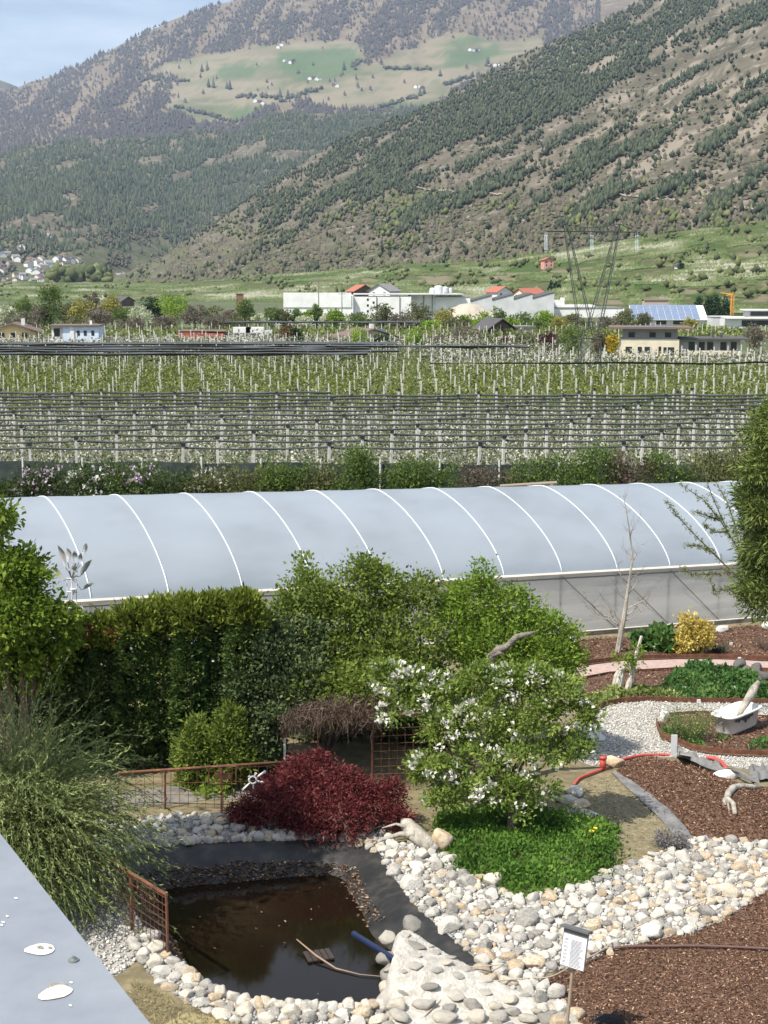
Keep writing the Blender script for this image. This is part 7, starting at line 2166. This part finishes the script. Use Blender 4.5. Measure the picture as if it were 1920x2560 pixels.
V, F = leaf_quads(P, D, 0.07, 0.16, 0); setting(mk('dry_grass', V, F, LEAF('dry_blades', [(0, (0.16, 0.14, 0.06)), (0.6, (0.32, 0.27, 0.13)), (1, (0.46, 0.40, 0.22))], 0.2), rnd=np.repeat(rng.random(len(P)), 4)), 'stuff', 'dry short grass below the pond rim')
# dandelions
for i, (a, c) in enumerate(((1479, 2080), (1489, 2073))):
    p = GP(a, c, 0.3); m_ = MB(); m_.tube([p - np.array([0, 0, 0.3]), p], 0.006, 4); m_.tube([p, p + np.array([0, 0, 0.03])], [0.045, 0.06], 9)
    tag(m_.build('dandelion', M('dandelion_yellow', (0.75, 0.55, 0.03), 5) if i == 0 else bpy.data.materials['dandelion_yellow'], loc=p - np.array([0, 0, 0.3])), '%s yellow dandelion at the edge of the herb bed' % ('lower' if i == 0 else 'upper'), 'flower')
# cedar at the right edge
Yc = 38.0
b = AT(1990, 1700, Yc); b[2] = GV(b[0], b[1])
t = thing('cedar_tree', 'tall olive-green conifer with drooping boughs at the picture edge', 'tree', b)
m_ = MB(); m_.tube([b - np.array([0, 0, 0.1]), AT(1985, 1400, Yc), AT(1980, 1050, Yc)], [0.22, 0.17, 0.06], 8)
BO = [(1905, 1060, 45, 34), (1890, 1105, 45, 30), (1925, 1140, 60, 34), (1880, 1180, 55, 28), (1910, 1215, 60, 30), (1865, 1250, 50, 24), (1885, 1285, 55, 26), (1930, 1320, 55, 32), (1875, 1320, 40, 24), (1900, 1370, 55, 30), (1885, 1410, 55, 28), (1915, 1455, 60, 32), (1880, 1480, 45, 28), (1900, 1515, 45, 24), (1950, 1250, 50, 50), (1950, 1400, 50, 60), (1940, 1080, 40, 50), (1935, 1030, 22, 26)]
CB = [bl(a, c, Yc - 0.8 + 0.5 * math.sin(i * 1.9), w_, h_, 0.7) for i, (a, c, w_, h_) in enumerate([(a + 20, c, w_ * 0.92, h_) for a, c, w_, h_ in BO])]
for q in CB:
    p = np.array(q[:3]); s0 = np.array([AT(1984, 1400, Yc)[0], Yc, p[2] + 0.25]); m_.tube([s0, (s0 + p) / 2 + np.array([0, 0, 0.12]), p], [0.05, 0.035, 0.012], 5)
m_.build('trunk', BARK, t)
foliage('crown', t, CB, 28000, 0.2, L['cedar'], clumps=520, csize=0.15, aspect=0.2, inner=0.2, droop=0.35, spread=0.55, top=0.5, flat=0.3)
# larch sapling twigs beside it
b = AT(2010, 1690, 39.5); b[2] = GV(b[0], b[1])
t = thing('larch_sapling', 'pale sprouting larch branches reaching out beside the conifer', 'tree', b)
A_ = lambda a, c, dy=0.0: AT(a, c, 39.5 + dy)
m_ = MB(); m_.tube([b, A_(1985, 1580), A_(1930, 1525), A_(1870, 1470)], [0.07, 0.06, 0.05, 0.035], 6); m_.build('trunk', BARK, t)
BR = [[(1870, 1470), (1830, 1430), (1780, 1380), (1730, 1330), (1690, 1285), (1668, 1252)], [(1880, 1490), (1850, 1380), (1800, 1300), (1760, 1250), (1700, 1210)], [(1885, 1500), (1860, 1400), (1820, 1330), (1780, 1240), (1745, 1140)], [(1875, 1480), (1830, 1470), (1790, 1480), (1770, 1445)], [(1780, 1380), (1750, 1365), (1715, 1362)], [(1800, 1300), (1770, 1290), (1735, 1278)], [(1830, 1430), (1780, 1435), (1730, 1435), (1700, 1420)], [(1850, 1380), (1840, 1320), (1820, 1260), (1790, 1205)], [(1820, 1470), (1850, 1495), (1870, 1490)], [(1820, 1330), (1785, 1330), (1760, 1310)]]
m_ = MB(); TP = []
for i, br in enumerate(BR):
    P = [A_(a, c, 0.3 * math.sin(i * 1.7 + k * 0.5)) for k, (a, c) in enumerate(br)]
    m_.tube(P, [0.03 * (1 - 0.8 * k / (len(P) - 1)) for k in range(len(P))], 5)
    for k in range(len(P) - 1):
        for f in np.linspace(0, 1, 12):
            TP.append(P[k] * (1 - f) + P[k + 1] * f + rng.normal(size=3) * 0.035)
m_.build('branches', BARK, t)
TP = np.repeat(np.array(TP), 11, 0); TP = TP + rng.normal(size=TP.shape) * 0.03
V, F = leaf_quads(TP, rng.normal(size=TP.shape) + np.array([0, 0, 0.4]), 0.07, 0.35)
mk('needle_tufts', V, F, L['larch'], t, rnd=np.repeat(rng.random(len(TP)), 4))['kind'] = 'stuff'

# ---- metal flower sculpture
CHROME = M('polished_steel', (0.72, 0.73, 0.75), 3, rough=0.22, metal=0.55)
Ys = 36.5
b = AT(178, 1960, Ys); b[2] = GV(b[0], b[1])
t = thing('wind_sculpture', 'polished metal flower sculpture with leaf-shaped blades against the greenhouse', 'sculpture', b)
m_ = MB(); m_.tube([b, AT(178, 1520, Ys)], 0.05, 8); m_.build('pole', STEEL, t)
m_ = MB()
for dx in (-11, 0, 12):
    m_.tube([AT(179 + dx, 1522, Ys), AT(179 + dx, 1447, Ys)], 0.016, 5)
for y in (1447, 1480, 1520):
    m_.tube([AT(167, y, Ys), AT(191, y, Ys)], 0.022, 5)
m_.tube([AT(182, 1487, Ys - 0.05), AT(182, 1472, Ys - 0.05)], [0.03, 0.075], 10); m_.build('cage', WPAINT, t)
for i, (x0, y0, x1, y1, w_) in enumerate(((164, 1418, 143, 1365, 15), (169, 1406, 165, 1372, 14), (190, 1408, 186, 1380, 13), (205, 1391, 215, 1360, 13), (158, 1453, 125, 1421, 12), (200, 1441, 230, 1402, 14), (204, 1475, 233, 1461, 10), (172, 1427, 186, 1410, 11), (195, 1437, 183, 1418, 13), (188, 1512, 203, 1530, 11), (168, 1512, 158, 1535, 12), (201, 1412, 203, 1385, 10))):
    p0 = AT(x0, y0, Ys - 0.1 * (i % 3)); p1 = AT(x1, y1, Ys - 0.1 * (i % 3) - 0.12)
    ax = p1 - p0; ln = np.linalg.norm(ax); ax /= ln
    sd = np.cross(ax, np.array([0.35 * math.sin(i * 2.1), 1.0, 0.3])); sd /= np.linalg.norm(sd); nm_ = np.cross(sd, ax)
    ww = w_ * Ys / FPX / 2; V = []; F = []
    N = 9
    for k in range(N):
        f = k / (N - 1); wd = ww * (math.sin(math.pi * f ** 0.85) + 0.04)
        for s_, cu in ((-1, 0.35), (0, 0.0), (1, 0.35)):
            V.append(p0 + ax * ln * f + sd * wd * s_ + nm_ * (wd * cu + 0.10 * math.sin(f * 2.6)))
    for k in range(N - 1):
        F += [(k * 3, k * 3 + 1, k * 3 + 4, k * 3 + 3), (k * 3 + 1, k * 3 + 2, k * 3 + 5, k * 3 + 4)]
    n0 = len(V); V += [v - nm_ * 0.006 for v in V]; F += [tuple(n0 + j for j in f[::-1]) for f in F]
    bd = mk('blade', V, F, CHROME, t, smooth=True)
    m_ = MB(); c = AT(179, 1447 if y0 < 1490 else 1500, Ys); m_.tube([c, (c + p0) / 2 + np.array([0, 0, 0.03]), p0], 0.011, 5); m_.build('stem', STEEL, bd)

# ---- stump posts, bathtub, driftwood
b = GP(1545, 1730); t = thing('split_stump', 'bleached split stump with two upright slabs in the variegated bed', 'stump', b)
Yq = b[1]
m_ = MB(); m_.tube([AT(1542, 1732, Yq), AT(1548, 1700, Yq), AT(1556, 1668, Yq)], [0.13, 0.14, 0.09], 7); m_.tube([AT(1530, 1730, Yq), AT(1540, 1690, Yq), AT(1550, 1664, Yq)], [0.06, 0.07, 0.03], 6); m_.build('slab', PALEWOOD, t)
m_ = MB(); m_.tube([AT(1566, 1732, Yq), AT(1578, 1690, Yq), AT(1592, 1630, Yq), AT(1604, 1590, Yq)], [0.12, 0.09, 0.06, 0.045], 7); m_.build('slab', PALEWOOD, t)
foliage('climbing_leaves', t, [bl(1590, 1640, Yq - 0.1, 14, 35, 0.2), bl(1540, 1650, Yq - 0.1, 16, 16, 0.2), bl(1570, 1660, Yq - 0.15, 14, 20, 0.15)], 420, 0.11, L['fresh'], clumps=40, csize=0.07)

O_ = GP(1830, 1851); e1 = GP(1912, 1822) - O_; e1[2] = 0; e1 /= np.linalg.norm(e1); e2 = np.array([-e1[1], e1[0], 0])
ENAMEL = M('white_enamel', [(0.3, (0.62, 0.61, 0.58)), (0.7, (0.80, 0.79, 0.77))], 3, rough=0.25)
t = thing('bathtub', 'old white enamel bathtub used as planter on the bark bed', 'bathtub', O_)
TL, TW, TH = 1.85, 0.82, 0.55


def tub_ring(inset, z, rc=0.22, n=36):
    out = []
    for k in range(n):
        a = 2 * math.pi * k / n
        c, s = math.cos(a), math.sin(a)
        x = np.sign(c) * abs(c) ** 0.42 * (TL / 2 - inset * 1.3); y = np.sign(s) * abs(s) ** 0.42 * (TW / 2 - inset)
        out.append(O_ + e1 * (TL / 2 + x) + e2 * (TW / 2 + y) + np.array([0, 0, z + 0.05]))
    return out


rings_ = [tub_ring(0.13, 0.0), tub_ring(0.10, 0.06), tub_ring(0.06, TH - 0.05), tub_ring(0.0, TH - 0.04), tub_ring(-0.01, TH), tub_ring(0.02, TH + 0.02), tub_ring(0.075, TH), tub_ring(0.13, 0.2), tub_ring(0.2, 0.12)]
V = [p for r in rings_ for p in r]; F = []
for j in range(len(rings_) - 1):
    F += [(j * 36 + k, j * 36 + (k + 1) % 36, (j + 1) * 36 + (k + 1) % 36, (j + 1) * 36 + k) for k in range(36)]
F += [tuple(range(35, -1, -1)), tuple((len(rings_) - 1) * 36 + k for k in range(36))]
mk('tub_shell', V, F, ENAMEL, t, smooth=True)
ST = M('dark_stain', (0.05, 0.05, 0.055), 6)
V = []; F = []
for i, u in enumerate(np.linspace(0.25, 1.25, 15)):
    lo = 0.40 - 0.16 * rng.random() * math.sin((u - 0.25) * 3.1)
    for z in (0.46, lo):
        f = (z - 0.06) / (TH - 0.11); V.append(O_ + e1 * u + e2 * (0.10 - 0.04 * f - 0.006) + np.array([0, 0, z + 0.05]))
F = [(2 * i, 2 * i + 1, 2 * i + 3, 2 * i + 2) for i in range(14)]
mk('worn_patch', V, F, ST, t)
m_ = MB(); q = O_ - e1 * 0.02 + e2 * 0.36 + np.array([0, 0, 0.42]); m_.tube([q + e1 * 0.08, q - e1 * 0.03], 0.035, 8); m_.build('overflow', STEEL, t)
m_ = MB(); p = [O_ + e1 * 0.85 + e2 * 0.35 + np.array([0, 0, 0.35]), O_ + e1 * 1.2 + e2 * 0.3 + np.array([0, 0, 0.75]), O_ + e1 * 1.6 + e2 * 0.3 + np.array([0, 0, 1.05]), O_ + e1 * 1.9 + e2 * 0.3 + np.array([0, 0, 1.25])]
m_.tube(p, [0.05, 0.11, 0.13, 0.06], 9); tag(m_.build('driftwood_log', GREYWOOD, smooth=True, loc=O_), 'thick grey driftwood log leaning out of the bathtub', 'driftwood')

m_ = MB(); P = []
for a, c, dz in ((1906, 1990, 0.30), (1880, 1999, 0.26), (1850, 2001, 0.26), (1832, 2008, 0.25), (1820, 2022, 0.26), (1816, 2036, 0.28), (1832, 2048, 0.25), (1836, 2068, 0.2)):
    g = GP(a, c); g[2] += float(mound_h(g[0], g[1])) + 0.06; P.append(g)
m_.tube(P, [0.015, 0.06, 0.075, 0.085, 0.09, 0.08, 0.06, 0.05], 8)
g = GP(1808, 2038); g[2] += float(mound_h(g[0], g[1])) + 0.03; m_.tube([P[4], g, g + np.array([0.0, -0.25, -0.02])], [0.06, 0.045, 0.012], 6)
g = GP(1822, 2062); g[2] += float(mound_h(g[0], g[1])) + 0.02; m_.tube([P[5], g], [0.05, 0.015], 6)
tag(m_.build('driftwood_branch', GREYWOOD, smooth=True, loc=P[5]), 'curved grey driftwood branch lying on the mulch mound', 'driftwood')

# ---- pipes, hoses, fabric
REDP = M('red_pipe', (0.48, 0.075, 0.06), 4, rough=0.5)


def hose(name, label, cat, line, r, mat, dz=0.04, n=7, onm=False):
    P = []
    for a, c in line:
        g = GP(a, c); g[2] += dz + (float(mound_h(g[0], g[1])) if onm else 0); P.append(g)
    Q = [P[0]]
    for i in range(len(P) - 1):
        p0, p1, p2, p3 = P[max(i - 1, 0)], P[i], P[i + 1], P[min(i + 2, len(P) - 1)]
        for f in (0.25, 0.5, 0.75, 1.0):
            Q.append(0.5 * (2 * p1 + (p2 - p0) * f + (2 * p0 - 5 * p1 + 4 * p2 - p3) * f * f + (3 * p1 - p0 - 3 * p2 + p3) * f ** 3))
    m_ = MB(); m_.tube(Q, r, n); o = m_.build(name, mat, smooth=True, loc=P[0]); return tag(o, label, cat)


hose('red_conduit', 'red pipe running from the rockery up to the mulch mound', 'pipe', [(1436, 1966), (1450, 1950), (1480, 1938), (1506, 1928)], 0.036, REDP, 0.06)
hose('red_conduit', 'red pipe showing along the top edge of the mulch mound', 'pipe', [(1552, 1904), (1600, 1893), (1650, 1891), (1690, 1893)], 0.035, REDP, 0.05)
hose('red_conduit', 'red pipe curving down from the grey fabric near the gravel', 'pipe', [(1765, 1902), (1785, 1905), (1805, 1916), (1816, 1932)], 0.055, REDP, 0.1)
g = GP(1507, 1925); m_ = MB(); m_.tube([g, g + np.array([0, 0, 0.34])], 0.085, 12); m_.tube([g + np.array([0, 0, 0.3]), g + np.array([0, 0, 0.37])], 0.1, 12)
tag(m_.build('pipe_cap', REDP, smooth=True, loc=g), 'upright red pipe end with a cap beside the brownish boulder', 'pipe')
HOSEM = M('brown_hose', (0.13, 0.075, 0.06), 6, rough=0.5)
hose('garden_hose', 'brown irrigation hose across the stones and the near mulch', 'hose', [(1190, 2420), (1280, 2426), (1380, 2420), (1430, 2408), (1490, 2390), (1560, 2376), (1650, 2374), (1780, 2374), (1990, 2384)], 0.026, HOSEM, 0.07)
CABLE = M('pale_cable', (0.42, 0.36, 0.28), 6, rough=0.6)
hose('pale_cable', 'thin pale cable looping from the masonry over stones towards the bank', 'cable', [(1060, 2560), (1120, 2500), (1150, 2470), (1230, 2470), (1330, 2462), (1380, 2458), (1440, 2425), (1500, 2395), (1560, 2350), (1640, 2310), (1750, 2270), (1850, 2220), (1990, 2180)], 0.012, CABLE, 0.13)
hose('pale_cable', 'thin grey cable hanging in a loop over the masonry block', 'cable', [(1085, 2510), (1105, 2470), (1130, 2448), (1200, 2446), (1260, 2440)], 0.010, CABLE, 0.22)
FAB = M('grey_geotextile', [(0.3, (0.10, 0.10, 0.10)), (0.7, (0.22, 0.215, 0.21))], 3, rough=0.95)


def cloth(name, label, line_a, line_b, dz=0.05, wob=0.05, onm=False):
    n = 26; V = []
    la, lb = np.array(line_a, float), np.array(line_b, float)
    for i in range(n):
        f = i / (n - 1)
        a = [np.interp(f, np.linspace(0, 1, len(la)), la[:, k]) for k in (0, 1)]; c = [np.interp(f, np.linspace(0, 1, len(lb)), lb[:, k]) for k in (0, 1)]
        for j in range(6):
            g = GP(*(np.array(a) * (1 - j / 5) + np.array(c) * j / 5)); g[2] += dz + (float(mound_h(g[0], g[1])) if onm else 0) + wob * (float(vnoise(i * 0.55, j * 0.9 + len(line_a))) ) * (1 if 0 < j < 5 else 0.3); V.append(g)
    o = mk(name, V, grid_faces(n, 6), FAB, smooth=True, loc=V[0]); return tag(o, label, 'fabric')


cloth('ground_fabric', 'grey fabric strip along the edge of mound and olive soil', [(1526, 1932), (1580, 1985), (1640, 2040), (1690, 2096), (1712, 2105)], [(1542, 1936), (1606, 1976), (1672, 2030), (1725, 2090), (1735, 2100)], 0.03, 0.05, True)
cloth('ground_fabric', 'crumpled dark fabric at the top of the mulch mound', [(1690, 1892), (1740, 1905), (1800, 1935), (1880, 1962)], [(1700, 1905), (1760, 1930), (1840, 1950), (1900, 1985)], 0.08, 0.3, True)
cloth('ground_fabric', 'dark fabric fold at the edge of the gravel near the frame', [(1870, 1925), (1920, 1922), (1990, 1925)], [(1875, 1960), (1920, 1955), (1990, 1965)], 0.05, 0.25, True)
g = GP(1684, 1893); m_ = MB(); m_.box(g + np.array([0, 0, 0.31]), (0.16, 0.05, 0.62)); tag(m_.build('grey_marker_post', METALG, loc=g), 'flat grey post standing at the edge of the gravel path', 'post')
m_ = MB(); V = [GP(1690, 1892, 0.02), GP(1745, 1900, 0.02), GP(1738, 1893, 0.2), GP(1700, 1886, 0.42)]; m_.add(V + [v + np.array([0, 0.04, 0]) for v in V], [(0, 1, 2, 3), (7, 6, 5, 4), (0, 4, 5, 1), (1, 5, 6, 2), (2, 6, 7, 3), (3, 7, 4, 0)])
tag(m_.build('grey_sheet', METALG, loc=V[0]), 'slanted grey sheet leaning beside the flat post', 'sheet')

# ---- plant tags
TAGM = M('white_tag', (0.78, 0.77, 0.75), 8, rough=0.4); TAGP = M('tag_print', (0.50, 0.30, 0.28), 9, rough=0.6)
for a, c, lab in ((1638, 1634, 'white plant tag in front of the dark large-leaved plant'), (1664, 1622, 'white plant tag just right of the dark large-leaved plant'), (1827, 1624, 'white plant tag alone in the bark near the dry shrub'), (1710, 1738, 'white plant tag at the start of the dark ground cover'), (1834, 1736, 'white plant tag in the middle of the dark ground cover'), (1746, 1770, 'white plant tag at the edge of the gravel path'), (1552, 1614, 'white plant tag on the bare young tree'), (1848, 1662, 'white plant tag on the cascade rocks')):
    g = GP(a, c); t = thing('plant_tag', lab, 'plant tag', g, 'white plant tags')
    m_ = MB(); m_.box(g + np.array([0, 0.01, 0.12]), (0.015, 0.01, 0.24)); m_.build('stake', STEEL, t)
    m_ = MB(); m_.box(g + np.array([0, 0, 0.22]), (0.11, 0.008, 0.11)); m_.build('plate', TAGM, t)
    m_ = MB()
    for k in range(2):
        m_.box(g + np.array([0, -0.0055, 0.235 - k * 0.03]), (0.07, 0.002, 0.01))
    m_.build('print', TAGP, t)['kind'] = 'stuff'

# ---- information board
b = GP(1412, 2598); Yi = b[1]
t = thing('information_board', 'small roofed information board on a wooden stake at the mulch edge', 'sign', b)
WOODP = M('stake_wood', [(0.3, (0.20, 0.155, 0.11)), (0.7, (0.36, 0.29, 0.22))], 8, rough=0.85, stretch=(1, 1, 0.2)); SLATE = M('slate_board', (0.12, 0.12, 0.125), 6, rough=0.7)
tp = AT(1440, 2372, Yi)
m_ = MB(); m_.tube([b - np.array([0, 0, 0.15]), AT(1432, 2420, Yi), tp], 0.028, 7); m_.build('stake', WOODP, t)
ang = R(36); rv = np.array([math.cos(ang), -math.sin(ang), 0]); nv_ = np.array([-math.sin(ang) * 0.97, -math.cos(ang) * 0.97, 0.22]); nv_ /= np.linalg.norm(nv_); uv = np.cross(rv, -nv_); uv /= np.linalg.norm(uv)
if uv[2] < 0:
    uv = -uv
cb = tp + nv_ * 0.05


def slab_(c, w_, h_, th):
    P = [c + rv * x * w_ / 2 + uv * y * h_ / 2 + nv_ * z for z in (0, th) for x, y in ((-1, -1), (1, -1), (1, 1), (-1, 1))]
    return P, [(3, 2, 1, 0), (4, 5, 6, 7), (0, 1, 5, 4), (1, 2, 6, 5), (2, 3, 7, 6), (3, 0, 4, 7)]


P, F = slab_(cb, 0.44, 0.60, 0.02); mk('board', P, F, SLATE, t)
P, F = slab_(cb + nv_ * 0.022 - uv * 0.035, 0.41, 0.50, 0.004); sheet_ = mk('paper', P, F, M('paper_white', (0.80, 0.81, 0.84), 9, rough=0.5), t)
P, F = slab_(cb + uv * 0.31 + nv_ * 0.03, 0.50, 0.035, 0.0); m_ = MB(); c = cb + uv * 0.31
Q = [c + rv * x * 0.25 + nv_ * z + np.array([0, 0, y]) for y in (0, 0.035) for x, z in ((-1, -0.06), (1, -0.06), (1, 0.10), (-1, 0.10))]
m_.add(Q, [(3, 2, 1, 0), (4, 5, 6, 7), (0, 1, 5, 4), (1, 2, 6, 5), (2, 3, 7, 6), (3, 0, 4, 7)]); m_.build('roof', SLATE, t)
m_ = MB(); rr = np.random.default_rng(5)
for k in range(22):
    y = 0.175 - k * 0.0195
    for x0, x1 in ((-0.18, -0.18 + 0.09 * rr.uniform(0.5, 1)), (-0.06, -0.06 + 0.23 * rr.uniform(0.75, 1))):
        if x0 < -0.1 and k % 3 == 2:
            continue
        c = cb + nv_ * 0.0275 - uv * 0.035
        Q = [c + rv * x + uv * (y + s_) for x, s_ in ((x0, -0.0055), (x1, -0.0055), (x1, 0.0055), (x0, 0.0055))]
        m_.add(Q, [(0, 1, 2, 3)])
m_.build('printed_lines', M('print_grey', (0.08, 0.085, 0.11), 9), sheet_)['kind'] = 'stuff'
g = GP(1522, 2556); m_ = MB()
V, F = SH3[2]; o = mk('board_shadow_patch', V * np.array([0.33, 0.28, 0.07]), F, M('shadow_black', (0.012, 0.010, 0.010), 12, rough=1.0, bump=1.0), smooth=True); o.location = (g[0], g[1], g[2] + 0.02); tag(o, 'dark patch painting the shadow of the information board on the near mulch', 'soil')  # low black shape that paints in the cast shadow of the board

# ---- roof edge of the building the picture is taken from
ZR = CAMZ - 0.95


def RP(px, py, dz=0.0):
    d = ray(px, py); k = (ZR + dz - CAMZ) / d[2]
    return np.array([d[0] * k, d[1] * k, ZR + dz])


ZINC = M('grey_metal_cap', [(0.3, (0.185, 0.205, 0.235)), (0.5, (0.215, 0.235, 0.265)), (0.7, (0.245, 0.265, 0.295))], 9, detail=12, rough=0.45, bump=0.03, bscale=200)
p1, p2 = RP(0, 2083), RP(376, 2560); dv = (p2 - p1) / np.linalg.norm(p2 - p1); nl = np.array([dv[1], -dv[0], 0.0])
if nl[0] > 0:
    nl = -nl
pa, pb_ = p1 - dv * 2.2, p2 + dv * 1.2
t = thing('parapet_wall', 'grey metal-capped parapet of the building at the picture corner', 'parapet', np.array([pa[0], pa[1], 0.0]))
V = []
for z in (-0.07, 0.0):
    for q in (pa, pb_, pb_ + nl * 0.55, pa + nl * 0.55):
        V.append(q + np.array([0, 0, z]))
mk('metal_cap', V, [(3, 2, 1, 0), (4, 5, 6, 7), (0, 1, 5, 4), (1, 2, 6, 5), (2, 3, 7, 6), (3, 0, 4, 7)], ZINC, t)
V = []
for z in (-0.5 - ZR, -0.071):
    for q in (pa + nl * 0.03 + dv * 0.02, pb_ + nl * 0.03, pb_ + nl * 0.5, pa + nl * 0.5 + dv * 0.02):
        V.append(q + np.array([0, 0, z]))
mk('wall', V, [(3, 2, 1, 0), (4, 5, 6, 7), (0, 1, 5, 4), (1, 2, 6, 5), (2, 3, 7, 6), (3, 0, 4, 7)], WHITE, t)


def spot(name, outline, mat, dz, parent):
    P = [RP(a, c, dz) for a, c in outline]
    return mk(name, P, [tuple(range(len(P)))], mat, parent)


def oval(cx, cy, rx, ry, rot, n=26, wob=0.12):
    out = []
    for k in range(n):
        a = -2 * math.pi * k / n; w_ = 1 + wob * math.sin(2 * a + cx) + wob * 0.6 * math.sin(3 * a + cy) + rng.normal() * 0.02
        x, y = rx * w_ * math.cos(a), ry * w_ * math.sin(a); out.append((cx + x * math.cos(rot) - y * math.sin(rot), cy + x * math.sin(rot) + y * math.cos(rot)))
    return out


DROP = M('bird_dropping_white', (0.78, 0.77, 0.73), 60, rough=0.8); DROP2 = M('bird_dropping_dark', [(0.3, (0.12, 0.11, 0.09)), (0.7, (0.35, 0.32, 0.27))], 200, rough=0.9)
DROP3 = M('bird_dropping_dry', [(0.35, (0.30, 0.27, 0.21)), (0.5, (0.60, 0.57, 0.50)), (0.7, (0.74, 0.72, 0.66))], 90, rough=0.9)
spot('bird_dropping', oval(100, 2373, 39, 13, -0.14), DROP, 0.0015, t); spot('bird_dropping', oval(101, 2368, 8, 5, 0), DROP2, 0.0025, t); spot('bird_dropping', oval(125, 2369, 6, 3.5, 0), DROP2, 0.0025, t)
spot('bird_dropping', oval(138, 2481, 44, 16, -0.32), DROP3, 0.0015, t); spot('bird_dropping', oval(143, 2464, 28, 7, -0.15), DROP2, 0.001, t)
for a, c in ((18, 2290), (8, 2305), (4, 2312), (178, 2456), (176, 2513), (40, 2245)):
    spot('bird_dropping', oval(a, c, 4, 2, 0.3), DROP, 0.0015, t)
c = RP(184, 2402)
m_ = MB(); m_.tube([c + np.array([0, 0, 0.0005]), c + np.array([0, 0, 0.0025])], [0.0078, 0.0074], 18); m_.tube([c + np.array([0, 0, 0.0025]), c + np.array([0, 0, 0.0045])], [0.0055, 0.0045], 14); m_.tube([c + np.array([0, 0, 0.0045]), c + np.array([0, 0, 0.007])], [0.003, 0.0026], 6)
m_.build('screw', STEEL, t)
for o in bpy.data.objects:
    if '_o' in o:
        del o['_o']
